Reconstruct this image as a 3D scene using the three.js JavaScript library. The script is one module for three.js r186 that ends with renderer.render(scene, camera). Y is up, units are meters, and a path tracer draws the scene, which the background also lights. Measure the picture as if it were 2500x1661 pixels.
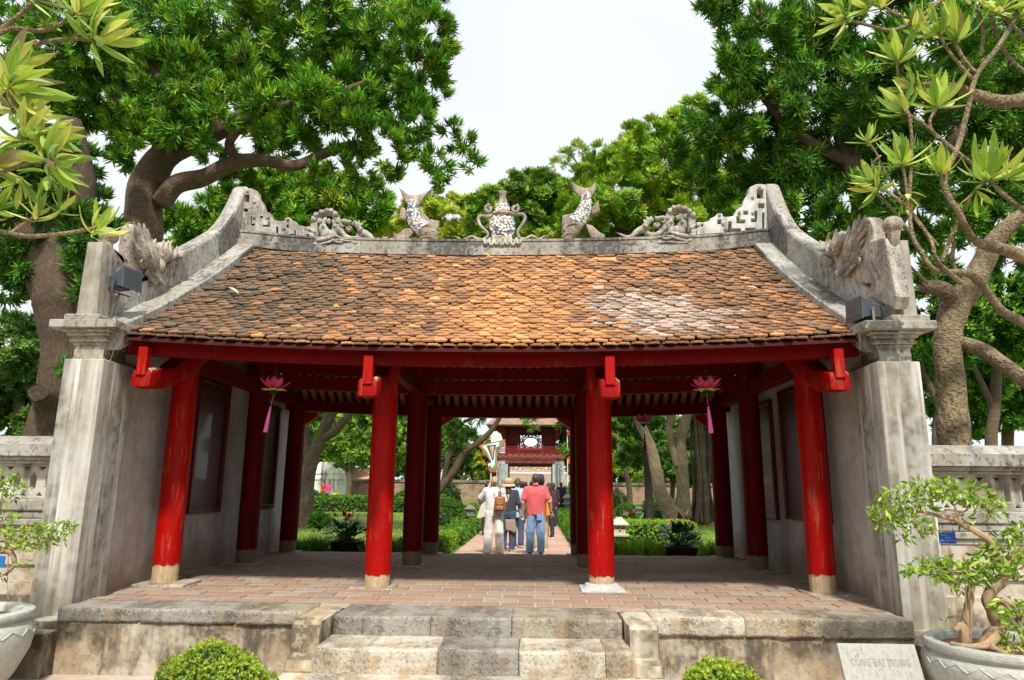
import * as THREE from 'three';
import { mergeGeometries, mergeVertices, toCreasedNormals } from 'three/addons/utils/BufferGeometryUtils.js';
import { RoundedBoxGeometry } from 'three/addons/geometries/RoundedBoxGeometry.js';
import { ConvexGeometry } from 'three/addons/geometries/ConvexGeometry.js';

const n3 = (x, y, z) => { // cheap 3d noise in -1..1, for shaping
  return (Math.sin(x * 1.7 + 1.3 * Math.sin(y * 1.1 + z * .7)) + Math.sin(y * 2.1 + 1.7 * Math.sin(z * 1.3 + x * .9)) + Math.sin(z * 1.9 + 1.1 * Math.sin(x * 1.5 + y * .8))) / 3;
};
// ---------- camera, sky, sun, exposure ----------
const scene = new THREE.Scene();
const camera = new THREE.PerspectiveCamera(52.11, 1024 / 680, 0.1, 400);
const CAM = { f: 1698, pitch: 0.2085, yaw: 0.0335, roll: 0.0093, pos: new THREE.Vector3(0.549, 1.2, 8.817) };
const V = (x = 0, y = 0, z = 0) => new THREE.Vector3(x, y, z);
{
  const { pitch: p, yaw: w, roll: r } = CAM;
  const fw = V(-Math.sin(w) * Math.cos(p), Math.sin(p), -Math.cos(w) * Math.cos(p));
  const rt = V(Math.cos(w), 0, -Math.sin(w)), up = V().crossVectors(rt, fw);
  CAM.rt = rt.clone().multiplyScalar(Math.cos(r)).addScaledVector(up, Math.sin(r));
  CAM.up = up.clone().multiplyScalar(Math.cos(r)).addScaledVector(rt, -Math.sin(r));
  CAM.fw = fw;
  camera.position.copy(CAM.pos);
  camera.quaternion.setFromRotationMatrix(new THREE.Matrix4().makeBasis(CAM.rt, CAM.up, fw.clone().negate()));
  scene.add(camera);
}
const renderer = new THREE.WebGLRenderer({ antialias: true });
renderer.setSize(1024, 680);
renderer.toneMapping = THREE.LinearToneMapping;
renderer.toneMappingExposure = 1.1;
renderer.shadowMap.enabled = true;
const SUN_EL = 58 * Math.PI / 180, SUN_AZ = 11 * Math.PI / 180;
const sunDir = V(Math.sin(SUN_AZ) * Math.cos(SUN_EL), Math.sin(SUN_EL), Math.cos(SUN_AZ) * Math.cos(SUN_EL));
{
  // hazy, near-white tropical sky: slightly bluer high up, brighter round the sun
  const w = 256, h = 128, d = new Float32Array(w * h * 4);
  for (let j = 0; j < h; j++) for (let i = 0; i < w; i++) {
    const el = ((j + 0.5) / h - 0.5) * Math.PI, az = ((i + 0.5) / w) * 2 * Math.PI - Math.PI;
    const dir = V(Math.cos(el) * Math.cos(az), Math.sin(el), Math.cos(el) * Math.sin(az));
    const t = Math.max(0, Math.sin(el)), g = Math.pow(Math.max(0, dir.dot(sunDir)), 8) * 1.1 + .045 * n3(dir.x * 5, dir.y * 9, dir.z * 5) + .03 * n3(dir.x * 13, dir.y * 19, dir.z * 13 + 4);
    const k = (j * w + i) * 4;
    if (el < 0) { d[k] = 0.22; d[k + 1] = 0.23; d[k + 2] = 0.22; } else {
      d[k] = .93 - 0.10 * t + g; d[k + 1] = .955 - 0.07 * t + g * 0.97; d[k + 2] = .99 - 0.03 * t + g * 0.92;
    }
    d[k + 3] = 1;
  }
  const t = new THREE.DataTexture(d, w, h, THREE.RGBAFormat, THREE.FloatType);
  t.mapping = THREE.EquirectangularReflectionMapping; t.magFilter = THREE.LinearFilter; t.minFilter = THREE.LinearFilter; t.needsUpdate = true;
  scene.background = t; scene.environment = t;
}
const sun = new THREE.DirectionalLight(new THREE.Color(1.0, 0.95, 0.84), 4.5);
sun.position.copy(sunDir).multiplyScalar(60); sun.target.position.set(0, 0, -8);
sun.castShadow = true; sun.shadow.radius = 9; sun.shadow.mapSize.set(4096, 4096);
Object.assign(sun.shadow.camera, { left: -45, right: 45, top: 45, bottom: -45, near: 1, far: 180 });
scene.add(sun, sun.target);

// ---------- helpers ----------
function rng(seed) { let a = seed >>> 0; return () => { a = (a + 0x6D2B79F5) | 0; let t = Math.imul(a ^ (a >>> 15), 1 | a); t = (t + Math.imul(t ^ (t >>> 7), 61 | t)) ^ t; return ((t ^ (t >>> 14)) >>> 0) / 4294967296; }; }
const rnd = rng(20241), rr = (a, b) => a + (b - a) * rnd(), pick = a => a[Math.floor(rnd() * a.length)];
const clamp = (x, a = 0, b = 1) => Math.min(b, Math.max(a, x)), mix = (a, b, t) => a + (b - a) * t, smooth = (a, b, x) => { const t = clamp((x - a) / (b - a)); return t * t * (3 - 2 * t); };
// real-world point seen at a photograph pixel (2500 wide), on a plane of the place: how measured points enter the model
const ray = (px, py) => CAM.fw.clone().addScaledVector(CAM.rt, (px - 1250) / CAM.f).addScaledVector(CAM.up, -(py - 830.5) / CAM.f);
const P = (px, py, z) => { const d = ray(px, py); return CAM.pos.clone().addScaledVector(d, (z - CAM.pos.z) / d.z); };
const PY = (px, py, y) => { const d = ray(px, py); return CAM.pos.clone().addScaledVector(d, (y - CAM.pos.y) / d.y); };
const PX = (px, py, x) => { const d = ray(px, py); return CAM.pos.clone().addScaledVector(d, (x - CAM.pos.x) / d.x); };
const pxm = z => (CAM.pos.z - z) / CAM.f;   // metres per photograph pixel, about

// periodic value noise
const lat = new Float32Array(65536); { const r = rng(77); for (let i = 0; i < 65536; i++) lat[i] = r(); }
function vn(u, v, fx, fy, s) {
  const x = u * fx, y = v * fy, x0 = Math.floor(x), y0 = Math.floor(y);
  let tx = x - x0, ty = y - y0; tx = tx * tx * (3 - 2 * tx); ty = ty * ty * (3 - 2 * ty);
  const m = (a, n) => ((a % n) + n) % n, xa = m(x0, fx), xb = m(x0 + 1, fx), ya = m(y0, fy), yb = m(y0 + 1, fy);
  const L = (a, b) => lat[(a * 131 + b * 7919 + s * 10007) & 65535];
  return mix(mix(L(xa, ya), L(xb, ya), tx), mix(L(xa, yb), L(xb, yb), tx), ty);
}
function fbm(u, v, fx, fy, oct, s) { let a = 0, w = 0.5, n = 0; for (let i = 0; i < oct; i++) { a += w * vn(u, v, fx, fy, s + i); n += w; w *= 0.55; fx *= 2; fy *= 2; } return a / n; }

const toS = c => { c = clamp(c); return Math.round(255 * (c <= 0.0031308 ? c * 12.92 : 1.055 * Math.pow(c, 1 / 2.4) - 0.055)); };
// fn(u,v) -> [r,g,b,height] in linear albedo; returns {map,bump}
function texture(w, h, fn, metres) {
  const c = new Uint8Array(w * h * 4), b = new Uint8Array(w * h * 4);
  for (let j = 0; j < h; j++) for (let i = 0; i < w; i++) {
    const o = fn((i + .5) / w, (j + .5) / h), k = (j * w + i) * 4;
    c[k] = toS(o[0]); c[k + 1] = toS(o[1]); c[k + 2] = toS(o[2]); c[k + 3] = 255;
    b[k] = b[k + 1] = b[k + 2] = Math.round(255 * clamp(o[3] ?? .5)); b[k + 3] = 255;
  }
  const mk = (d, srgb) => {
    const t = new THREE.DataTexture(d, w, h, THREE.RGBAFormat); t.wrapS = t.wrapT = THREE.RepeatWrapping; t.magFilter = THREE.LinearFilter; t.minFilter = THREE.LinearMipmapLinearFilter; t.generateMipmaps = true;
    if (srgb) t.colorSpace = THREE.SRGBColorSpace; t.repeat.set(1 / metres[0], 1 / metres[1]); t.needsUpdate = true; return t;
  };
  return { map: mk(c, true), bump: mk(b, false) };
}
const mix3 = (a, b, t) => [mix(a[0], b[0], t), mix(a[1], b[1], t), mix(a[2], b[2], t)];
function mat(name, o = {}) {
  const { tex, bump = 0.004, c, ...rest } = o;
  const m = new THREE.MeshPhysicalMaterial({ roughness: 0.85, ...rest });
  m.name = name; if (c) m.color.setRGB(...c);
  if (tex) { m.map = tex.map; if (bump) { m.bumpMap = tex.bump; m.bumpScale = bump; } }
  return m;
}
const used = {};
const numbered = n => { const k = used[n] = (used[n] ?? -1) + 1; return k ? n + '_' + String(k).padStart(3, '0') : n; };
function thing(name, label, category, group, pos = [0, 0, 0], ry = 0) {
  const g = new THREE.Group(); g.name = numbered(name); g.position.set(...pos); g.rotation.y = ry;
  g.userData = { label, category }; if (group) g.userData.group = group; scene.add(g); return g;
}
function struct(name, geo, m, label) { const o = new THREE.Mesh(geo, m); o.name = numbered(name); o.userData = { kind: 'structure' }; if (label) o.userData.label = label; o.receiveShadow = o.castShadow = true; scene.add(o); return o; }
function part(parent, name, geo, m, label, kind) {
  const o = new THREE.Mesh(geo, m); o.name = name; o.castShadow = o.receiveShadow = true;
  if (label) o.userData.label = label; if (kind) o.userData.kind = kind; parent.add(o); return o;
}
function solo(name, label, category, geo, m, group, kind) {
  const o = new THREE.Mesh(geo, m); o.name = numbered(name); o.castShadow = o.receiveShadow = true; o.userData = { label };
  if (category) o.userData.category = category; if (group) o.userData.group = group; if (kind) o.userData.kind = kind; scene.add(o); return o;
}
// geometry
function uvBox(g, s = 1) { // uv in metres from the dominant side of each face
  if (g.index) g = g.toNonIndexed(); const p = g.attributes.position, uv = new Float32Array(p.count * 2), a = V(), b = V(), c = V();
  for (let i = 0; i < p.count; i += 3) {
    a.fromBufferAttribute(p, i); b.fromBufferAttribute(p, i + 1); c.fromBufferAttribute(p, i + 2);
    const n = b.clone().sub(a).cross(c.clone().sub(a)), x = Math.abs(n.x), y = Math.abs(n.y), z = Math.abs(n.z);
    [a, b, c].forEach((q, k) => { const [u, w] = y > x && y > z ? [q.x, q.z] : x > z ? [q.z + 3.3, q.y] : [q.x, q.y]; uv[(i + k) * 2] = u * s; uv[(i + k) * 2 + 1] = w * s; });
  }
  g.setAttribute('uv', new THREE.BufferAttribute(uv, 2)); return g;
}
function clean(g, keep) { if (g.index) g = g.toNonIndexed(); for (const k of Object.keys(g.attributes)) if (!['position', 'normal', 'uv', ...(keep ? ['color'] : [])].includes(k)) g.deleteAttribute(k); if (!g.attributes.normal) g.computeVertexNormals(); if (!g.attributes.uv) g.setAttribute('uv', new THREE.BufferAttribute(new Float32Array(g.attributes.position.count * 2), 2)); g.morphAttributes = {}; g.clearGroups(); return g; }
const J = (list, keep) => mergeGeometries(list.flat(9).map(g => clean(g, keep)));
const JU = (list, s) => uvBox(J(list), s);
const E3 = new THREE.Euler(), Q4 = new THREE.Quaternion(), M4 = (p = [0, 0, 0], r = [0, 0, 0], s = [1, 1, 1]) => new THREE.Matrix4().compose(V(...p), Q4.setFromEuler(E3.set(...r)), V(...s));
const tf = (g, p, r, s) => g.applyMatrix4(M4(p, r, s));
const box = (w, h, d, p, r, bev = 0.008) => tf(bev > 0 ? new RoundedBoxGeometry(w, h, d, 1, Math.min(bev, w / 2.2, h / 2.2, d / 2.2)) : new THREE.BoxGeometry(w, h, d), p, r);
const bb = (x0, x1, y0, y1, z0, z1, bev = 0.008) => box(Math.abs(x1 - x0), Math.abs(y1 - y0), Math.abs(z1 - z0), [(x0 + x1) / 2, (y0 + y1) / 2, (z0 + z1) / 2], undefined, bev);
const cyl = (r0, r1, h, seg, p, r) => tf(new THREE.CylinderGeometry(r0, r1, h, seg), p, r);
const sph = (r, p, s, seg = 12) => tf(new THREE.SphereGeometry(r, seg, Math.max(6, seg * 0.7 | 0)), p, undefined, s);
const lathe = (pts, seg = 28) => new THREE.LatheGeometry(pts.map(p => new THREE.Vector2(p[0], p[1])), seg);
function shape(pts, holes = []) { const s = new THREE.Shape(pts.map(p => new THREE.Vector2(p.x ?? p[0], p.y ?? p[1]))); for (const h of holes) s.holes.push(new THREE.Path(h.map(p => new THREE.Vector2(p.x ?? p[0], p.y ?? p[1])))); return s; }
function ext(s, depth, bevel = 0.01, seg = 1, curve = 12) { const g = new THREE.ExtrudeGeometry(s, { depth: depth - 2 * bevel, bevelEnabled: bevel > 0, bevelSize: bevel, bevelThickness: bevel, bevelOffset: -bevel, bevelSegments: seg, curveSegments: curve }); g.translate(0, 0, bevel); return g; }
// tapered tube through points; rad: number | array | fn(t); ex: flattening of the second axis; wob: bark unevenness
function tube(pts, rad, { n = 0, seg = 8, wob = 0, ex = 1, cap = true, wf = 3 } = {}) {
  pts = pts.map(p => p.isVector3 ? p : V(...p)); const cv = new THREE.CatmullRomCurve3(pts, false, 'catmullrom', 0.5); n = n || Math.max(6, pts.length * 4);
  const R = t => typeof rad === 'number' ? rad : typeof rad === 'function' ? rad(t) : (() => { const x = t * (rad.length - 1), i = Math.min(rad.length - 2, Math.floor(x)); return mix(rad[i], rad[i + 1], x - i); })();
  const fr = cv.computeFrenetFrames(n, false), pos = [], uv = [], idx = [], len = cv.getLength(), avg = R(.5);
  for (let i = 0; i <= n; i++) { // getPoint spacing by control points keeps radii at their points
    const t = i / n, c = cv.getPoint(t), T = cv.getTangent(t); let N = fr.normals[i].clone(); N.addScaledVector(T, -N.dot(T)).normalize(); const B = V().crossVectors(T, N);
    for (let k = 0; k <= seg; k++) {
      const a = k / seg * 2 * Math.PI, ca = Math.cos(a), sa = Math.sin(a); let r = R(t);
      if (wob) r *= 1 + wob * n3(c.x * wf + ca * 2, c.y * wf + sa * 2, c.z * wf + ca * sa * 3);
      pos.push(c.x + (N.x * ca + B.x * sa * ex) * r, c.y + (N.y * ca + B.y * sa * ex) * r, c.z + (N.z * ca + B.z * sa * ex) * r); uv.push(k / seg * 2 * Math.PI * avg, t * len);
    }
  }
  for (let i = 0; i < n; i++) for (let k = 0; k < seg; k++) { const a = i * (seg + 1) + k, b = a + seg + 1; idx.push(a, a + 1, b, b, a + 1, b + 1); }
  if (cap) for (const [i, s] of [[0, 1], [n, 0]]) { const c = cv.getPoint(i / n), q = pos.length / 3; pos.push(c.x, c.y, c.z); uv.push(0, 0); for (let k = 0; k < seg; k++) { const a = i * (seg + 1) + k; s ? idx.push(q, a + 1, a) : idx.push(q, a, a + 1); } }
  const g = new THREE.BufferGeometry(); g.setAttribute('position', new THREE.Float32BufferAttribute(pos, 3)); g.setAttribute('uv', new THREE.Float32BufferAttribute(uv, 2)); g.setIndex(idx); g.computeVertexNormals(); return g.toNonIndexed();
}
// naive surface nets over a distance function
function iso(fn, lo, hi, cell) {
  const nx = Math.ceil((hi[0] - lo[0]) / cell) + 1, ny = Math.ceil((hi[1] - lo[1]) / cell) + 1, nz = Math.ceil((hi[2] - lo[2]) / cell) + 1, f = new Float32Array(nx * ny * nz), id = (i, j, k) => (k * ny + j) * nx + i;
  for (let k = 0; k < nz; k++) for (let j = 0; j < ny; j++) for (let i = 0; i < nx; i++) f[id(i, j, k)] = fn(lo[0] + i * cell, lo[1] + j * cell, lo[2] + k * cell);
  const vid = new Int32Array(nx * ny * nz).fill(-1), pos = [], idx = [], C = [[0, 0, 0], [1, 0, 0], [0, 1, 0], [1, 1, 0], [0, 0, 1], [1, 0, 1], [0, 1, 1], [1, 1, 1]], ED = [[0, 1], [2, 3], [4, 5], [6, 7], [0, 2], [1, 3], [4, 6], [5, 7], [0, 4], [1, 5], [2, 6], [3, 7]];
  for (let k = 0; k < nz - 1; k++) for (let j = 0; j < ny - 1; j++) for (let i = 0; i < nx - 1; i++) {
    const v = C.map(c => f[id(i + c[0], j + c[1], k + c[2])]); let x = 0, y = 0, z = 0, n = 0;
    for (const [a, b] of ED) if ((v[a] < 0) !== (v[b] < 0)) { const t = v[a] / (v[a] - v[b]); x += mix(C[a][0], C[b][0], t); y += mix(C[a][1], C[b][1], t); z += mix(C[a][2], C[b][2], t); n++; }
    if (n) { vid[id(i, j, k)] = pos.length / 3; pos.push(lo[0] + (i + x / n) * cell, lo[1] + (j + y / n) * cell, lo[2] + (k + z / n) * cell); }
  }
  const quad = (a, b, c, d, s) => { if (a < 0 || b < 0 || c < 0 || d < 0) return; s ? idx.push(a, b, c, a, c, d) : idx.push(a, c, b, a, d, c); };
  for (let k = 1; k < nz - 1; k++) for (let j = 1; j < ny - 1; j++) for (let i = 1; i < nx - 1; i++) {
    const s = f[id(i, j, k)] < 0;
    if (s !== f[id(i + 1, j, k)] < 0) quad(vid[id(i, j - 1, k - 1)], vid[id(i, j, k - 1)], vid[id(i, j, k)], vid[id(i, j - 1, k)], s);
    if (s !== f[id(i, j + 1, k)] < 0) quad(vid[id(i - 1, j, k - 1)], vid[id(i - 1, j, k)], vid[id(i, j, k)], vid[id(i, j, k - 1)], s);
    if (s !== f[id(i, j, k + 1)] < 0) quad(vid[id(i - 1, j - 1, k)], vid[id(i, j - 1, k)], vid[id(i, j, k)], vid[id(i - 1, j, k)], s);
  }
  const g = new THREE.BufferGeometry(); g.setAttribute('position', new THREE.Float32BufferAttribute(pos, 3)); g.setIndex(idx); g.computeVertexNormals(); return g;
}
const capd = (x, y, z, a, b) => { // distance to a tapered capsule between joints [x,y,z,r]
  const dx = b[0] - a[0], dy = b[1] - a[1], dz = b[2] - a[2], L = dx * dx + dy * dy + dz * dz, t = L ? clamp(((x - a[0]) * dx + (y - a[1]) * dy + (z - a[2]) * dz) / L) : 0;
  return Math.hypot(x - a[0] - dx * t, y - a[1] - dy * t, z - a[2] - dz * t) - mix(a[3], b[3], t);
};
const smin = (a, b, k) => { const h = clamp(0.5 + 0.5 * (b - a) / k); return mix(b, a, h) - k * h * (1 - h); };
// ---------- surfaces ----------
const T = {};
// old lime plaster: blotches, soot that runs down, mossy specks
function plaster(seed, base, warm, dark, amt, streak, spk, size = 512, metres = [3, 3], own) {
  return texture(size, size, (u, v) => {
    const big = fbm(u, v, 3, 3, 5, seed), fine = fbm(u, v, 40, 40, 3, seed + 9), st = fbm(u, v, 22, 2, 4, seed + 20), st2 = fbm(u, v, 7, 1, 3, seed + 31), sp = fbm(u, v, 70, 60, 2, seed + 40), md = fbm(u, v, 8, 8, 4, seed + 52);
    let c = mix3(base, warm, smooth(.42, .68, md) * .75);
    c = c.map(x => x * (0.82 + 0.36 * fine) * (0.9 + .2 * big));
    const d = clamp(smooth(.47, .66, st * .5 + st2 * .5 + (big - .5) * .45) * streak + smooth(.52, .72, big) * amt * (.4 + .6 * smooth(.35, .6, sp)) + smooth(.60, .72, sp) * spk);
    c = mix3(c, dark, d * .92); if (own) c = own(c, u, v, fine, big, md, st, sp);
    return [...c, .5 + .35 * (fine - .5) - .25 * d + .3 * (md - .5)];
  }, metres);
}
T.plaster = plaster(3, [.56, .57, .56], [.44, .41, .35], [.11, .095, .07], .2, .85, .12, 1024, [3, 3]);
T.pier = plaster(7, [.64, .635, .61], [.56, .52, .45], [.30, .27, .22], .10, .22, .02, 1024, [3, 3.6], (c, u, v, fine, big, md) => {
  const s1 = fbm(u, v, 9, 1, 3, 401), s2 = fbm(u, v, 64, 4, 3, 411), s3 = fbm(u, v, 5, 1, 2, 441), gr = .55 + .9 * (fine - .2);
  c = mix3(c, [.24, .215, .165], clamp(smooth(.45, .74, s1 * .72 + s2 * .28) * .75 * gr)); c = mix3(c, [.13, .115, .08], clamp(smooth(.50, .72, s3 * .7 + s2 * .3) * .85 * gr));
  const foot = smooth(.14, .0, v + (md - .5) * .25) + (v > .8 ? 1 : 0); c = mix3(c, [.19, .165, .115], clamp(foot) * .75 * (.5 + .6 * fine)); const tip = smooth(.58, .72, v + (s2 - .5) * .3) * (v < .8 ? 1 : 0); return mix3(c, [.22, .19, .14], clamp(tip * .5 * gr));
});
T.cement = plaster(11, [.36, .35, .32], [.27, .24, .19], [.055, .05, .045], .6, .55, .5, 1024, [2.5, 2.5]);
T.plinth = plaster(23, [.41, .345, .255], [.31, .225, .14], [.085, .07, .05], .5, .7, .25, 1024, [2.4, 2.4], (c, u, v, fine, big, md, st, sp) => { const b = smooth(.78, .93, v + (st - .5) * .3 + (big - .5) * .35) * smooth(.34, .55, big * .6 + md * .4); c = mix3(c, [.075, .06, .04], b * .85 * (.5 + .5 * smooth(.3, .55, sp))); return mix3(c, [.52, .49, .43], smooth(.54, .66, fbm(u, v, 9, 7, 4, 431)) * .6 * (1 - b)); });
T.inner = plaster(37, [.45, .44, .43], [.40, .36, .32], [.22, .19, .165], .3, .3, .06, 512, [3, 3], (c, u, v, fine, big, md) => mix3(c, [.22, .145, .095], smooth(.16, .05, v + (md - .5) * .22) * .75));
T.carved = plaster(51, [.47, .44, .395], [.36, .31, .25], [.10, .09, .08], .5, .35, .35, 512, [.9, .9]);
T.stone = plaster(64, [.40, .375, .33], [.31, .235, .15], [.10, .085, .065], .55, .35, .35, 512, [1.1, 1.1]);
T.redwood = texture(512, 512, (u, v) => {
  const g = fbm(u, v, 40, 3, 4, 5), b = fbm(u, v, 4, 3, 4, 8), w = smooth(.62, .8, fbm(u, v, 34, 7, 4, 15)) * smooth(.5, .66, fbm(u, v, 3, 2, 3, 18)) + .35 * smooth(.74, .82, fbm(u, v, 60, 40, 2, 25));
  let c = [.33 * (.75 + .45 * b) * (.85 + .3 * g), .0012, .0006]; c = mix3(c, [.36, .10, .05], w * .5); return [...c, .5 + .2 * (g - .5)];
}, [1, 1.6]);
T.wood = texture(256, 512, (u, v) => { const g = fbm(u, v, 40, 2, 4, 5), b = fbm(u, v, 5, 3, 4, 8); return [.50 * (.6 + .6 * g) * (.75 + .5 * b), .37 * (.6 + .6 * g) * (.75 + .5 * b), .25 * (.55 + .6 * g) * (.7 + .5 * b), g]; }, [.6, .6]);
T.grain = texture(256, 256, (u, v) => { const f = fbm(u, v, 30, 30, 4, 3), s = smooth(.60, .7, fbm(u, v, 48, 48, 2, 7)), b = .72 + .5 * f - .35 * s; return [b, b * .98, b * .96, f]; }, [.28, .28]);
T.brickfloor = texture(256, 256, (u, v) => { const f = fbm(u, v, 22, 22, 4, 3), s = smooth(.52, .68, fbm(u, v, 6, 6, 4, 7)); const b = .75 + .45 * f; return [...mix3([b, b, b], [b * .95, b * 1.2, b * 1.35], s * .6), f]; }, [.6, .6]);
T.bark = texture(512, 512, (u, v) => { const g = fbm(u, v, 34, 9, 4, 5), b = fbm(u, v, 4, 4, 4, 8), l = smooth(.55, .7, fbm(u, v, 12, 9, 4, 17)); const k = (.45 + .9 * g) * (.75 + .5 * b); return [...mix3([.26 * k, .19 * k, .125 * k], [.34 * k, .32 * k, .27 * k], l * .6), g]; }, [.9, .9]);
T.barkpale = texture(512, 512, (u, v) => { const g = fbm(u, v, 26, 22, 4, 5), b = fbm(u, v, 4, 4, 4, 8), l = smooth(.5, .68, fbm(u, v, 20, 26, 3, 17)); const k = (.6 + .7 * g) * (.75 + .5 * b); return [...mix3([.36 * k, .29 * k, .20 * k], [.18 * k, .13 * k, .08 * k], l * .65), g - .3 * l]; }, [.7, .7]);
T.soil = texture(512, 512, (u, v) => { const f = fbm(u, v, 30, 30, 5, 3), b = fbm(u, v, 4, 4, 4, 9); const k = (.6 + .7 * f) * (.8 + .4 * b); return [.30 * k, .23 * k, .16 * k, f]; }, [2, 2]);
T.pave = texture(512, 512, (u, v) => { const f = fbm(u, v, 40, 40, 4, 3), b = fbm(u, v, 5, 5, 4, 9); const k = (.75 + .45 * f) * (.8 + .4 * b); return [.46 * k, .37 * k, .29 * k, f]; }, [1.6, 1.6]);
T.lawn = texture(512, 512, (u, v) => { const f = fbm(u, v, 90, 90, 3, 3), b = fbm(u, v, 5, 5, 4, 9); const k = (.55 + .9 * f) * (.7 + .6 * b); return [.10 * k + .02 * b, .19 * k, .025 * k, f]; }, [3, 3]);
T.oldbrick = texture(512, 512, (u, v) => { // far courtyard wall: courses of brick, 5 px long at that distance
  const row = Math.floor(v * 26), U = u * 10 + (row % 2) * .5, i = Math.floor(U) % 10, fu = U - Math.floor(U), fv = v * 26 - row, r = lat[(i * 37 + row * 91) & 65535], st = fbm(u, v, 5, 4, 4, 61);
  const joint = fu < .07 || fv < .16; let c = mix3([.36, .17, .09], [.30, .24, .17], r); c = c.map(x => x * (.7 + .55 * lat[(i * 17 + row * 53 + 999) & 65535])); if (joint) c = [.30, .26, .20]; c = mix3(c, [.12, .10, .07], smooth(.5, .75, st) * .7); return [...c, joint ? .2 : .7];
}, [2.2, 2.2]);
T.fartile = texture(512, 512, (u, v) => { const row = Math.floor(v * 24), U = u * 16 + (row % 2) * .5, i = Math.floor(U) % 16, fu = U - Math.floor(U), fv = v * 24 - row, r = lat[(i * 37 + row * 91 + 5) & 65535]; const e = fv < .3 * (1 - Math.sin(fu * Math.PI)) + .16; let c = mix3([.40, .25, .17], [.24, .17, .12], r); if (e) c = c.map(x => x * .45); return [...c, e ? .1 : .8 - .3 * fv]; }, [3.2, 3.2]);
T.concrete = plaster(71, [.52, .52, .48], [.47, .46, .41], [.30, .29, .26], .2, .3, .25, 512, [.8, .8]);
T.cloth = texture(256, 256, (u, v) => { const f = fbm(u, v, 60, 60, 2, 3), w = fbm(u, v, 5, 7, 4, 9); const k = .9 + .12 * f; return [k, k, k, .5 + .5 * (w - .5)]; }, [.35, .35]);

const M = {
  pier: mat('streaked white plaster', { tex: T.pier, bump: .012 }), plaster: mat('weathered white plaster', { tex: T.plaster, bump: .012 }), cement: mat('soot stained lime cement', { tex: T.cement, bump: .015 }),
  plinth: mat('stained old render', { tex: T.plinth, bump: .02 }), inner: mat('grey inner plaster', { tex: T.inner, bump: .006 }), carved: mat('carved grey stucco', { tex: T.carved, bump: .012 }),
  red: mat('red lacquered wood', { tex: T.redwood, bump: .006, roughness: .5, specularIntensity: .35 }), redShade: mat('deep red wood', { tex: T.redwood, bump: .003, roughness: .6, specularIntensity: .25, c: [.34, .3, .3] }),  // second red: same lacquer, interior shade put into its colour
  redArm: mat('red lacquered arm', { tex: T.redwood, bump: .003, roughness: .6, specularIntensity: .25, c: [.78, .7, .7] }), redEaveShade: mat('red painted beam', { tex: T.redwood, bump: .004, roughness: .65, specularIntensity: .2, c: [.40, .3, .3] }),  // same lacquer again, darkened for the shade under the eave
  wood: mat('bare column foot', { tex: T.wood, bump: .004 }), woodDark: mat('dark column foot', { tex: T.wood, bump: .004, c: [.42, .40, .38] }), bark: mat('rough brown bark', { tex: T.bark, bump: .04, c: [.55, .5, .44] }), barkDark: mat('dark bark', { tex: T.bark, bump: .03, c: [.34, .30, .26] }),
  barkPale: mat('pale smooth bark', { tex: T.barkpale, bump: .03, c: [.85, .8, .72] }), soil: mat('bare soil', { tex: T.soil, bump: .03 }), pave: mat('worn paving', { tex: T.pave, bump: .008 }), lawn: mat('lawn', { tex: T.lawn, bump: .05 }),
  oldbrick: mat('old brick', { tex: T.oldbrick, bump: .02 }), fartile: mat('old clay tiles', { tex: T.fartile, bump: .05 }), concrete: mat('cast stone', { tex: T.concrete, bump: .006 }),
  mortar: mat('sandy mortar', { tex: T.pave, bump: .006, c: [.95, .95, .92] }), black: mat('black metal', { c: [.012, .012, .013], roughness: .5 }), gloom: mat('dark wood', { c: [.035, .008, .006], roughness: .45 }),
  steel: mat('floodlight paint', { c: [.060, .075, .092], roughness: .45 }), glass: mat('lamp glass', { c: [.9, .9, .9], roughness: .05, transmission: 1, thickness: 0 }),
};
const cloneMat = (m, c) => { const k = m.clone(); k.color.setRGB(...c); return k; };
// ---------- ground ----------
const GF = -0.62, GB = -0.25;    // ground in front of and behind the gate (the gate floor is y = 0)
struct('ground', uvBox(bb(-160, 160, GF - .6, GF, -140, 60, 0)), M.soil);
struct('front_paving', uvBox(bb(-7.5, 7.5, GF, GF + .012, 1.2, 12, 0)), M.pave);
struct('garden_lawn', uvBox(bb(-42, 42, GF - .4, GB - .012, -78, -4.75, 0)), M.lawn);

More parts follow.
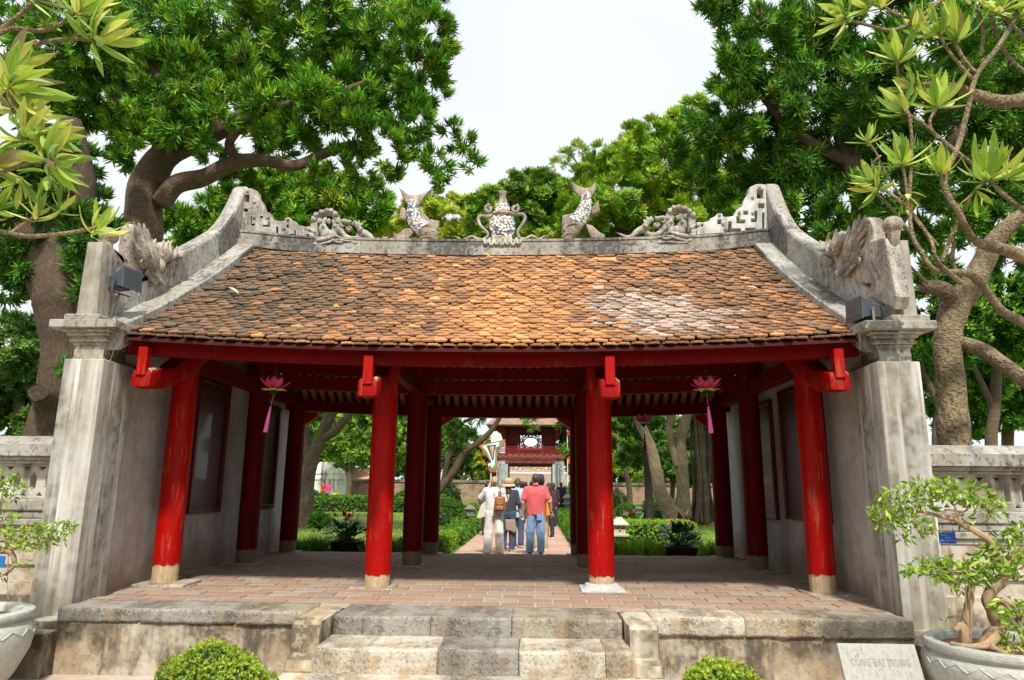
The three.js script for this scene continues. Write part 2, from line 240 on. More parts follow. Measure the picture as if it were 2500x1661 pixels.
// ---------- the gate house ----------
const gate = thing('gate_house', 'open timber gate house with red columns, clay tile roof and carved grey ridge', 'gate');
const bow = x => 0.13 * (x / 4.1) ** 2, RZ = -2.15, EZ = 1.35, BZ = -4.98;
const roofY = z => { if (z < RZ) { const q = clamp((RZ - z) / (RZ - BZ)); return 5.0 - 2.42 * q - .02 * Math.sin(Math.PI * q); } const s = clamp((EZ - z) / (EZ - RZ)); return 2.70 + 2.30 * s - .10 * Math.sin(Math.PI * s); };
function slab(x0, x1, z0, z1, nu, nv, yf, th) { // closed sheet of even thickness over x and z
  const pos = [], idx = [], W = nu + 1, N = (nu + 1) * (nv + 1);
  for (const t of [0, -th]) for (let j = 0; j <= nv; j++) for (let i = 0; i <= nu; i++) { const x = mix(x0, x1, i / nu), z = mix(z0, z1, j / nv); pos.push(x, yf(x, z) + t, z); }
  const q = (a, b, c, d) => idx.push(a, b, c, a, c, d);
  for (let j = 0; j < nv; j++) for (let i = 0; i < nu; i++) { const a = j * W + i; q(a, a + W, a + W + 1, a + 1); q(N + a, N + a + 1, N + a + W + 1, N + a + W); }
  for (let i = 0; i < nu; i++) { q(i, i + 1, N + i + 1, N + i); const a = nv * W + i; q(a, N + a, N + a + 1, a + 1); }
  for (let j = 0; j < nv; j++) { const a = j * W; q(a, N + a, N + a + W, a + W); const b = a + nu; q(b, b + W, N + b + W, N + b); }
  const g = new THREE.BufferGeometry(); g.setAttribute('position', new THREE.Float32BufferAttribute(pos, 3)); g.setIndex(idx); const h = g.toNonIndexed(); h.computeVertexNormals(); return uvBox(h);
}
function mergeVerts(g) { const k = mergeVertices(new THREE.BufferGeometry().setAttribute('position', g.attributes.position), 1e-4); k.computeVertexNormals(); return k; }
// plinth, floor and its tiles
{
  part(gate, 'plinth_wall', JU([bb(-4.62, 4.62, GF - .3, -.12, 1.0, 1.725, .02), bb(-4.6, 4.6, GF - .3, -.03, -4.5, 1.1, 0)]), M.plinth);
  const floor = part(gate, 'floor', uvBox(bb(-4.32, 4.32, -.035, -.012, -4.42, 1.3, 0)), M.mortar);
  const tints = [[.34, .215, .155], [.32, .205, .155], [.35, .235, .17], [.35, .265, .20], [.30, .21, .165], [.37, .285, .215]].map(c => mat('clay floor brick', { tex: T.brickfloor, c, bump: .003 }));
  const tw = .375, td = .262, shapes = [0, 1, 2].map(() => uvBox(box(tw - .028, .03, td - .028, [0, 0, 0], undefined, .008)));
  const rest = [];
  for (let r = 0; r < 22; r++) for (let c = -12; c <= 12; c++) {
    const x = c * tw + (r % 2) * tw / 2, z = 1.12 - r * td; if (Math.abs(x) > 4.15) continue;
    let skip = false; for (const cx of [-3.984, -1.359, 1.359, 3.984]) for (const cz of [0, -2.45, -4.35]) if (Math.hypot(x - cx, z - cz) < .2) skip = true; if (skip) continue;
    const y = -.016 + rr(-.003, .004);
    if (r < 13) { const o = part(floor, 'floor_brick', pick(shapes), pick(tints)); o.position.set(x, y, z); o.rotation.y = rr(-.02, .02); o.scale.set(rr(.97, 1.02), 1, rr(.96, 1.02)); }
    else rest.push(box(tw - .02, .03, td - .02, [x, y, z], [0, rr(-.012, .012), 0], .005));
  }
  part(floor, 'far_floor_bricks', JU(rest), tints[1], undefined, 'stuff');
  // coping stones along the plinth edge
  const stM = [[.72, .72, .73], [.95, .92, .88], [.95, .86, .73], [.80, .75, .68], [1.25, 1.2, 1.13]].map(c => mat('weathered coping stone', { tex: T.stone, c, bump: .02 }));
  const stone = (x0, x1, y0, y1, z0, z1, bev = .03, a = .008) => { // a worn block: rounded edges, uneven faces
    const w = x1 - x0, h = y1 - y0, d = z1 - z0, g = new THREE.BoxGeometry(w, h, d, Math.ceil(w / .06), Math.ceil(h / .035), Math.ceil(d / .05)), p = g.attributes.position, sx = rr(0, 50);
    for (let i = 0; i < p.count; i++) { const v = V().fromBufferAttribute(p, i), q = V(clamp(v.x, -w / 2 + bev, w / 2 - bev), clamp(v.y, -h / 2 + bev, h / 2 - bev), clamp(v.z, -d / 2 + bev, d / 2 - bev)), n = v.clone().sub(q); if (n.length() > 1e-6) n.setLength(bev); else n.set(0, 0, 0); v.copy(q).add(n); const f = 9, k = n3(v.x * f + sx, v.y * f * 1.5, v.z * f) + .5 * n3(v.x * 23 + sx, v.y * 31, v.z * 23); v.addScaledVector(n.length() ? n.normalize() : V(), a * k * (Math.abs(n.y) > .8 ? .45 : 1)); p.setXYZ(i, v.x, v.y, v.z); }
    g.translate((x0 + x1) / 2, (y0 + y1) / 2, (z0 + z1) / 2); const h2 = clean(g); const m = mergeVerts(h2); return uvBox(m);
  };
  const Ls = [-4.12, -3.3, -2.35, -1.66];
  for (let i = 0; i < Ls.length - 1; i++) part(gate, 'coping_stone', stone(Ls[i], Ls[i + 1] - .004, -.13, .004 + rr(-.003, .004), 1.24, 1.75 + rr(-.008, .012), .010, .007), [stM[0], stM[0], stM[3]][i]);
  const Rs = [1.67, 2.55, 3.28, 4.12];
  for (let i = 0; i < 3; i++) part(gate, 'coping_stone', stone(Rs[i], Rs[i + 1] - .004, -.17, .004 + rr(-.003, .004), 1.24, 1.75 + rr(-.008, .012), .010, .008), stM[[4, 2, 3][i]]);
  // steps
  const steps = new THREE.Group(); steps.name = 'steps'; gate.add(steps);
  const row = (xs, ms, y0, y1, z0, z1) => { for (let i = 0; i < xs.length - 1; i++) part(steps, 'step_stone', stone(xs[i] + .002, xs[i + 1] - .003, y0, y1 + rr(-.003, .003), z0, z1 + rr(-.008, .008), .007, .004), stM[ms[i]]); };
  row([-1.34, -1.06, -.42, .34, 1.37], [0, 0, 0, 3], -.2, .004, 1.28, 1.93);
  row([-1.35, -.28, .42, 1.16, 1.39], [4, 0, 4, 2], -.42, -.166, 1.7, 2.46);
  row([-1.37, -.15, .9, 1.4], [4, 1, 4], -.63, -.37, 2.3, 3.02);
  for (const [x, s] of [[-1.5, 0], [1.52, 1]]) { // cheeks with a stepped, rounded nose
    const pr = [[1.5, -.62], [1.5, .005], [2.12, .012], [2.18, 0], [2.215, -.03], [2.225, -.08], [2.23, -.26], [2.29, -.275], [2.33, -.30], [2.345, -.34], [2.36, -.385], [2.45, -.39], [2.53, -.40], [2.58, -.44], [2.60, -.5], [2.60, -.63]];
    const g = ext(shape(pr.map(([z, y]) => [-z, y])), .27, .012); g.rotateY(Math.PI / 2); g.translate(x - .135, 0, 0); part(steps, 'step_cheek', uvBox(toCreasedNormals(clean(g), .5)), mat('sandy step render', { tex: T.plinth, c: [1.12, 1.1, 1.02], bump: .02 }));
  }
  for (const s of [-1, 1]) part(gate, 'pillar_footing', uvBox(bb(s < 0 ? -4.75 : 4.12, s < 0 ? -4.1 : 4.78, GF - .1, -.2, 1.2, 1.92, .03)), mat('dark wet render', { tex: T.plinth, c: [.62, .6, .58], bump: .02 }));
}
// columns
{
  const xs = [-3.984, -1.359, 1.359, 3.984], rows = [[0, 2.72], [-2.45, 4.35], [-4.35, 2.62]];
  rows.forEach(([z, top], ri) => xs.forEach((x, ci) => {
    const h = top + bow(x), r = .158, foot = ri ? .21 : [.24, .15, .18, .225][ci];
    const g = new THREE.CylinderGeometry(r * .95, r, h - foot, 40, 14, true), p = g.attributes.position;
    for (let i = 0; i < p.count; i++) { const t = p.getY(i) / (h - foot) + .5, a = Math.atan2(p.getZ(i), p.getX(i)); if (t < .01) p.setY(i, p.getY(i) + .018 * n3(a * 5 + ci * 3, ri, ci) + .012 * n3(a * 13, ci, 2)); const sw = 1 + .03 * Math.sin(t * Math.PI); p.setX(i, p.getX(i) * sw); p.setZ(i, p.getZ(i) * sw); }
    g.translate(0, foot + (h - foot) / 2, 0); const u = g.attributes.uv; for (let i = 0; i < u.count; i++) u.setXY(i, u.getX(i) * .99 + ci * .31, u.getY(i) * (h - foot) + ri * .7);
    g.computeVertexNormals();
    const c = part(gate, 'column', g, ri ? M.redShade : M.red); c.position.set(x, 0, z);
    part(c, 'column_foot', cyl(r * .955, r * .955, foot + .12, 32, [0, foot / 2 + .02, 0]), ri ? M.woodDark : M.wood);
    let base; if (ri === 0 && ci === 2) base = J([box(.52, .035, .5, [0, .012, 0], undefined, .012), tf(lathe([[0, .085], [.17, .085], [.195, .078], [.205, .06], [.212, .045], [.235, .03], [.24, 0]], 36), [0, .0, 0])]);
    else if (ri === 0 && ci === 0) base = J([box(.62, .075, .55, [.05, -.005, .02], [0, .04, 0], .02)]);
    else base = J([box(.46, .05, .44, [0, -.012, 0], [0, rr(-.05, .05), 0], .015)]);
    part(c, 'base_stone', uvBox(base), ri === 0 && ci === 2 ? mat('new grey base stone', { tex: T.concrete, c: [1, 1.02, 1.04] }) : mat('worn base stone', { tex: T.stone, c: [1.1, 1.05, .95] }));
  }));
}
// timber: fascia, arms, lintels, purlins, ties, rafters
{
  const bent = (y0, h, z0, z1, x0 = -4.2, x1 = 4.2, f = bow) => slab(x0, x1, z0, z1, 24, 1, (x) => y0 + h + f(x), h);
  const fascia = part(gate, 'fascia_beam', bent(2.52, .25, 1.08, 1.17, -4.12, 4.12), M.redEaveShade);
  for (const x of [-3.15, -2.05, -.42, .95, 2.3, 3.3]) part(fascia, 'peg', uvBox(box(.13, .05, .06, [x, 2.73 + bow(x), 1.18], undefined, .01)), M.redEaveShade);
  for (const [i, x] of [-3.86, -1.30, 1.375, 3.86].entries()) { // arms that carry the eave, blunt ends painted red
    const y = bow(x) * .9, g = ext(shape([[-1.25, 2.16], [-1.25, 2.30], [-1.22, 2.355], [-.75, 2.46], [-.1, 2.86], [.9, 3.42], [.9, 3.2], [-.1, 2.56], [-.5, 2.33], [-.85, 2.19], [-1.05, 2.155]].map(([a, b]) => [a, b + y])), .23, .035, 2);
    g.rotateY(Math.PI / 2); g.translate(x - .115, 0, 0); const a = part(gate, 'eave_arm', uvBox(toCreasedNormals(clean(g), .6)), M.redArm);
    part(a, 'arm_post', uvBox(box(.11, .33, .1, [x, 2.45 + y, 1.225], undefined, .012)), M.red);
    part(a, 'bare_top', uvBox(tf(new THREE.BoxGeometry(.055, .012, .22), [x + .085, 2.372 + y, 1.12], [.23, 0, -.75])), M.wood);
  }
  part(gate, 'lintel', bent(2.74, .16, -.09, .09), M.redShade);
  part(gate, 'lintel', bent(2.48, .20, -4.43, -4.27), M.redShade, 'rear lintel between the back columns');
  for (const [z, y] of [[-1.0, 3.86], [-2.15, 4.62], [-3.2, 3.72], [-2.45, 3.2]]) part(gate, 'purlin', bent(y - .28, .17, z - .08, z + .08), M.redShade);
  part(gate, 'tie_beam', bent(2.66, .22, -2.52, -2.38), M.redShade);
  for (const x of [-3.984, -1.359, 1.359, 3.984]) { part(gate, 'cross_beam', JU([bb(x - .07, x + .07, 2.66, 2.90, -4.4, 0, .015), bb(x - .06, x + .06, 3.5, 3.68, -3.6, -.8, .015), bb(x - .05, x + .05, 3.68, 4.3, -2.2, -2.1, .01)]), M.redShade); part(gate, 'rear_bracket', uvBox(tf(ext(shape([[0, 0], [.26, .0], [.26, -.07], [.2, -.12], [.08, -.2], [0, -.24]]), .14, .015), [x + (x < 0 ? .14 : -.14), 2.56, -4.42], [0, x < 0 ? 0 : Math.PI, 0])), M.red); }
  const L = Math.hypot(3.0, 1.97), an = Math.atan2(2.3, 3.5), rg = uvBox(box(.085, .055, L, [0, 0, 0], undefined, 0));
  const raft = mat('red brown rafter', { tex: T.wood, c: [.85, .36, .19] });
  for (let i = 0; i < 48; i++) { const x = -4.1 + i * .1745; for (const s of [1, -1]) { const o = part(gate, 'rafter', rg, raft), q = s > 0 ? 1.5 : 1.45, k = s > 0 ? .657 : .855; o.position.set(x, (s > 0 ? 4.78 : 4.87) - q * k + bow(x), RZ + s * q); o.rotation.x = s * Math.atan(k); if (s < 0) o.scale.z = .93; } }
}
// roof
const roof = part(gate, 'roof', J([slab(-4.3, 4.3, RZ, EZ - .03, 20, 24, (x, z) => roofY(z) + bow(x) - .035, .03), slab(-4.3, 4.3, BZ + .02, RZ, 20, 24, (x, z) => roofY(z) + bow(x) - .035, .03)]), mat('dark red roof boards', { tex: T.redwood, c: [.15, .3, .3], roughness: .9 }));
{
  const tg = (() => { const s = shape([[-.077, .22], [-.077, .07], [-.056, .024], [-.05, .008], [-.04, .003], [-.024, .0], [-.008, -.002], [.008, -.002], [.024, .0], [.04, .003], [.05, .008], [.056, .024], [.077, .07], [.077, .22]]); const g = ext(s, .022, .003, 1); const p = g.attributes.position; for (let i = 0; i < p.count; i++) { const x = p.getX(i), y = p.getY(i); p.setZ(i, p.getZ(i) + .018 * (1 - (x / .077) ** 2) - .006 + (y < .03 ? .004 * Math.cos(x * 393) : 0)); } return uvBox(g); })();
  const pal = [[.09, .068, .045], [.135, .092, .056], [.20, .115, .06], [.27, .14, .07], [.39, .19, .08], [.50, .245, .09], [.58, .32, .13], [.30, .22, .175], [.40, .30, .24], [.48, .37, .30]];
  const tm = pal.map(c => mat('clay roof tile', { tex: T.grain, c, bump: .004 }));
  const tone = (x, s) => {
    const n = fbm(x * .11 + .5, s * .5, 6, 6, 3, 90), r = rnd();
    const pale = smooth(1.25, .35, Math.hypot((x - 2.0 - (s > .3 ? -.2 : .25)) / 1.05, (s - .29) / .27)); if (r * .75 + .12 < pale && x > 1.2 + .06 * n) return 7 + Math.floor(rnd() * 2.99);
    const warm = Math.exp(-(((x - .35) / 1.5) ** 2)) * .9 + .34 * smooth(1, 3.6, x) + (s < .07 ? .16 : 0) - .1 * smooth(-2, -3.6, x) + (n - .5) * .8;
    return Math.round(clamp(1.5 + warm * 3.2 + (rnd() - .5) * 2.3 + (rnd() < .09 ? 2.3 : 0), 0, 6));
  };
  const N = 38, rows = [], merged = [], col = new THREE.Color();
  for (let i = 0; i < N; i++) {
    const s = i / (N + .3), z = EZ - s * (EZ - RZ), dz = .02, dy = roofY(z - dz) - roofY(z + dz), an = Math.atan2(dy, 2 * dz);
    for (let k = 0; k < 54; k++) {
      const x = -4.14 + (k + (i % 2) * .5) * .162 + rr(-.016, .016); if (Math.abs(x) > 4.13) continue;
      const t = tone(x, s), y = roofY(z) + bow(x) + .012, m = M4([x, y, z + rr(-.022, .022)], [-(Math.PI / 2 - an) - rr(.04, .13), 0, 0]);
      m.multiply(M4([0, 0, 0], [0, rr(-.05, .05), rr(-.03, .03)], [rr(.96, 1.04), 1, 1]));
      if (i < 5) { const o = part(roof, 'roof_tile', tg, tm[t]); m.decompose(o.position, o.quaternion, o.scale); }
      else { const g = tg.clone().applyMatrix4(m), c = new Float32Array(g.attributes.position.count * 3), v = rr(.82, 1.15); for (let q = 0; q < c.length; q += 3) { c[q] = pal[t][0] * v; c[q + 1] = pal[t][1] * v; c[q + 2] = pal[t][2] * v; } g.setAttribute('color', new THREE.BufferAttribute(c, 3)); merged.push(g); }
    }
  }
  part(roof, 'roof_tile_field', J(merged, true), mat('clay roof tiles', { tex: T.grain, bump: .004, vertexColors: true }), undefined, 'stuff');
  const rear = slab(-4.15, 4.15, BZ, RZ, 20, 24, (x, z) => roofY(z) + bow(x) + .02, .05); part(roof, 'rear_tiles', rear, M.fartile, undefined, 'stuff');
}
// gable walls, parapets, piers
for (const s of [-1, 1]) {
  const X = (a, b) => s < 0 ? [-b, -a] : [a, b];
  const wallPts = [[1.0, GF - .2], [1.0, 2.55], [.6, 3.0]]; for (let i = 0; i <= 8; i++) { const z = .6 - i * (.6 - RZ) / 8; wallPts.push([z, roofY(z) + .02]); } const full = [...wallPts, ...wallPts.slice(0, -1).reverse().map(([z, y]) => [Math.max(2 * RZ - z, -5.05), Math.min(y, roofY(2 * RZ - z) + .02)])];
  const g = ext(shape(full.map(([z, y]) => [-z, y])), .2, 0); g.rotateY(Math.PI / 2); g.translate(s < 0 ? -4.5 : 4.3, 0, 0); part(gate, 'gable_wall', uvBox(g), M.inner);
  // curved parapet above the roof
  const top = [[1.32, 3.12], [1.15, 3.34], [.75, 3.66], [.45, 3.93], [.05, 4.16], [-.42, 4.47], [-.98, 4.85], [-1.3, 5.08], [-1.5, 5.28], [-1.68, 5.50], [-1.85, 5.76], [-1.98, 6.0], [-2.06, 6.14], [-2.15, 6.2]];
  const low = z => roofY(z) + .13 - .12; const pts = [...top, ...top.slice(0, -1).reverse().map(([z, y]) => [2 * RZ - z, y])]; const lows = []; for (let i = 0; i <= 16; i++) { const z = 2 * RZ - 1.32 + i * (1.32 * 2 - 2 * RZ) / 16; lows.push([z, low(z) - .25]); }
  const pg = ext(shape([...pts, ...lows].map(([z, y]) => [-z, y])), .24, .05, 3); pg.rotateY(Math.PI / 2); pg.translate(s < 0 ? -4.60 : 4.36, 0, 0); part(gate, 'gable_parapet', uvBox(toCreasedNormals(clean(pg), .7)), M.cement);
  const strip = []; for (let i = 0; i <= 10; i++) { const z = 1.36 - i * (1.36 - RZ) / 10; strip.push([z, roofY(z) + .255]); } const sl = [...strip].reverse().map(([z, y]) => [z, y - .3]);
  const sg = ext(shape([...strip, ...sl].map(([z, y]) => [-z, y])), .36, .015); sg.rotateY(Math.PI / 2); sg.translate(s < 0 ? -4.42 : 4.06, 0, 0); part(gate, 'verge_strip', uvBox(sg), M.cement);
  // pier: shaft, neck, mouldings, slab and the slim upper pier
  const [a, b] = X(4.15, 4.59), pier = part(gate, 'pier', uvBox(bb(a, b, GF - .1, 2.53, .92, 1.5, .012)), M.pier);
  part(pier, 'pier_edge', uvBox(bb(...X(4.24, 4.5), -.1, 2.55, .55, .95, .01)), M.inner);
  const cap = [[.17, 2.52, 2.70], [.185, 2.70, 2.735], [.215, 2.735, 2.77], [.20, 2.77, 2.80], [.235, 2.80, 2.835], [.275, 2.835, 2.868]]; const cx = s * 4.40;
  part(pier, 'capital', JU(cap.map(([w, y0, y1]) => bb(cx - w, cx + w, y0, y1, 1.22 - w - .08, 1.22 + w + .0, .008))), mat('mossy lime moulding', { tex: T.cement, c: [1.25, 1.25, 1.15] }));
  part(pier, 'cap_slab', uvBox(bb(cx - .33, cx + .42 * 1, 2.868, 2.962, .8, 1.56, .012).translate(s < 0 ? -.05 : -.04, 0, 0)), M.cement);
  let up = new THREE.CylinderGeometry(.128, .165, .94, 4, 1).toNonIndexed(); up.computeVertexNormals(); up.rotateY(Math.PI / 4); tf(up, [s * 4.44 + (s > 0 ? .09 : 0), 3.42, 1.36], [0, 0, s * .03 * -1]); part(pier, 'upper_pier', uvBox(up), M.pier);
  part(pier, 'pier_foot', uvBox(bb(s * 4.44 - .2 + (s > 0 ? .09 : 0), s * 4.44 + .2 + (s > 0 ? .09 : 0), 2.95, 3.03, 1.15, 1.54, .02)), M.cement);
}
// ---------- ridge wall and ornaments (parts of the gate house, modelled in the ridge plane) ----------
{
  const ridgeBow = x => .115 * (x / 4.3) ** 2 + .06 * smooth(3.2, 4.4, Math.abs(x));
  const ridge = part(gate, 'ridge', slab(-4.4, 4.4, RZ - .17, RZ + .17, 30, 2, x => 5.16 + ridgeBow(x), .26), M.cement);
  part(ridge, 'ridge_base', slab(-4.38, 4.38, RZ - .24, RZ + .24, 30, 2, x => 5.0 + ridgeBow(x), .12), M.cement); part(ridge, 'ridge_lip', slab(-4.39, 4.39, RZ - .185, RZ + .185, 30, 2, x => 5.172 + ridgeBow(x), .035), M.cement);
  const Z = RZ + .05, k = pxm(Z); // metres per photo pixel there
  const at = (ox, oy, sc) => (x, y) => { const p = P(ox + x / sc, oy + y / sc, Z); return [p.x, p.y]; };
  const mir = (a, dy) => (x, y) => { const p = P(a - (580 + x / 5.62), 420 + y / 5.62 + dy, Z); return [p.x, p.y]; };
  const v3 = (q, dz = 0) => [q[0], q[1], Z + dz];
  const curl = (q, r0, r1, o = {}) => tube(q, t => (o.fat || 1) * mix(r0, r1, t) * (1 - .85 * smooth(.85, 1, t)), { seg: 7, n: q.length * 5, wob: .06, wf: 14, ...o });
  const spike = (a, b, bend, r) => { const m = [(a[0] + b[0]) / 2 + bend[0], (a[1] + b[1]) / 2 + bend[1], (a[2] + b[2]) / 2 + bend[2]]; return tube([a, m, b], t => r * (1.05 - t) ** .7 * (.7 + .6 * Math.sin(Math.min(1, t * 1.6) * Math.PI * .9)) + .002, { seg: 6, n: 8, ex: .8 }); };
  const porcelain = mat('broken porcelain', { c: [.78, .78, .74], roughness: .22, clearcoat: .6, vertexColors: true });
  const shards = (fn, n, r, seed) => { // irregular flat chips pressed on a front surface; fn(i) -> [pos, normal] or null
    const R = rng(seed), put = [], out = [];
    for (let t = 0; t < n * 40 && put.length < n; t++) {
      const h = fn(R(), R()); if (!h) continue; if (put.some(p => p.distanceTo(h[0]) < r * 1.62)) continue; put.push(h[0]);
      const m = 5 + Math.floor(R() * 3), pts = []; for (let i = 0; i < m; i++) { const a = (i + .6 * R()) / m * 6.283; pts.push([Math.cos(a) * r * (.85 + .35 * R()), Math.sin(a) * r * (.8 + .35 * R())]); }
      const g = ext(shape(pts), .012, .003); g.applyQuaternion(new THREE.Quaternion().setFromUnitVectors(V(0, 0, 1), h[1])); g.translate(h[0].x, h[0].y, h[0].z);
      const c = R() < .10 ? [.12, .2, .62] : R() < .2 ? [.6, .68, .85] : R() < .15 ? [.72, .66, .55] : [.95, .95, .92], a = new Float32Array(g.attributes.position.count * 3); for (let i = 0; i < a.length; i += 3) { a[i] = c[0]; a[i + 1] = c[1]; a[i + 2] = c[2]; } g.setAttribute('color', new THREE.BufferAttribute(a, 3)); out.push(clean(g, true));
    } return J(out, true);
  };
  const brown = mat('brown weathered stucco', { tex: T.carved, c: [.90, .82, .70], bump: .012 });
  function carp(spec, seed, label) {
    const q = at(940, 420, 4.214), sc = 4.214, ch = spec.body.map(([x, y, r]) => [...q(x, y), r / sc * k]);
    const d = (x, y, z) => { let m = 9; for (let i = 0; i < ch.length - 1; i++) { const a = ch[i], b = ch[i + 1]; m = smin(m, capd(x, y, (z - Z) * 1.25, [a[0], a[1], 0, a[2]], [b[0], b[1], 0, b[2]]), .02); } return m; };
    const xs = ch.map(c => c[0]), ys = ch.map(c => c[1]), o = part(gate, 'carp_ornament', uvBox(iso(d, [Math.min(...xs) - .16, Math.min(...ys) - .16, Z - .16], [Math.max(...xs) + .16, Math.max(...ys) + .16, Z + .16], .012)), brown, label);
    const fins = spec.fins.map(f => { const g = ext(shape(f.map(([x, y]) => q(x, y))), .075, .02, 2); g.translate(0, 0, Z - .037); return g; }); part(o, 'fin', JU(fins.map(g => toCreasedNormals(clean(g), .8))), brown);
    part(o, 'head_band', JU(spec.bands.map(b => curl(b.map(([x, y, z]) => v3(q(x, y), z)), .012, .010))), brown);
    part(o, 'eye', JU(spec.eyes.map(([x, y, z]) => sph(.021, v3(q(x, y), z)))), M.carved);
    const inb = spec.scales; part(o, 'porcelain_shards', shards((u, w) => { const i = Math.min(inb - 1, Math.floor(u * inb)), t = u * inb - i, a = ch[i], b = ch[i + 1], r = mix(a[2], b[2], t), c = [mix(a[0], b[0], t), mix(a[1], b[1], t)], dx = b[0] - a[0], dy = b[1] - a[1], L = Math.hypot(dx, dy), s = (w - .5) * 1.75, n = V(-dy / L * s, dx / L * s, Math.sqrt(Math.max(.05, 1 - s * s)) / 1.25); return [V(c[0] - dy / L * s * r, c[1] + dx / L * s * r, Z + Math.sqrt(Math.max(0, 1 - s * s)) * r / 1.25), n.normalize()]; }, 110, .024, seed), porcelain, undefined, 'stuff');
  }
  carp({ body: [[298, 300, 50], [285, 420, 66], [322, 520, 88], [400, 590, 98], [462, 640, 92], [500, 700, 52]], scales: 3.4 | 0, fins: [[[148, 172], [195, 290], [240, 350], [355, 350], [400, 275], [484, 183], [390, 232], [310, 247], [243, 242], [190, 192]], [[345, 345], [390, 420], [460, 490], [562, 508], [552, 600], [480, 590], [400, 500], [340, 430]], [[165, 368], [152, 492], [215, 505], [235, 440], [205, 375]], [[88, 625], [90, 705], [230, 708], [302, 622], [290, 578], [200, 588], [132, 645]]], bands: [[[350, 640, .10], [400, 590, .13], [470, 570, .12], [540, 590, .08]], [[365, 700, .09], [420, 690, .11], [500, 685, .08]]], eyes: [[495, 628, .10], [430, 640, .12]] }, 5, 'left carp standing on its head with tail raised');
  carp({ body: [[2068, 235, 48], [2066, 340, 62], [2030, 450, 84], [1960, 530, 96], [1905, 610, 92], [1880, 680, 60]], scales: 3, fins: [[[1912, 105], [1950, 210], [2005, 265], [2125, 262], [2165, 190], [2172, 106], [2110, 165], [2050, 170], [1990, 150]], [[2010, 320], [1950, 420], [1824, 455], [1820, 560], [1880, 560], [1990, 430]], [[2115, 385], [2195, 292], [2208, 412], [2130, 448]], [[2060, 540], [2130, 555], [2200, 620], [2262, 655], [2252, 688], [2125, 688], [2090, 620]]], bands: [[[1830, 620, .07], [1890, 570, .12], [1960, 560, .12], [2010, 600, .06]], [[1815, 680, .05], [1870, 650, .10], [1960, 650, .08]]], eyes: [[1850, 610, .08]] }, 8, 'right carp standing on its head with tail raised');
  { // gourd with snake handles
    const q = at(940, 420, 4.214), c = q(1207, 560), y = v => q(1207, v)[1], r = v => v / 4.214 * k;
    const pr = [[0, 690], [112, 690], [112, 660], [136, 600], [138, 550], [120, 478], [92, 470], [88, 440], [84, 420], [72, 350], [50, 310], [36, 270], [34, 240], [46, 212], [44, 204], [0, 204]].map(([a, b]) => [r(a), y(b)]);
    const g = lathe(pr, 30); g.scale(1, 1, .72); g.translate(c[0], 0, Z); const o = part(gate, 'gourd_ornament', uvBox(g), brown);
    const rad = yy => { for (let i = 0; i < pr.length - 1; i++) { const a = pr[i], b = pr[i + 1]; if ((yy - a[1]) * (yy - b[1]) <= 0 && a[1] !== b[1]) return mix(a[0], b[0], (yy - a[1]) / (b[1] - a[1])); } return 0; };
    part(o, 'porcelain_shards', shards((u, w) => { const yy = u < .72 ? mix(y(668), y(484), u / .72) : mix(y(412), y(345), (u - .72) / .28), R = rad(yy), a = (w - .5) * 2.7, n = V(Math.sin(a), 0, Math.cos(a) * 1.2).normalize(); return [V(c[0] + Math.sin(a) * R, yy, Z + Math.cos(a) * R * .72), n]; }, 130, .027, 12), porcelain, undefined, 'stuff');
    part(o, 'band', uvBox(tube([v3(q(1115, 440), .07), v3(q(1160, 447), .13), v3(q(1207, 450), .15), v3(q(1255, 447), .13), v3(q(1295, 440), .07)], .028)), brown);
    for (const [sg, h] of [[1, [[1130, 452], [1060, 470], [985, 462], [962, 500], [985, 560], [1040, 615], [1062, 655], [1010, 695], [940, 688], [900, 662], [840, 680], [790, 700], [745, 668], [675, 652]]], [-1, [[1290, 442], [1360, 445], [1420, 450], [1442, 490], [1400, 565], [1365, 620], [1385, 680], [1440, 690], [1500, 660], [1545, 670], [1590, 692], [1640, 655], [1728, 634]]]]) {
      const hd = q(sg > 0 ? 1068 : 1340, 395); part(o, 'handle', JU([curl(h.map(([a, b], i) => v3(q(a, b), .05 - .012 * i * .5)), .032, .014, { seg: 9 }), tube([0, 1, 2, 3, 4, 5, 6, 7].map(i => { const a = i * .9 * sg + 1.2, rr2 = .060 * (1 - i * .07); return [hd[0] + Math.cos(a) * rr2, hd[1] + Math.sin(a) * rr2 * 1.25, Z + .06]; }), .028, { seg: 8 })]), M.carved);
    }
    const bs = []; for (let i = 0; i < 7; i++) { const xx = 1045 + i * 55; bs.push(tube([v3(q(xx - 22, 720 + (i % 6 ? 20 : -10)), .12), v3(q(xx, 780 + (i % 2) * 8), .17), v3(q(xx + 26, 730), .13), v3(q(xx + 40, 700), .10)], t => .022 * (1.1 - t * .5), { seg: 6 })); }
    part(o, 'scalloped_foot', JU([...bs, bb(q(1100, 700)[0], q(1310, 700)[0], y(760), y(672), Z - .08, Z + .13, .03)]), mat('pale stucco', { tex: T.carved, c: [1.15, 1.15, 1.08] }));
  }
  // dragon heads among curling clouds, and the stepped fretwork beside the gable tips
  for (const [side, q] of [['left', (x, y) => at(580, 420, 5.62)(x, y)], ['right', mir(2456, -9)]]) {
    const c = (l, r0, r1, o) => curl(l.map(([x, y, z = 0]) => v3(q(x, y), z)), r0, r1, { fat: 1.35, ...o }), s = (a, b, bx, by, r, z = .04) => { const A = v3(q(...a), z), B = v3(q(...b), z + .01), m = v3(q((a[0] + b[0]) / 2 + bx, (a[1] + b[1]) / 2 + by), z), bend = [m[0] - (A[0] + B[0]) / 2, m[1] - (A[1] + B[1]) / 2, .03]; return spike(A, B, bend, r); };
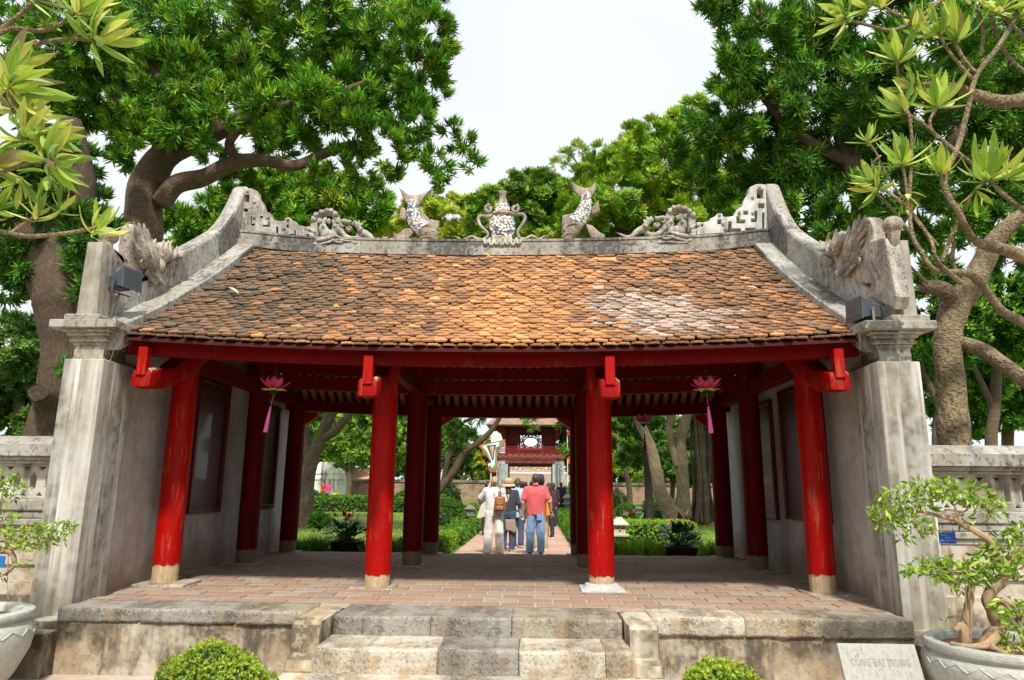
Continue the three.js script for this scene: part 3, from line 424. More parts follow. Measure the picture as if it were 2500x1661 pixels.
    const o = part(gate, 'dragon_ornament', JU([
      c([[1060, 900], [1055, 760], [1075, 650], [1150, 585], [1240, 560], [1320, 580], [1370, 660], [1400, 740], [1440, 850, .03], [1520, 915, .03], [1610, 925, .02], [1680, 880], [1690, 800], [1650, 740], [1580, 700]], .052, .026, { seg: 9 }),
      c([[1250, 930, .02], [1230, 830, .03], [1190, 750, .04], [1210, 680, .05], [1230, 630, .04]], .05, .02, { seg: 9 }), c([[1340, 930, .04], [1345, 800, .03], [1340, 720, .0], [1300, 640, 0]], .05, .03),
      c([[1560, 700, .03], [1500, 700, .05], [1450, 690, .05], [1420, 720, .05], [1440, 760, .05], [1480, 750, .06]], .026, .018), c([[1700, 830], [1760, 850], [1820, 890], [1870, 935], [1940, 945], [2010, 915], [2100, 875]], .05, .006),
      c([[1080, 1010, .1], [1150, 1035, .13], [1280, 1010, .16], [1400, 975, .16], [1540, 985, .13], [1680, 965, .11]], .022, .008), c([[1130, 1050, .12], [1250, 1065, .14], [1400, 1050, .14], [1570, 1060, .12]], .020, .008), c([[1120, 980, .12], [1260, 960, .16], [1380, 930, .16], [1470, 955, .12]], .030, .014),
      c([[1380, 900, .10], [1330, 960, .14], [1400, 1010, .15], [1460, 1000, .14], [1430, 960, .14]], .026, .014), c([[1580, 980, .1], [1640, 1010, .12], [1700, 980, .1]], .018, .008)]), M.carved);
    part(o, 'mane', JU([[[1075, 860], [1000, 780]], [[1070, 900], [990, 850]], [[1080, 950], [1000, 900]], [[1100, 1000], [1040, 985]], [[1110, 1030], [1070, 1030]], [[1060, 690], [1030, 620]], [[1100, 630], [1090, 570]], [[1160, 580], [1165, 535]], [[1240, 560], [1250, 520]], [[1300, 570], [1320, 525]], [[1350, 610], [1390, 580]], [[1390, 700], [1425, 690]], [[1670, 830], [1735, 790]], [[1665, 800], [1720, 720]], [[1650, 780], [1680, 680]], [[1620, 750], [1620, 680]], [[1170, 700], [1120, 650]], [[1250, 700], [1290, 690]]].map(([a, b]) => s(a, b, rr(-12, 12), rr(-8, 8), .05)).concat([sph(.045, v3(q(1290, 560), .04), [1, .9, 1])])), M.carved);
    part(o, 'snout', JU([sph(.125, v3(q(1265, 890), .05), [1.15, .8, .9]), sph(.07, v3(q(1170, 800), .05), [.8, 1.4, .8]), sph(.065, v3(q(1380, 800), .05), [.8, 1.5, .8]), ...[1205, 1240, 1275, 1310].map(x => sph(.026, v3(q(x, 855), .12), [.8, 1.2, .8])), sph(.05, v3(q(1535, 790), .02), [1.3, 1, .8]), tf(new THREE.TorusGeometry(.03, .012, 6, 14), v3(q(1540, 790), .06))]), M.carved);
    part(o, 'eye', JU([sph(.03, v3(q(1195, 770), .10)), sph(.03, v3(q(1350, 770), .09))]), M.carved);
    const fq = side === 'left' ? at(580, 420, 5.62) : mir(2460, -10), rect = (x0, y0, x1, y1) => [fq(x0, y0), fq(x1, y0), fq(x1, y1), fq(x0, y1)];
    const outl = [[70, 255], [130, 240], [205, 245], [290, 285], [305, 375], [350, 420], [395, 555], [465, 585], [505, 675], [580, 690], [655, 688], [665, 645], [735, 645], [760, 680], [830, 715], [850, 750], [930, 765], [1015, 762], [1015, 940], [30, 920]].map(p => fq(...p));
    const g = ext(shape(outl, [rect(108, 320, 192, 440), rect(95, 512, 172, 575), rect(92, 640, 120, 860), [[190, 615], [222, 615], [222, 720], [270, 720], [270, 762], [190, 762]].map(p => fq(...p)), rect(318, 615, 376, 660), [[355, 735], [430, 735], [430, 690], [470, 690], [470, 780], [355, 780]].map(p => fq(...p)), rect(215, 848, 350, 905), [[415, 855], [540, 855], [540, 760], [585, 760], [585, 870], [640, 870], [640, 915], [415, 915]].map(p => fq(...p)), rect(680, 730, 730, 790), [[720, 860], [790, 860], [790, 805], [825, 805], [825, 870], [865, 870], [865, 925], [720, 925]].map(p => fq(...p)), rect(955, 860, 1000, 930), rect(925, 795, 960, 825)].map(h => side === 'left' ? h : h)), .16, .012);
    g.translate(0, 0, Z - .10); const fr = part(gate, 'fretwork', uvBox(g), side === 'left' ? M.carved : M.plaster); for (const [x, y] of [[255, 430], [160, 280], [440, 640], [710, 665], [1000, 800], [660, 790], [250, 640]]) part(fr, 'boss', uvBox(box(.05, .045, .05, v3(fq(x, y), .06), undefined, .008)), M.carved);
  }
  // flame-haired guardian carvings behind the upper piers, in the plane of each parapet
  for (const [s, ox, oy, fl, sm, pan, ball, hook] of [
    [-1, 150, 500, [[[760, 640], [650, 170]], [[740, 600], [610, 190]], [[790, 640], [715, 180]], [[800, 620], [760, 230]], [[820, 620], [835, 330]], [[780, 650], [700, 350]], [[720, 600], [590, 330]], [[840, 640], [830, 430]]], [[[905, 560], [905, 365]], [[930, 540], [955, 345]], [[960, 540], [1000, 340]], [[980, 530], [1030, 400]], [[1050, 520], [1100, 450]], [[900, 560], [860, 440]]], [[440, 400], [545, 470], [575, 540], [600, 560], [605, 640], [632, 700], [610, 775], [650, 900], [520, 1000], [370, 1060], [395, 780], [410, 720], [430, 560]], [455, 300], [[600, 560], [640, 660], [740, 690], [760, 600]]],
    [1, 1960, 480, [[[560, 640], [640, 180]], [[580, 640], [605, 215]], [[540, 620], [690, 200]], [[560, 600], [725, 275]], [[520, 640], [530, 280]], [[590, 640], [680, 400]], [[540, 640], [610, 340]], [[500, 640], [500, 400]]], [[[360, 560], [345, 340]], [[370, 560], [400, 310]], [[400, 560], [470, 350]], [[340, 560], [310, 400]], [[300, 510], [250, 425]], [[420, 560], [440, 420]]], [[870, 395], [715, 420], [735, 470], [690, 560], [712, 620], [700, 690], [735, 740], [730, 830], [700, 960], [960, 1080], [985, 960], [910, 560]], [860, 275], [[690, 640], [700, 760], [620, 790], [560, 690]]]]) {
    const X0 = s * 4.44, q = (x, y, dx = 0) => { const p = PX(ox + x / 3.919, oy + y / 3.919, X0); return [X0 - s * dx, p.y, p.z]; };
    const list = []; for (const [i, [a, b]] of [...fl, ...sm].entries()) for (const dx of [.10, .03]) { const A = q(...a, dx), B = q(...b, dx + rr(-.02, .03)); list.push(spike(A, B, [rr(-.01, .01), .02, rr(-.10, .10)], (i < fl.length ? .085 : .06) * rr(.8, 1.1))); }
    const sil = (s < 0 ? [[620, 700], [590, 400], [612, 220], [650, 185], [715, 220], [780, 280], [830, 350], [840, 460], [878, 560], [905, 390], [955, 360], [1000, 360], [1035, 410], [1055, 490], [1105, 465], [1115, 485], [1000, 570], [850, 700], [760, 760], [640, 790]] : [[755, 830], [735, 310], [705, 210], [640, 195], [592, 235], [525, 300], [502, 370], [400, 330], [345, 355], [322, 425], [255, 435], [258, 480], [320, 515], [340, 600], [400, 750], [500, 800], [600, 840]]).map(([x, y]) => { const p = q(x, y); return [-p[2], p[1]]; }), sg = ext(shape(sil), .16, .045, 2); sg.rotateY(Math.PI / 2); sg.translate(X0 - .08, 0, 0); list.push(toCreasedNormals(clean(sg), .8));
    const o = part(gate, 'guardian_carving', JU(list), mat('grey carved stucco', { tex: T.carved, c: [.95, .92, .86], bump: .015 }));
    const cl = []; for (let i = 0; i < 16; i++) { const t = pick(fl), b = q(mix(t[0][0], t[1][0], rr(0, .55)), mix(t[0][1], t[1][1], rr(0, .55)), rr(.08, .15)), r = rr(.03, .06), a0 = rr(0, 6); cl.push(tube([0, 1, 2, 3, 4, 5].map(j => [b[0], b[1] + Math.sin(a0 + j * .95) * r * (1 - j * .1), b[2] + Math.cos(a0 + j * .95) * r * (1 - j * .1)]), .016, { seg: 5, n: 12 })); }
    for (let i = 0; i < 7; i++) { const a = q(mix(fl[0][0][0], fl[0][0][0] + s * -90, i / 6), fl[0][0][1] + 20 + i * 18, .13); cl.push(tube([[a[0], a[1] + .10, a[2] - .12], [a[0] - s * .02, a[1] + .02, a[2] - .03], [a[0], a[1] + .05, a[2] + .05], [a[0], a[1] - .04, a[2] + .12]], .018, { seg: 5 })); } part(o, 'carved_curl', JU(cl), M.carved);
    const hs = pan.map(([x, y]) => { const p = q(x, y); return [p[2] * -1, p[1]]; }), cen = hs.reduce((a, b) => [a[0] + b[0] / hs.length, a[1] + b[1] / hs.length], [0, 0]), hole = (dz, dy, r) => [0, 1, 2, 3, 4, 5].map(i => [cen[0] + dz + Math.cos(i * 1.047) * r, cen[1] + dy + Math.sin(i * 1.047) * r * 1.6]);
    const g = ext(shape(hs, [hole(-.07, .14, .018), hole(.05, .02, .016), hole(-.05, -.14, .018), hole(.06, .2, .013), hole(.0, -.05, .012)]), .16, .03, 2); g.rotateY(Math.PI / 2); g.translate(X0 - .1, 0, 0); part(gate, 'pierced_panel', uvBox(g), M.carved);
    const bl = q(...ball); part(o, 'ball_finial', uvBox(J([sph(.105, bl, [1, .95, 1.1], 16), tube([[bl[0], bl[1], bl[2] + .02], [bl[0], bl[1] - .2, bl[2] - .02], [bl[0], bl[1] - .42, bl[2] - .12]], [.07, .06, .04], { seg: 8, wob: .2, wf: 9 })])), brown);
    part(o, 'scroll', uvBox(tube(hook.map(([x, y]) => q(x, y, .02)), [.03, .06, .06, .03], { seg: 8 })), M.carved);
  }
}
// ---------- wall plaques, lotus lanterns, floodlights ----------
{
  const board = (() => { const c = document.createElement('canvas'); c.width = 256; c.height = 512; const g = c.getContext('2d'); g.fillStyle = '#2a0806'; g.fillRect(0, 0, 256, 512); const R = rng(4); for (let i = 0; i < 900; i++) { g.fillStyle = `rgba(${90 + R() * 40 | 0},${40 + R() * 20 | 0},15,.10)`; g.fillRect(0, R() * 512, 256, 1 + R() * 2); } g.fillStyle = 'rgba(150,95,35,.5)'; for (let x = 30; x < 230; x += 26) for (let y = 90; y < 440; y += 13) { if (R() < .15) continue; for (let k = 0; k < 4; k++) g.fillRect(x + R() * 8, y + R() * 8, 2 + R() * 8, 1.2); } const t = new THREE.CanvasTexture(c); t.colorSpace = THREE.SRGBColorSpace; return t; })();
  const bm = mat('glossy inscription board', { roughness: .4, clearcoat: .35, clearcoatRoughness: .05 }); bm.map = board;
  for (const [s, z0, z1, y0, y1, where] of [[-1, -1.96, -.96, .79, 2.74, 'behind the front left column'], [-1, -4.2, -3.5, .78, 2.63, 'farther back on the left wall'], [1, -1.85, -.32, .78, 2.66, 'behind the front right column'], [1, -3.1, -2.25, .75, 2.6, 'farther back on the right wall']]) {
    const t = thing('inscription_board', 'dark framed board with faint gold script on the wall ' + where, 'plaque', null, [s * 4.3, y0, (z0 + z1) / 2]); const w = z1 - z0, h = y1 - y0, x = -s * .03;
    const g = new THREE.PlaneGeometry(w - .1, h - .1); const bd = new THREE.BoxGeometry(.02, h - .1, w - .1); bd.translate(x * .5, h / 2, 0); part(t, 'board', bd, bm);
    part(t, 'frame', JU([box(.07, .07, w, [x, .035, 0]), box(.07, .07, w, [x, h - .035, 0]), box(.07, h - .14, .07, [x, h / 2, w / 2 - .035]), box(.07, h - .14, .07, [x, h / 2, -w / 2 + .035])]), mat('dark red frame', { tex: T.redwood, c: [.22, .35, .4], roughness: .3 }));
  }
  const pinks = [[.85, .16, .36], [.75, .06, .30], [.62, .02, .14]].map((c, i) => mat('pink silk petal ' + 'abc'[i], { c, roughness: .7, transmission: .3, thickness: 0 })), sepal = mat('yellow green silk', { c: [.50, .52, .035], roughness: .8, transmission: .25, thickness: 0 }), tas = mat('pink tassel thread', { c: [.95, .22, .55], roughness: .8 }), wire = mat('thin wire', { c: [.12, .11, .10], roughness: .5 });
  const petal = (L, W, cup, curl) => { const nu = 6, nv = 8, pos = [], idx = []; for (let j = 0; j <= nv; j++) for (let i = 0; i <= nu; i++) { const t = j / nv, u = i / nu * 2 - 1, w = W * Math.sin(Math.min(1, t * .98 + .04) * Math.PI) ** .75 * (1 - .25 * t); pos.push(u * w, L * t * (1 - .1 * t), cup * Math.sin(t * Math.PI * .75) - .35 * cup * u * u + curl * t * t * t); } for (let j = 0; j < nv; j++) for (let i = 0; i < nu; i++) { const a = j * (nu + 1) + i; idx.push(a, a + 1, a + nu + 1, a + 1, a + nu + 2, a + nu + 1); } const g = new THREE.BufferGeometry(); g.setAttribute('position', new THREE.Float32BufferAttribute(pos, 3)); g.setIndex(idx); g.computeVertexNormals(); return g; };
  const pIn = petal(.19, .068, .05, -.03), pOut = petal(.19, .056, .05, .05), sep = petal(.15, .05, .012, .03);
  function lantern(px, py, z, sc, label, lean, open) {
    const p = P(px, py, z), t = thing('lotus_lantern', label, 'lantern', null, [p.x, p.y, p.z]); t.scale.setScalar(sc);
    const put = (n, g, m, a, tilt, r, y) => { const o = part(t, n, g, m); o.position.set(Math.sin(a) * r, y, Math.cos(a) * r); o.rotation.set(tilt, a, 0, 'YXZ'); };
    for (let i = 0; i < 5; i++) put('petal', pIn, pinks[i % 2], i * 1.257 + .3, open ? .30 : .10, .055, .0);
    for (let i = 0; i < 6; i++) put('petal', pOut, pinks[1 + i % 2], i * 1.047 + .9, (open ? .42 : .30) + (i % 2) * .22, .055, -.005);
    for (let i = 0; i < 6; i++) put('sepal', sep, sepal, i * 1.047 + .2, 1.25, .035, -.02);
    part(t, 'base', J([cyl(.05, .058, .035, 18, [0, -.045, 0]), cyl(.03, .014, .04, 12, [0, -.082, 0])]), M.black);
    part(t, 'hanger', J([tube([[0, .02, 0], [.01, .16, 0], [0, .45, 0]], .0022, { seg: 4 }), tube([[-.03, .02, 0], [-.028, .17, 0], [0, .25, 0]], .0018, { seg: 4 }), tube([[.03, .02, 0], [.028, .17, 0], [0, .25, 0]], .0018, { seg: 4 })]), wire);
    const th = [tube([[0, -.10, 0], [lean * .3, -.21, 0]], .003, { seg: 4 })]; for (let i = 0; i < 22; i++) { const a = i * 2.4, r = Math.sqrt(i / 22); th.push(tube([[lean * .35 + Math.cos(a) * r * .006, -.225, Math.sin(a) * r * .006], [lean * .65 + Math.cos(a) * r * .018, -.37, Math.sin(a) * r * .012], [lean + Math.cos(a) * r * .027, -.55 - (i % 3) * .006, Math.sin(a) * r * .018]], .005, { seg: 4, n: 5 })); }
    part(t, 'tassel', J(th), tas); part(t, 'bead', sph(.008, [lean * .33, -.215, 0]), M.black); return t;
  }
  lantern(669, 950, .35, .95, 'pink lotus lantern hanging beside the front left column, tassel swinging left', -.07, false);
  lantern(1725, 950, .35, .95, 'pink lotus lantern hanging near the front right column, tassel swinging right', .03, true);
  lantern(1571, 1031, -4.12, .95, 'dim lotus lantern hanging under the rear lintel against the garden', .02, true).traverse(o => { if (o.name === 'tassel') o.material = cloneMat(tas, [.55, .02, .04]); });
  for (const s of [-1, 1]) { // floodlights clamped to the eave corners
    const p = s < 0 ? P(300, 690, 1.25) : P(2112, 762, 1.3), t = thing('floodlight', s < 0 ? 'grey floodlight on a bent pole above the left eave corner' : 'grey floodlight on a bracket above the right eave corner', 'floodlight', null, [p.x, p.y, p.z], s < 0 ? -.25 : .2); t.scale.setScalar(.86);
    const rim = .17, fr = (w0, h0, w1, h1, L) => { const g = new THREE.CylinderGeometry(1, 1, L, 4, 1); g.rotateY(Math.PI / 4); g.scale(Math.SQRT1_2 * 2, 1, Math.SQRT1_2 * 2); const q = g.attributes.position; for (let i = 0; i < q.count; i++) { const top = q.getY(i) > 0; q.setX(i, Math.sign(q.getX(i)) * (Math.abs(q.getX(i)) > .01 ? (top ? h1 : h0) / 2 : 0)); q.setZ(i, Math.sign(q.getZ(i)) * (Math.abs(q.getZ(i)) > .01 ? (top ? w1 : w0) / 2 : 0)); } g.rotateZ(-Math.PI / 2); const h = g.toNonIndexed(); h.computeVertexNormals(); return h; };
    const hd = new THREE.Group(); hd.name = 'head'; t.add(hd); hd.rotation.z = s < 0 ? .12 : -.05; const flip = -s;
    const body = J([tf(fr(.20, .15, .24, .17, .17), [-.08, 0, 0]), tf(fr(.24, .17, .30, .27, .14), [.075, .015, 0]), box(.02, .30, .33, [.15, .015, 0], undefined, .006)]); if (s > 0) body.scale(-1, 1, 1); if (s > 0) { const q = body.attributes; for (let i = 0; i < q.position.count; i += 3) for (const a of [q.position, q.normal]) { const x = a.getX(i + 1), y = a.getY(i + 1), z = a.getZ(i + 1); a.setXYZ(i + 1, a.getX(i + 2), a.getY(i + 2), a.getZ(i + 2)); a.setXYZ(i + 2, x, y, z); } }
    part(hd, 'housing', body, M.steel); part(hd, 'lamp_glass', box(.008, .25, .28, [flip * .162, .015, 0], undefined, 0), M.glass);
    if (s > 0) part(hd, 'cooling_fins', J(Array.from({ length: 8 }, (_, i) => box(.15, .02, .006, [-.02, .115, -.12 + i * .034], [0, 0, .12], 0))), M.steel);
    part(t, 'bracket', J([box(.035, .19, .012, [.0, -.07, .15], [0, 0, s < 0 ? -.12 : 0], .003), box(.035, .012, .3, [s < 0 ? -.01 : 0, -.16, 0], undefined, .003), cyl(.012, .012, .012, 10, [0, .01, .16], [Math.PI / 2, 0, 0])]), s < 0 ? M.steel : mat('rusty bracket', { c: [.22, .16, .11], roughness: .8 }));
    if (s < 0) part(t, 'pole', tube([[-.01, -.16, .02], [-.05, -.32, .04], [-.085, -.56, .04], [-.07, -.64, .03], [.03, -.69, -.02], [.1, -.74, -.1]], .018, { seg: 10, n: 30 }), mat('grey pole', { c: [.10, .105, .10], roughness: .5 })); else part(t, 'post', J([box(.03, .2, .03, [0, -.24, .12], undefined, .004), box(.05, .05, .06, [.13, -.14, .05], undefined, .004)]), M.black);
    part(t, 'wire', J([tube(s < 0 ? [[.05, -.72, -.02], [.06, -.85, .04], [.04, -1.02, .06], [.0, -1.12, .06], [.03, -1.16, .05]] : [[.13, -.16, .06], [.15, -.26, .08], [.09, -.4, .08], [.10, -.5, .08]], .005, { seg: 5 })]), mat('yellow wire', { c: [.55, .42, .10] }));
  }
}
// ---------- balustrade walls, pots, stone sign ----------
{
  const lattice = mat('pale lime lattice', { tex: T.plaster, c: [1.02, 1.0, .95], bump: .01 });
  for (const s of [-1, 1]) {
    const t = thing('balustrade_wall', s < 0 ? 'old stone balustrade with pointed slots left of the gate' : 'old stone balustrade with rounded slots right of the gate', 'balustrade', null, [0, 0, 0]);
    const X = (a, b) => s < 0 ? [-b, -a] : [a, b], x0 = 4.5, x1 = 9.6, dy = s < 0 ? .03 : 0, bar = (y0, y1, zz, bev = .02) => uvBox(bb(...X(x0, x1), y0 + dy, y1 + dy, .72 - zz, .72 + zz, bev));
    const cp = ext(shape([[-.27, 1.47], [.27, 1.47], [.27, 1.60], [.2, 1.66], [.06, 1.705], [-.06, 1.705], [-.2, 1.66], [-.27, 1.60]].map(([a, b]) => [a, b + dy])), x1 - x0, .01); cp.rotateY(Math.PI / 2); cp.translate(s < 0 ? -x1 : x0, 0, .72); part(t, 'coping', uvBox(cp), M.cement);
    part(t, 'moulding', J([bar(1.42, 1.47, .22, .01), bar(1.385, 1.42, .18, .01), bar(.70, .775, .25, .015), bar(.64, .70, .215, .01)]), mat('streaked moulding', { tex: T.cement, c: [1.05, 1.06, .98] })); part(t, 'ledge', J([bar(.775, .86, .235), bar(.86, .99, .26, .02)]), M.cement); part(t, 'lower_wall', J([bar(.12, .64, .20, 0), bar(.28, .36, .235, .01), bar(GF - .1, .12, .24, .01)]), M.plinth);
    const holes = [], pitch = .192, n = 26, sg = []; for (let i = 0; i < n; i++) { const cx = .12 + i * pitch, w = .036, y0 = 1.075, y1 = 1.285; const pts = []; if (s > 0) { for (let k = 0; k <= 8; k++) { const a = Math.PI * k / 8; pts.push([cx + Math.cos(a) * w, y1 - w + Math.sin(a) * w]); } for (let k = 0; k <= 8; k++) { const a = Math.PI + Math.PI * k / 8; pts.push([cx + Math.cos(a) * w, y0 + w + Math.sin(a) * w]); } } else pts.push([cx + w * 1.05, y1 - .045], [cx, y1 + .012], [cx - w * 1.05, y1 - .045], [cx - w * 1.05, y0 + .045], [cx, y0 - .012], [cx + w * 1.05, y0 + .045]); holes.push(pts); if (i) { const mx = cx - pitch / 2; holes.push([[mx - .042, 1.352], [mx + .042, 1.352], [mx, 1.312]].reverse(), [[mx - .034, 1.022], [mx + .034, 1.022], [mx, 1.062]]); } }
    const L = x1 - x0, g = ext(shape([[0, .985], [L, .985], [L, 1.39], [0, 1.39]], holes), .13, .008); g.translate(s < 0 ? -x1 : x0, dy, .655); if (s < 0) { } part(t, 'pierced_panel', uvBox(g), lattice);
  }
  const glaze = mat('pale carved stone', { tex: T.concrete, c: [.80, .82, .80], bump: .01, roughness: .65 }), white = mat('white glazed stone', { tex: T.concrete, c: [.95, .98, .96], roughness: .55, bump: .004 });
  function pot(name, label, pos, pr, m, zigY, zigR, zigN, cart) {
    const t = thing(name, label, 'planter', null, pos); const g = lathe(pr, 56); const u = g.attributes.uv; for (let i = 0; i < u.count; i++) u.setXY(i, u.getX(i) * 3.6, u.getY(i) * 1.6); part(t, 'bowl', g, m);
    const zz = []; for (let i = 0; i <= zigN * 2; i++) { const a = i / (zigN * 2) * 2 * Math.PI, y = zigY + (i % 2 ? -.035 : .012), r = zigR(y) + .002; zz.push(V(Math.sin(a) * r, y, Math.cos(a) * r)); } part(t, 'petal_border', J(zz.slice(0, -1).map((p, i) => tube([p, p.clone().lerp(zz[i + 1], .5).multiply(V(1.008, 1, 1.008)), zz[i + 1]], .006, { seg: 4, n: 3 }))), m);
    const rl = []; for (const a0 of cart.at) { const pt = (u, v, e = .004) => { const y = cart.y + v * cart.h, r = zigR(y) + e, a = a0 + u * cart.w / r; return V(Math.sin(a) * r, y, Math.cos(a) * r); }; const ring = []; for (let i = 0; i <= 28; i++) { const a = i / 28 * 2 * Math.PI; ring.push(pt(Math.cos(a), Math.sin(a))); } rl.push(tube(ring, .008, { seg: 5, n: 56 })); for (let i = 0; i < 42; i++) { const a = rr(0, 6.28), r = Math.sqrt(rnd()) * .82, c = pt(Math.cos(a) * r, Math.sin(a) * r, 0); rl.push(tube([c, c.clone().add(V(rr(-.03, .03), rr(-.03, .03), 0)).multiplyScalar(1), pt(Math.cos(a + .4) * r, Math.sin(a + .4) * r, 0)], t2 => .012 * (1 - .6 * t2), { seg: 5, n: 4 })); } } part(t, 'carved_relief', J(rl), m);
    const rimIn = pr[pr.length - 1]; part(t, 'soil', uvBox(new THREE.CircleGeometry(rimIn[0] + .02, 32).rotateX(-Math.PI / 2).translate(0, rimIn[1] + .005, 0)), mat('potting soil', { tex: T.soil, c: [.55, .42, .36], bump: .03 })); return t;
  }
  const rOf = pr => y => { for (let i = 0; i < pr.length - 1; i++) if ((y - pr[i][1]) * (y - pr[i + 1][1]) <= 0 && pr[i][1] !== pr[i + 1][1]) return mix(pr[i][0], pr[i + 1][0], (y - pr[i][1]) / (pr[i + 1][1] - pr[i][1])); return pr[2][0]; };
  const pr1 = [[0, 0], [.42, 0], [.46, .03], [.56, .2], [.615, .36], [.62, .43], [.60, .475], [.575, .49], [.57, .505], [.585, .515], [.60, .53], [.60, .575], [.585, .585], [.53, .588], [.515, .57], [.51, .51]]; pot('bonsai_pot', 'wide grey stone bonsai pot in the right corner beside the engraved slab', [4.44, GF + .02, 2.55], pr1, glaze, .45, rOf(pr1), 22, { at: [-.75, .35], y: .24, h: .13, w: .2 });
  const pr2 = [[0, 0], [.30, 0], [.33, .04], [.45, .22], [.54, .42], [.565, .56], [.545, .64], [.50, .675], [.50, .69], [.53, .70], [.545, .72], [.545, .755], [.53, .765], [.46, .768], [.44, .75], [.43, .69]]; pot('bonsai_pot', 'white carved bonsai pot in the left corner, cut by the frame', [-4.53, GF - .07, 2.42], pr2, white, .60, rOf(pr2), 18, { at: [.62, -.5], y: .36, h: .16, w: .17 });
  // engraved slab
  const W = 1024, H = 640, draw = (col, bump) => { const c = document.createElement('canvas'); c.width = W; c.height = H; const g = c.getContext('2d'); const R = rng(31); g.fillStyle = bump ? '#808080' : '#ffffff'; g.fillRect(0, 0, W, H); if (!bump) for (let i = 0; i < 2600; i++) { const v = R(); g.fillStyle = `rgba(${v < .5 ? '90,88,78' : '255,255,250'},${.02 + .05 * R()})`; g.fillRect(R() * W, R() * H, 3 + R() * 40, 3 + R() * 60); } g.textAlign = 'center'; g.textBaseline = 'alphabetic'; const line = (s, y, px) => { g.font = `bold ${px}px sans-serif`; if (bump) { g.fillStyle = '#303030'; g.fillText(s, W / 2, y); } else { g.fillStyle = 'rgba(70,66,58,.20)'; g.fillText(s, W / 2, y); g.fillStyle = 'rgba(255,255,250,.25)'; g.fillText(s, W / 2 + 2, y + 3); } }; line('CONG DAI TRUNG', 200, 92); if (bump) g.fillStyle = '#303030'; else g.fillStyle = 'rgba(70,66,58,.20)'; { const wAll = g.measureText('CONG DAI TRUNG').width, x0 = W / 2 - wAll / 2, at = s => x0 + g.measureText(s).width; g.lineWidth = 8; g.strokeStyle = g.fillStyle; const o = (at('C') + at('CO')) / 2; g.beginPath(); g.moveTo(o - 20, 122); g.lineTo(o, 106); g.lineTo(o + 20, 122); g.moveTo(o + 18, 108); g.quadraticCurveTo(o + 38, 96, o + 24, 86); g.stroke(); const d = at('CONG '); g.fillRect(d - 6, 160, 34, 10); const a2 = (at('CONG D') + at('CONG DA')) / 2; g.beginPath(); g.arc(a2, 222, 8, 0, 7); g.fill(); } line('DAI TRUNG GATE', 470, 84); const t = new THREE.CanvasTexture(c); if (!bump) t.colorSpace = THREE.SRGBColorSpace; return t; };
  const sm = mat('engraved grey slab face', { c: [.36, .36, .325], roughness: .7 }); sm.map = draw('', false); sm.bumpMap = draw('', true); sm.bumpScale = .012;
  const a = P(2040, 1578, 2.35), b = P(2228, 1577, 2.35), t = thing('stone_sign', 'leaning grey stone slab engraved with the gate name', 'sign', null, [(a.x + b.x) / 2, GF + .012, 2.62]); const h = a.y - GF + .02, w = b.x - a.x; t.rotation.x = -.42; const hh = h / Math.cos(.42);
  part(t, 'slab', uvBox(box(w, hh, .05, [0, hh / 2, -.026], undefined, .004)), mat('slab stone', { tex: T.concrete, c: [.95, .95, .86] })); const f = new THREE.PlaneGeometry(w - .006, hh - .006); f.translate(0, hh / 2, .0005); part(t, 'engraved_face', f, sm);
}
// ---------- leaves and trees ----------
const leafMat = (name, c, o = {}) => mat(name, { c, roughness: .82, transmission: .22, thickness: 0, clearcoat: .16, clearcoatRoughness: .35, specularIntensity: .4, side: THREE.DoubleSide, ...o });
function leafGeo(L, W, fold = .25, droop = .2, n = 2) { // a folded blade along +y, n segments
  const pos = [], idx = []; for (let j = 0; j <= n; j++) { const t = j / n, w = j === n ? 0 : W * (j === 0 ? .12 : Math.sin(Math.PI * Math.pow(t, .85)) * .5 + .0), y = L * t, z = -droop * L * t * t; if (j === n) pos.push(0, y, z); else pos.push(-w, y, z + fold * w, 0, y, z, w, y, z + fold * w); }
  for (let j = 0; j < n - 1; j++) { const a = j * 3, b = a + 3; idx.push(a, a + 1, b, a + 1, b + 1, b, a + 1, a + 2, b + 1, a + 2, b + 2, b + 1); } const a = (n - 1) * 3, q = n * 3; idx.push(a, a + 1, q, a + 1, a + 2, q);
  const g = new THREE.BufferGeometry(); g.setAttribute('position', new THREE.Float32BufferAttribute(pos, 3)); g.setIndex(idx); const h = g.toNonIndexed(); h.computeVertexNormals(); h.setAttribute('uv', new THREE.BufferAttribute(new Float32Array(h.attributes.position.count * 2), 2)); return h;
}
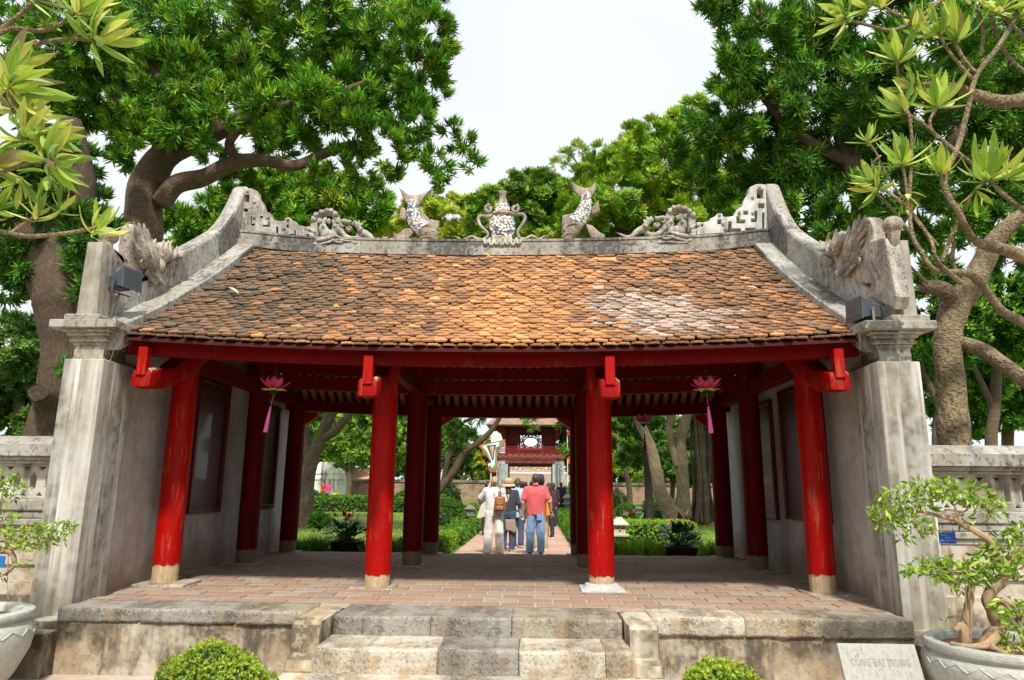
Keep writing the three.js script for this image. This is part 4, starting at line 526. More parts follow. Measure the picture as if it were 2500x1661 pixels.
const SPRIG = { // unit sprigs, about 1 across, growing along +y
  mango: (seed => { const R = rng(seed), l = []; for (let i = 0; i < 10; i++) { const a = i * 2.4, t = i / 10, g = leafGeo(.52 * (.55 + .6 * R()), .13, .28, .5 + .5 * R(), 3); g.rotateX(mix(2.0, .6, t) + (R() - .5) * .5); g.rotateY(a + (R() - .5) * .4); g.translate(0, .16 * t, 0); l.push(g); } return J(l); })(3),
  droopy: (seed => { const R = rng(seed), l = []; for (let i = 0; i < 11; i++) { const a = i * 2.4, t = i / 11, g = leafGeo(.55 * (.75 + .4 * R()), .135, .3, .5 + .4 * R(), 3); g.rotateX(mix(2.3, .9, t) + (R() - .5) * .4); g.rotateY(a + (R() - .5) * .5); g.translate(0, .2 * t, 0); l.push(g); } return J(l); })(5),
  longan: (seed => { const R = rng(seed), l = []; for (let k = 0; k < 4; k++) { const fr = []; for (let i = 0; i < 4; i++) for (const s of [-1, 1]) { const g = leafGeo(.26 * (.8 + .4 * R()), .085, .25, .4, 2); g.rotateZ(s * -1.1); g.rotateX(.3 * (R() - .5)); g.translate(s * .01, .14 + i * .10, -.10 * i * i * .12); fr.push(g); } const g = J(fr); g.rotateX(1.0 + R() * .5); g.rotateY(k * 1.57 + R()); l.push(g); } return J(l); })(7),
  small: (seed => { const R = rng(seed), l = []; for (let i = 0; i < 10; i++) { const g = leafGeo(.34 * (.7 + .5 * R()), .13, .2, .2, 2); g.rotateX(.3 + 1.3 * R()); g.rotateY(i * 2.4); g.translate(.1 * (R() - .5), .3 * R(), .1 * (R() - .5)); l.push(g); } return J(l); })(9),
  grass: (seed => { const R = rng(seed), l = []; for (let i = 0; i < 16; i++) { const g = leafGeo(.8 * (.6 + .6 * R()), .035, .2, .5 + .5 * R(), 4); g.rotateX(.15 + .7 * R()); g.rotateY(R() * 6.28); g.translate(.12 * (R() - .5), 0, .12 * (R() - .5)); l.push(g); } return J(l); })(11),
};
const LM = { mango: leafMat('glossy mango leaf', [1, 1, 1]), soft: leafMat('soft leaf', [1, 1, 1], { clearcoat: .08, clearcoatRoughness: .5 }) };
const GREENS = {
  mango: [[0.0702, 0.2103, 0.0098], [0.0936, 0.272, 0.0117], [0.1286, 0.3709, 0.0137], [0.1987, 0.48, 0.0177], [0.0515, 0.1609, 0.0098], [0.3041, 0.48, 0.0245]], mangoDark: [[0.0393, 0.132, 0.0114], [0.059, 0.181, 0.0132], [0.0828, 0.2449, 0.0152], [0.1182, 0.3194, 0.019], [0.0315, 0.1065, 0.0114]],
  longan: [[0.1901, 0.3798, 0.0194], [0.2791, 0.5062, 0.0238], [0.3805, 0.558, 0.0324], [0.1397, 0.3037, 0.0162], [0.482, 0.558, 0.054], [0.2283, 0.4555, 0.0324]], yellow: [[0.3914, 0.5294, 0.0275], [0.5066, 0.6, 0.0385], [0.2763, 0.4235, 0.022], [0.5986, 0.6, 0.066]], far: [[0.078, 0.168, 0.025], [0.1105, 0.224, 0.03], [0.065, 0.14, 0.025], [0.143, 0.266, 0.035]],
  lime: [[0.216, 0.405, 0.018], [0.2835, 0.486, 0.022], [0.162, 0.3105, 0.016], [0.351, 0.54, 0.04]], hedge: [[0.063, 0.176, 0.0096], [0.084, 0.224, 0.012], [0.112, 0.288, 0.0144], [0.049, 0.136, 0.0096]],
};
const qUp = V(0, 1, 0), dummy = new THREE.Object3D();
function scatter(parent, name, geo, m, put, cols, kind) { // put: [pos, dir, size, roll]
  const im = new THREE.InstancedMesh(geo, m, put.length), c = new THREE.Color(); im.name = name; if (kind) im.userData.kind = kind; im.castShadow = im.receiveShadow = true;
  put.forEach(([p, d, s], i) => { dummy.position.copy(p); dummy.quaternion.setFromUnitVectors(qUp, d); dummy.rotateY(rnd() * 6.283); dummy.scale.set(s, s, s); dummy.updateMatrix(); im.setMatrixAt(i, dummy.matrix); const k = pick(cols), v = rr(.72, 1.25), w = rr(.82, 1.25); im.setColorAt(i, c.setRGB(k[0] * v * w, k[1] * v, k[2] * v)); });
  parent.add(im); return im;
}
const rdir = () => { const z = rr(-1, 1), a = rr(0, 6.283), s = Math.sqrt(1 - z * z); return V(s * Math.cos(a), z, s * Math.sin(a)); };
// blobs: [centre, radius] -> clumpy sprigs through the volume, denser near the surface
function crownPuts(blobs, size, k, { up = .75, flat = .85, clump = .17, hollow = .38 } = {}) {
  const put = []; for (const [c, r] of blobs) { const nc = Math.max(8, Math.round(k * .22 * (r / size) ** 2)), n = Math.round(4.1 * k * (r / size) ** 2), cs = []; for (let i = 0; i < nc; i++) { const d = rdir(); cs.push([d, mix(hollow, 1, Math.sqrt(rnd()))]); } for (let i = 0; i < n; i++) { const [d, t] = cs[Math.floor(rnd() * nc)], o = rdir().multiplyScalar(r * clump * Math.cbrt(rnd()) * 1.3), p = V(c.x + d.x * r * t, c.y + d.y * r * t * flat, c.z + d.z * r * t).add(o), dir = p.clone().sub(c).normalize().addScaledVector(qUp, up).addScaledVector(rdir(), .35).normalize(); put.push([p, dir, size * rr(.75, 1.2)]); } } return put;
}
function tree({ name = 'tree', label, z, limbs = [], circles = [], extra = [], sprig = 'mango', size = .5, k = 16, cols = GREENS.mango, bark = M.bark, group, zs = .7, opt, base, lm = LM.mango, category = 'tree', ground = GB }) {
  const t = thing(name, label, category, group), w = zz => pxm(zz);
  const L = limbs.map(l => l.map(([x, y, d, dz = 0]) => { const p = P(x, y, z + dz); return [p, d * w(z + dz) / 2]; }));
  const b = base ? P(base[0], base[1], z) : L.length ? L[0][0][0].clone() : P(circles[0][0], circles[0][1], z); b.y = ground; t.position.copy(b);
  if (L.length) { const first = L[0]; const g = [b.clone(), first[0][1]]; first.unshift([V(first[0][0].x, ground - .2, first[0][0].z), first[0][1] * 1.15]); part(t, 'trunk', J(L.map((l, i) => tube(l.map(q => q[0]), l.map(q => q[1]), { seg: 12, n: l.length * 6, wob: .10, wf: 2.2 }))).translate(-b.x, -b.y, -b.z), bark); }
  const blobs = circles.map(([x, y, r, dz]) => { const zz = z + (dz ?? rr(-zs, zs)); return [P(x, y, zz).sub(b), r * w(zz)]; });
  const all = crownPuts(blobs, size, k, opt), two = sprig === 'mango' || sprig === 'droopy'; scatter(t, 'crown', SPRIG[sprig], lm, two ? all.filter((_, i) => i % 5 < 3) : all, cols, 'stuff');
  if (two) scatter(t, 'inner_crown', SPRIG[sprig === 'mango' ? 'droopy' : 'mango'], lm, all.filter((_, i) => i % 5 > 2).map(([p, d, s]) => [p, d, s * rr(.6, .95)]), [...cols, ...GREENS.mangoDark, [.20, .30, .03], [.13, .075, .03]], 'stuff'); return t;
}
tree({ name: 'mango_tree', label: 'huge mango tree rising behind the left end of the roof, one limb reaching right', z: -8.5, zs: 1.6, k: 14, size: .40,
  limbs: [[[345, 650, 95], [348, 540, 92], [356, 460, 88], [395, 388, 80], [450, 352, 66], [530, 318, 55], [640, 262, 42], [720, 180, 30]], [[392, 500, 52, .1], [430, 452, 50, .2], [500, 432, 44, .3], [565, 400, 40, .4], [640, 392, 34, .4], [720, 405, 30, .3], [800, 372, 26, .2], [870, 352, 20], [930, 362, 12]], [[640, 262, 30], [760, 250, 24, .5], [900, 200, 16, 1]], [[450, 352, 40], [420, 250, 34, -.5], [360, 150, 24, -1]], [[585, 398, 26, .4], [560, 350, 24, .8], [600, 300, 18, 1.2]]],
  circles: [[60, 130, 150], [200, 90, 160], [360, 90, 170], [540, 80, 180], [720, 70, 180], [900, 90, 150], [1030, 90, 85], [1060, 30, 70], [1010, 170, 90], [1045, 230, 55], [1000, 300, 75], [930, 240, 110], [820, 230, 120], [690, 220, 120], [560, 230, 120], [430, 220, 120], [310, 230, 110], [220, 240, 90], [330, 320, 70], [400, 300, 60], [480, 330, 55], [620, 310, 70], [740, 320, 75], [860, 330, 70], [940, 370, 50], [1010, 380, 42], [1060, 400, 40], [1130, 350, 32], [1155, 400, 24], [1085, 440, 26], [960, 430, 26], [690, 370, 40], [820, 400, 40], [1100, 320, 26], [430, 300, 55, 1.8], [540, 262, 65, 2], [650, 240, 65, 2], [760, 255, 60, 1.8], [500, 335, 36, 1.5], [340, 250, 65, 1.8], [860, 285, 50, 1.6], [325, 330, 40, 1.6], [600, 190, 80, 1.8], [450, 180, 80, 1.8], [640, 330, 40, 1.5], [300, 385, 50], [265, 300, 50], [560, 440, 45], [640, 450, 40], [520, 370, 40], [760, 430, 36], [880, 430, 36], [150, 200, 100], [240, 160, 90]] });
tree({ name: 'mango_tree', label: 'old mango tree with a massive dark trunk and a sawn limb left of the gate', z: -6.5, k: 14, size: .40, bark: M.barkDark, cols: GREENS.mangoDark,
  limbs: [[[120, 1085, 120], [150, 960, 105], [165, 850, 120], [175, 740, 175], [150, 640, 150], [185, 540, 90], [190, 430, 80], [170, 300, 60]], [[150, 720, 100], [105, 640, 85], [70, 560, 60], [40, 460, 40]], [[128, 1010, 70], [112, 975, 58, .5], [95, 960, 48, .9], [92, 958, 44, 1.0]]],
  circles: [[50, 500, 110], [40, 620, 90], [130, 500, 90], [210, 480, 60], [90, 680, 60], [220, 620, 60, .8], [200, 560, 60, 1], [30, 380, 90], [120, 400, 90], [200, 390, 60], [30, 260, 100], [20, 700, 50], [270, 545, 36, .8], [215, 700, 40, .8], [170, 900, 22, 1], [30, 560, 90], [255, 860, 16, 1]] });
tree({ name: 'evergreen_tree', label: 'tall dark evergreen tree filling the sky behind the right end of the roof', z: -10, zs: 2, k: 14, size: .42, sprig: 'droopy', cols: [...GREENS.mangoDark, ...GREENS.mango],
  limbs: [[[2180, 1085, 80], [2170, 800, 80], [2140, 600, 70], [2080, 400, 55], [2020, 200, 40]], [[2140, 600, 50], [2250, 450, 40], [2350, 300, 30]], [[2080, 400, 40], [1950, 330, 30], [1850, 220, 20]]],
  circles: [[1800, 40, 75], [1850, 110, 100], [1790, 150, 70], [1790, 230, 75], [1760, 310, 90], [1870, 280, 120], [1980, 90, 130], [2000, 240, 130], [2120, 60, 140], [2140, 240, 140], [2280, 130, 150], [2420, 90, 150], [2300, 300, 140], [2440, 270, 130], [2080, 380, 120], [1960, 400, 110], [1860, 420, 90], [1690, 330, 55], [1640, 370, 45], [1730, 400, 70], [1960, 510, 90], [2080, 520, 90], [2200, 460, 110], [2340, 440, 110], [2460, 440, 100], [2140, 600, 60], [2250, 580, 60], [1900, 500, 60], [2440, 560, 70], [1740, 20, 40], [2470, 620, 60], [1880, 560, 60], [1960, 600, 50], [1800, 520, 60], [2040, 560, 60], [2350, 560, 60], [2280, 660, 50]] });
tree({ name: 'longan_tree', label: 'light green longan tree behind the roof ridge, right of the middle', z: -20, zs: 2, k: 24, size: .52, sprig: 'longan', cols: GREENS.longan, lm: LM.soft, base: [1475, 1200], limbs: [[[1475, 1230, 36], [1480, 900, 36], [1560, 600, 28]], [[1600, 640, 20], [1480, 520, 14]], [[1620, 700, 20], [1750, 520, 14]], [[1480, 480, 10], [1410, 400, 5], [1390, 360, 3]]],
  circles: [[1490, 420, 50], [1560, 400, 60], [1630, 430, 70], [1700, 440, 70], [1780, 470, 70], [1850, 500, 60], [1440, 490, 65], [1530, 490, 75], [1620, 520, 80], [1720, 530, 80], [1810, 560, 70], [1420, 560, 60], [1520, 570, 70], [1380, 380, 14], [1415, 362, 12], [1360, 400, 12], [1430, 420, 24], [1590, 580, 70], [1700, 590, 60], [1900, 570, 50], [1395, 440, 34], [1560, 350, 46], [1640, 330, 46], [1500, 385, 40], [1450, 425, 40], [1700, 380, 50], [1590, 315, 36], [1640, 285, 38], [1690, 260, 40], [1540, 330, 34], [1475, 375, 34]] });
tree({ name: 'longan_tree', label: 'smaller longan tree behind the gourd ornament on the ridge', z: -26, zs: 1.5, k: 24, size: .56, sprig: 'longan', cols: [...GREENS.longan, ...GREENS.mangoDark], lm: LM.soft, base: [1450, 1200], limbs: [[[1450, 1215, 22], [1440, 900, 22], [1350, 650, 18]]],
  circles: [[1200, 490, 50], [1260, 460, 46], [1320, 470, 56], [1350, 520, 60], [1280, 530, 60], [1210, 560, 50], [1310, 430, 26], [1380, 480, 50], [1390, 560, 50], [1160, 540, 40], [1240, 590, 50], [1330, 590, 50], [1180, 500, 30], [1420, 540, 50], [1300, 500, 50]] });
tree({ name: 'young_tree', label: 'pale yellow green tree behind the left carp ornament', z: -30, zs: 1, k: 28, size: .6, sprig: 'longan', cols: GREENS.yellow, lm: LM.soft, base: [1060, 1190], limbs: [[[1066, 1190, 16], [1062, 900, 16], [1055, 620, 12]]], circles: [[1050, 520, 46], [1100, 540, 44], [1020, 560, 40], [1075, 580, 40], [1130, 570, 36], [980, 560, 34], [1090, 490, 30], [1140, 500, 30], [1010, 520, 36], [940, 560, 40], [1060, 600, 50]] });
tree({ name: 'bamboo_like_tree', label: 'mid green tree behind the left dragon and the fretwork', z: -17, zs: 1.5, k: 34, size: .55, sprig: 'droopy', cols: [...GREENS.mango, ...GREENS.yellow.slice(0, 1)], base: [935, 1190], limbs: [[[935, 1230, 26], [930, 900, 26], [800, 600, 24]], [[770, 620, 16], [650, 480, 10]]], circles: [[440, 560, 50], [520, 520, 60], [600, 470, 60], [680, 470, 70], [760, 480, 70], [840, 480, 66], [900, 520, 54], [640, 540, 60], [740, 550, 60], [840, 560, 50], [930, 470, 30], [400, 530, 40], [560, 580, 50]] });
tree({ name: 'background_tree', label: 'hazy pale green tree far behind the left balustrade', z: -24, zs: 2, k: 40, size: .75, sprig: 'small', cols: GREENS.far, lm: LM.soft, base: [40, 1100], limbs: [[[50, 1100, 26], [45, 950, 24], [30, 850, 18]]], circles: [[30, 850, 90], [100, 820, 60], [60, 960, 90], [130, 940, 60], [20, 1040, 70], [110, 1040, 60], [90, 900, 70], [10, 930, 80]] });
for (const [x, y, r, i] of [[2290, 760, 95, 0], [2420, 760, 110, 1], [2330, 910, 100, 2], [2460, 900, 110, 3]]) tree({ name: 'background_tree', label: ['leafy tree straight behind the frangipani fork on the right', 'dense tree at the right edge above the frangipani bough', 'low dark tree behind the frangipani trunk', 'tree at the right edge just over the balustrade'][i], z: -18 - i * 3, k: 34, size: .7, sprig: 'small', cols: [...GREENS.mangoDark, ...GREENS.longan.slice(0, 2)], base: [x, 1100], limbs: [[[x, 1100, 26], [x + 10, 980, 24], [x + 20, y, 16]], [[x + 8, 1000, 16], [x - 50, 880, 10]]], circles: [[x, y, r], [x + 60, y + 50, r * .7], [x - 50, y + 60, r * .7], [x + 20, y + 110, r * .6], [x - 30, y - 60, r * .5]] });
// seen through the gate
tree({ name: 'garden_tree', label: 'thick rough trunk at the left edge of the left opening', z: -16, zs: 1, k: 11, size: .5, cols: GREENS.mangoDark, bark: M.bark, limbs: [[[742, 1285, 46], [748, 1200, 36], [760, 1130, 33], [783, 1070, 30], [810, 1005, 28], [845, 930, 24]], [[784, 1075, 20], [815, 1055, 24, .3], [832, 1038, 20, .5], [870, 990, 16, .7]], [[758, 1140, 24], [746, 1060, 22, -.3], [738, 980, 20, -.5]]], circles: [[760, 940, 80], [840, 930, 80], [740, 1000, 40, -1.5]] });
tree({ name: 'garden_tree', label: 'slender dark tree bending right over the lawn, left of the path', z: -24, zs: .8, k: 11, size: .55, cols: GREENS.mangoDark, bark: M.barkDark, limbs: [[[1062, 1215, 26], [1078, 1188, 22], [1110, 1148, 18], [1132, 1105, 16], [1165, 1084, 15], [1192, 1060, 13], [1215, 1028, 11], [1240, 980, 8]], [[1083, 1178, 14], [1093, 1125, 12, .2], [1110, 1090, 10, .3], [1113, 1040, 9, .4], [1100, 990, 7, .4]], [[1092, 1125, 8, .2], [1085, 1110, 6, .2], [1080, 1108, 5, .2]], [[1132, 1030, 8], [1180, 1015, 7], [1300, 1000, 5]]], circles: [[1095, 1040, 30], [1130, 1030, 34], [1105, 1075, 20], [1160, 1050, 18], [1130, 1060, 20], [1298, 1026, 11, 1], [1304, 1050, 8, 1], [1285, 1005, 24, 1], [1375, 1040, 16, 1], [1388, 1090, 16, 1], [1380, 1010, 24, 1], [1180, 1000, 40], [1335, 1022, 10, 1]] });
tree({ name: 'garden_tree', label: 'pale two stemmed tree leaning left behind the right hand lime hedge', z: -20, zs: .8, k: 10, size: .5, cols: GREENS.mango, bark: M.barkPale, limbs: [[[1645, 1268, 60], [1632, 1240, 40], [1612, 1200, 33], [1602, 1150, 30], [1590, 1095, 26], [1562, 1030, 24], [1540, 960, 20]], [[1668, 1265, 44], [1668, 1200, 30], [1664, 1130, 30], [1662, 1070, 26], [1678, 1010, 24], [1690, 950, 20]], [[1656, 1140, 22], [1642, 1095, 18], [1634, 1050, 17], [1642, 1005, 16]]], circles: [[1560, 960, 60], [1680, 960, 60], [1760, 1000, 40], [1620, 940, 60]] });
{ // banyan with hanging roots
  const limbs = [[[1714, 1275, 40], [1710, 1180, 26], [1712, 1100, 24], [1700, 1010, 26]]], R = rng(8); for (let i = 0; i < 26; i++) { const x = 1688 + R() * 64, w = 3 + R() * 7, dz = (R() - .3) * 1.2; limbs.push([[x + (x - 1715) * .45, 1276, w * 1.3, dz], [x + (R() - .5) * 14, 1190, w, dz], [x + (R() - .5) * 14 - 4, 1100, w * .8, dz], [x - 8, 1020, w * .7, dz]]); }
  tree({ name: 'banyan_tree', label: 'banyan with a curtain of hanging roots at the right edge of the right opening', z: -21, zs: .6, k: 11, size: .45, cols: GREENS.mangoDark, bark: M.bark, limbs, circles: [[1740, 1000, 50], [1700, 980, 50], [1745, 1060, 24, -1]] });
}
tree({ name: 'garden_tree', label: 'straight dark trunk left of the pale two stemmed tree', z: -26, k: 11, size: .55, cols: GREENS.mangoDark, bark: mat('near black bark', { tex: T.bark, c: [.16, .15, .14], bump: .03 }), limbs: [[[1586, 1248, 22], [1583, 1180, 19], [1581, 1110, 18], [1578, 1040, 16]]], circles: [[1550, 1110, 40, -1], [1530, 1060, 50, -1], [1580, 1050, 30, -1], [1560, 1000, 50]] });
tree({ name: 'garden_tree', label: 'brown crooked trunk next to the front right column, before the brick wall', z: -34, k: 11, size: .6, cols: GREENS.longan, lm: LM.soft, limbs: [[[1538, 1236, 15], [1536, 1190, 13], [1524, 1140, 11], [1508, 1095, 10], [1500, 1060, 8]], [[1520, 1232, 10], [1505, 1190, 9]]], circles: [[1520, 1080, 30, -2], [1510, 1130, 26, -2], [1545, 1150, 24, -3]] });
for (const [x, y, r, z, l, c] of [[932, 1060, 70, -44, 'bright backlit tree left of the arched side gate', 'lime'], [850, 1080, 55, -52, 'green tree above the far brick wall in the left opening', 'longan'], [1005, 1080, 60, -48, 'tree showing between the two inner left columns', 'far'], [1095, 1105, 44, -66, 'pale tree over the brick wall left of the far pavilion', 'far'], [1160, 1130, 40, -70, 'airy tree close to the left side of the far pavilion', 'yellow'], [1400, 1090, 34, -66, 'tree just right of the far pavilion', 'longan'], [1460, 1100, 60, -62, 'tree hidden mostly by the front right column', 'far'], [1560, 1090, 55, -60, 'tree behind the dark trunk in the right opening', 'mango'], [1640, 1110, 60, -50, 'tree between the pale stems in the right opening', 'mangoDark'], [1720, 1100, 60, -46, 'dark tree behind the banyan', 'mangoDark'], [1530, 1170, 30, -64, 'small bright tree over the right brick wall', 'yellow'], [740, 1095, 60, -68, 'tree above the curved gable of the arched gate', 'mango'], [815, 1075, 60, -72, 'tall tree far behind the arched gate', 'longan'], [1020, 1130, 44, -70, 'dark tree over the wall between the left columns', 'mangoDark'], [1690, 1140, 50, -64, 'dark tree over the right wall behind the pale stems', 'mango'], [1760, 1080, 60, -60, 'tree at the far right edge of the right opening', 'mangoDark']])
  tree({ name: 'far_tree', label: l, z, zs: 1.5, k: 30, size: .9, sprig: 'small', cols: [...GREENS[c], ...GREENS.far], lm: LM.soft, base: [x, 1230], limbs: [[[x, 1232, 12], [x + 4, 1170, 11], [x + 8, y, 8]], [[x + 2, 1190, 6], [x - 18, y + 10, 4]]], circles: [[x, y - 20, r * 1.15], [x - r * .7, y + r * .4, r * .8], [x + r * .7, y + r * .3, r * .8], [x, y - r, r * .9], [x + r * .3, y + r * .8, r * .6]] });

// unseen trees added behind the viewer to hold back low sky light
for (const [x, z, l] of [[-15, 24, 'added tree blocking sky light behind the viewer, far left'], [-5, 30, 'added tree blocking sky light behind the viewer, left'], [6, 28, 'added tree blocking sky light behind the viewer, right'], [16, 23, 'added tree blocking sky light behind the viewer, far right'], [-21, 11, 'added tree blocking sky light left of the viewer'], [21, 11, 'added tree blocking sky light right of the viewer']]) {
  const t = thing('sky_blocking_tree', l, 'tree', null, [x, GF, z]); part(t, 'trunk', tube([[0, -.1, 0], [.1, 2, 0], [0, 4.5, .2], [.4, 7, 0]], [.4, .32, .28, .15], { wob: .1 }), M.bark);
  scatter(t, 'crown', SPRIG.small, LM.soft, crownPuts([[V(0, 6, 0), 3.6], [V(2, 4, 1), 3], [V(-2.4, 4.4, 0), 3], [V(0, 8.5, 0), 2.8], [V(-1, 2.4, 1), 2.2], [V(2, 2.2, 0), 2.2]], 1.9, 20), GREENS.mango, 'stuff');
}
// ---------- garden behind the gate ----------
{
  // path of square bricks: laid one by one near the gate, in one sheet farther off
  struct('garden_path', uvBox(bb(-1.24, 1.48, GB - .1, GB - .004, -58, -4.75, 0)), M.mortar);
  const path = scene.children[scene.children.length - 1], tints = [[.50, .30, .215], [.46, .275, .20], [.53, .34, .25], [.44, .285, .225]].map(c => mat('path brick', { tex: T.brickfloor, c, bump: .003 })), g = uvBox(box(.285, .03, .285, [0, 0, 0], undefined, .006)); let n = 0; const rest = [];
  for (let r = 0; r < 150; r++) for (let c = 0; c < 9; c++) { const x = -1.09 + c * .302, z = -4.92 - r * .302; if (r < 32) { const o = part(path, 'path_brick', g, pick(tints)); o.position.set(x, GB - .012 + rr(-.002, .003), z); o.rotation.y = rr(-.015, .015); n++; } else rest.push(new THREE.BoxGeometry(.285, .03, .285).translate(x, GB - .012, z)); }
  part(path, 'far_path_bricks', JU(rest), tints[0], undefined, 'stuff');
  const rearStep = part(gate, 'rear_step', uvBox(bb(-4.3, 4.3, GB - .1, GB + .11, -4.78, -4.42, .015)), M.plinth);
  // leafy hedges: a solid core coloured dark as inner shade, leaves off every face
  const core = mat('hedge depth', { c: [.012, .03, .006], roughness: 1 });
  function hedge(label, x0, x1, y1, z0, z1, cols, dens, size, o = {}) {
    const t = thing(o.name || 'hedge', label, o.cat || 'hedge', null, [(x0 + x1) / 2, GB, (z0 + z1) / 2]), w = x1 - x0, h = y1 - GB, d = Math.abs(z1 - z0), put = [];
    part(t, 'dark_core', uvBox(box(w - .06, h - .04, d - .06, [0, (h - .04) / 2, 0], undefined, Math.min(.1, h * .2))), core);
    const face = (n, f) => { for (let i = 0; i < n; i++) put.push(f()); }; const A = dens;
    face(A * w * d, () => [V(rr(-w / 2, w / 2), h + rr(-.05, .02), rr(-d / 2, d / 2)), V(rr(-.5, .5), 1, rr(-.5, .5)).normalize(), size * rr(.7, 1.2)]);
    for (const s of [-1, 1]) { face(A * h * d, () => [V(s * (w / 2 + rr(-.05, .01)), rr(0, h), rr(-d / 2, d / 2)), V(s, .4 + rr(-.4, .4), rr(-.6, .6)).normalize(), size * rr(.7, 1.2)]); face(A * h * w, () => [V(rr(-w / 2, w / 2), rr(0, h), s * (d / 2 + rr(-.05, .01))), V(rr(-.6, .6), .4 + rr(-.4, .4), s).normalize(), size * rr(.7, 1.2)]); }
    scatter(t, 'leaves', SPRIG.small, LM.soft, put, cols, 'stuff'); return t;
  }
  function bush(label, x, z, y0, rx, ry, cols, dens, size, o = {}) { // clipped dome over a solid core coloured dark as inner shade
    const t = thing(o.name || 'round_bush', label, 'bush', o.group, [x, y0, z]), put = [], n = Math.round(dens * rx * rx * 4); part(t, 'dark_core', uvBox(sph(1, [0, ry * .12, 0], [rx * .93, ry * .9, rx * .93], 20)), core);
    for (let i = 0; i < n; i++) { const d = rdir(); if (d.y < -.25) d.y *= -1; const k = 1 + (o.lump || .05) * n3(d.x * 5 + x, d.y * 5, d.z * 5 + z) + rr(-.06, .03); put.push([V(d.x * rx * k, d.y * ry * k + ry * .1, d.z * rx * k), d.clone().addScaledVector(rdir(), .5).addScaledVector(qUp, .3).normalize(), size * rr(.7, 1.25)]); }
    scatter(t, 'leaves', o.sprig || SPRIG.small, LM.soft, put, cols, 'stuff'); return t;
  }
  hedge('low clipped hedge along the left edge of the path', -2.05, -1.28, .06, -58, -9.2, [...GREENS.hedge, ...GREENS.lime.slice(0, 1)], 90, .17);
  hedge('bright clipped hedge block at the near left corner of the path', -2.25, -1.34, .12, -9.1, -6.0, [...GREENS.lime, GREENS.hedge[2]], 300, .11);
  hedge('low clipped hedge along the right edge of the path', 1.52, 2.2, .10, -58, -6.0, [...GREENS.hedge, ...GREENS.lime.slice(2, 3)], 110, .16);
  hedge('loose lime green hedge behind the right anthurium pot', 2.7, 4.6, .34, -10.6, -9.3, GREENS.lime, 330, .13);
  hedge('long low hedge at the back of the left lawn', -16, -4.2, .45, -33, -31.6, [...GREENS.hedge, ...GREENS.lime.slice(2, 3)], 60, .3); hedge('second low hedge before the arched gate', -19, -8, .4, -42, -40.8, [...GREENS.hedge, ...GREENS.lime.slice(0, 1)], 50, .34);
  hedge('dark low hedge at the back of the right lawn', 5.2, 12, .2, -27, -26.2, GREENS.hedge, 70, .24);
  bush('bright round clipped bush behind the stone lantern left of the path', P(1155, 1240, -24).x, -24, P(1155, 1252, -24).y, .43, .42, GREENS.lime, 900, .10);
  bush('dark spreading bush next to the inner left column', P(1092, 1250, -17).x, -17, P(1092, 1246, -17).y, .62, .34, GREENS.hedge, 500, .13); bush('dark rounded bush at the left lawn edge behind the column', P(1070, 1270, -15).x, -15, P(1070, 1275, -15).y, .45, .4, GREENS.mangoDark, 500, .13);
  { const t = thing('bare_stem_bush', 'open bush on bare twigs below the dark spreading bush', 'bush', null, [P(1112, 1270, -16.5).x, GB, -16.5]), l = []; for (let i = 0; i < 9; i++) l.push(tube([[0, 0, 0], [rr(-.12, .12), .25, rr(-.1, .1)], [rr(-.35, .35), .5, rr(-.2, .2)]], .012, { seg: 4 })); part(t, 'twigs', J(l), M.bark); scatter(t, 'leaves', SPRIG.small, LM.soft, Array.from({ length: 150 }, () => [V(rr(-.38, .38), rr(.42, .62), rr(-.25, .25)), V(rr(-.5, .5), 1, rr(-.5, .5)).normalize(), .13]), GREENS.hedge, 'stuff'); }
  bush('dark dome bush beside the front right column, before the brick wall', P(1528, 1240, -26).x, -26, P(1528, 1262, -26).y, .55, .55, GREENS.hedge, 400, .15);
  bush('small strappy clump on the left lawn by the thick trunk', P(780, 1272, -14.5).x, -14.5, P(780, 1282, -14.5).y, .2, .2, GREENS.mangoDark, 1600, .26, { sprig: SPRIG.grass, name: 'grass_clump' });
  for (const [px, z, rx, ry, l, c] of [[1010, -36, 1.3, 1.1, 'tall dark shrub between the left columns', 'mangoDark'], [1082, -40, 1.2, 1.5, 'upright dark shrub against the wall by the bending tree', 'mangoDark'], [760, -38, 1.2, .9, 'dark shrub before the arched gate on the far left', 'hedge'], [1490, -40, 1.4, 1.1, 'shrub behind the front right column by the wall', 'hedge'], [1620, -36, 1.2, .8, 'low shrub between the pale stems and the wall', 'mangoDark'], [1412, -44, 1.1, 1.6, 'leafy shrub at the right foot of the pavilion', 'mangoDark']]) { const q = P(px, 1240, z); bush(l, q.x, z, GB, rx, ry, GREENS[c], 160, .3, { lump: .16 }); }
  const strap = (name, label, x0, x1, z0, z1, n, h, cols) => { const put = []; for (let i = 0; i < n; i++) { const q = V(rr(x0, x1), GB - .02, rr(z0, z1)); if (q.z > -6 && (Math.abs(q.x - P(846, 1350, -5.5).x) < .45 || Math.abs(q.x - P(1665, 1352, -5.5).x) < .45)) continue; put.push([q, V(rr(-.3, .3), 1, rr(-.3, .3)).normalize(), h * rr(.7, 1.2)]); } const im = scatter(scene, numbered(name), SPRIG.grass, LM.soft, put, cols, 'stuff'); im.userData.label = label; };
  strap('border_grass', 'dark strappy border grass behind the floor on the left', -4.4, -1.45, -6.3, -4.95, 620, .42, [...GREENS.mangoDark, GREENS.hedge[1]]); strap('border_grass', 'bright strappy border grass behind the floor on the right', 1.7, 4.6, -7.2, -4.95, 760, .42, [...GREENS.hedge, ...GREENS.lime, GREENS.yellow[2]]);
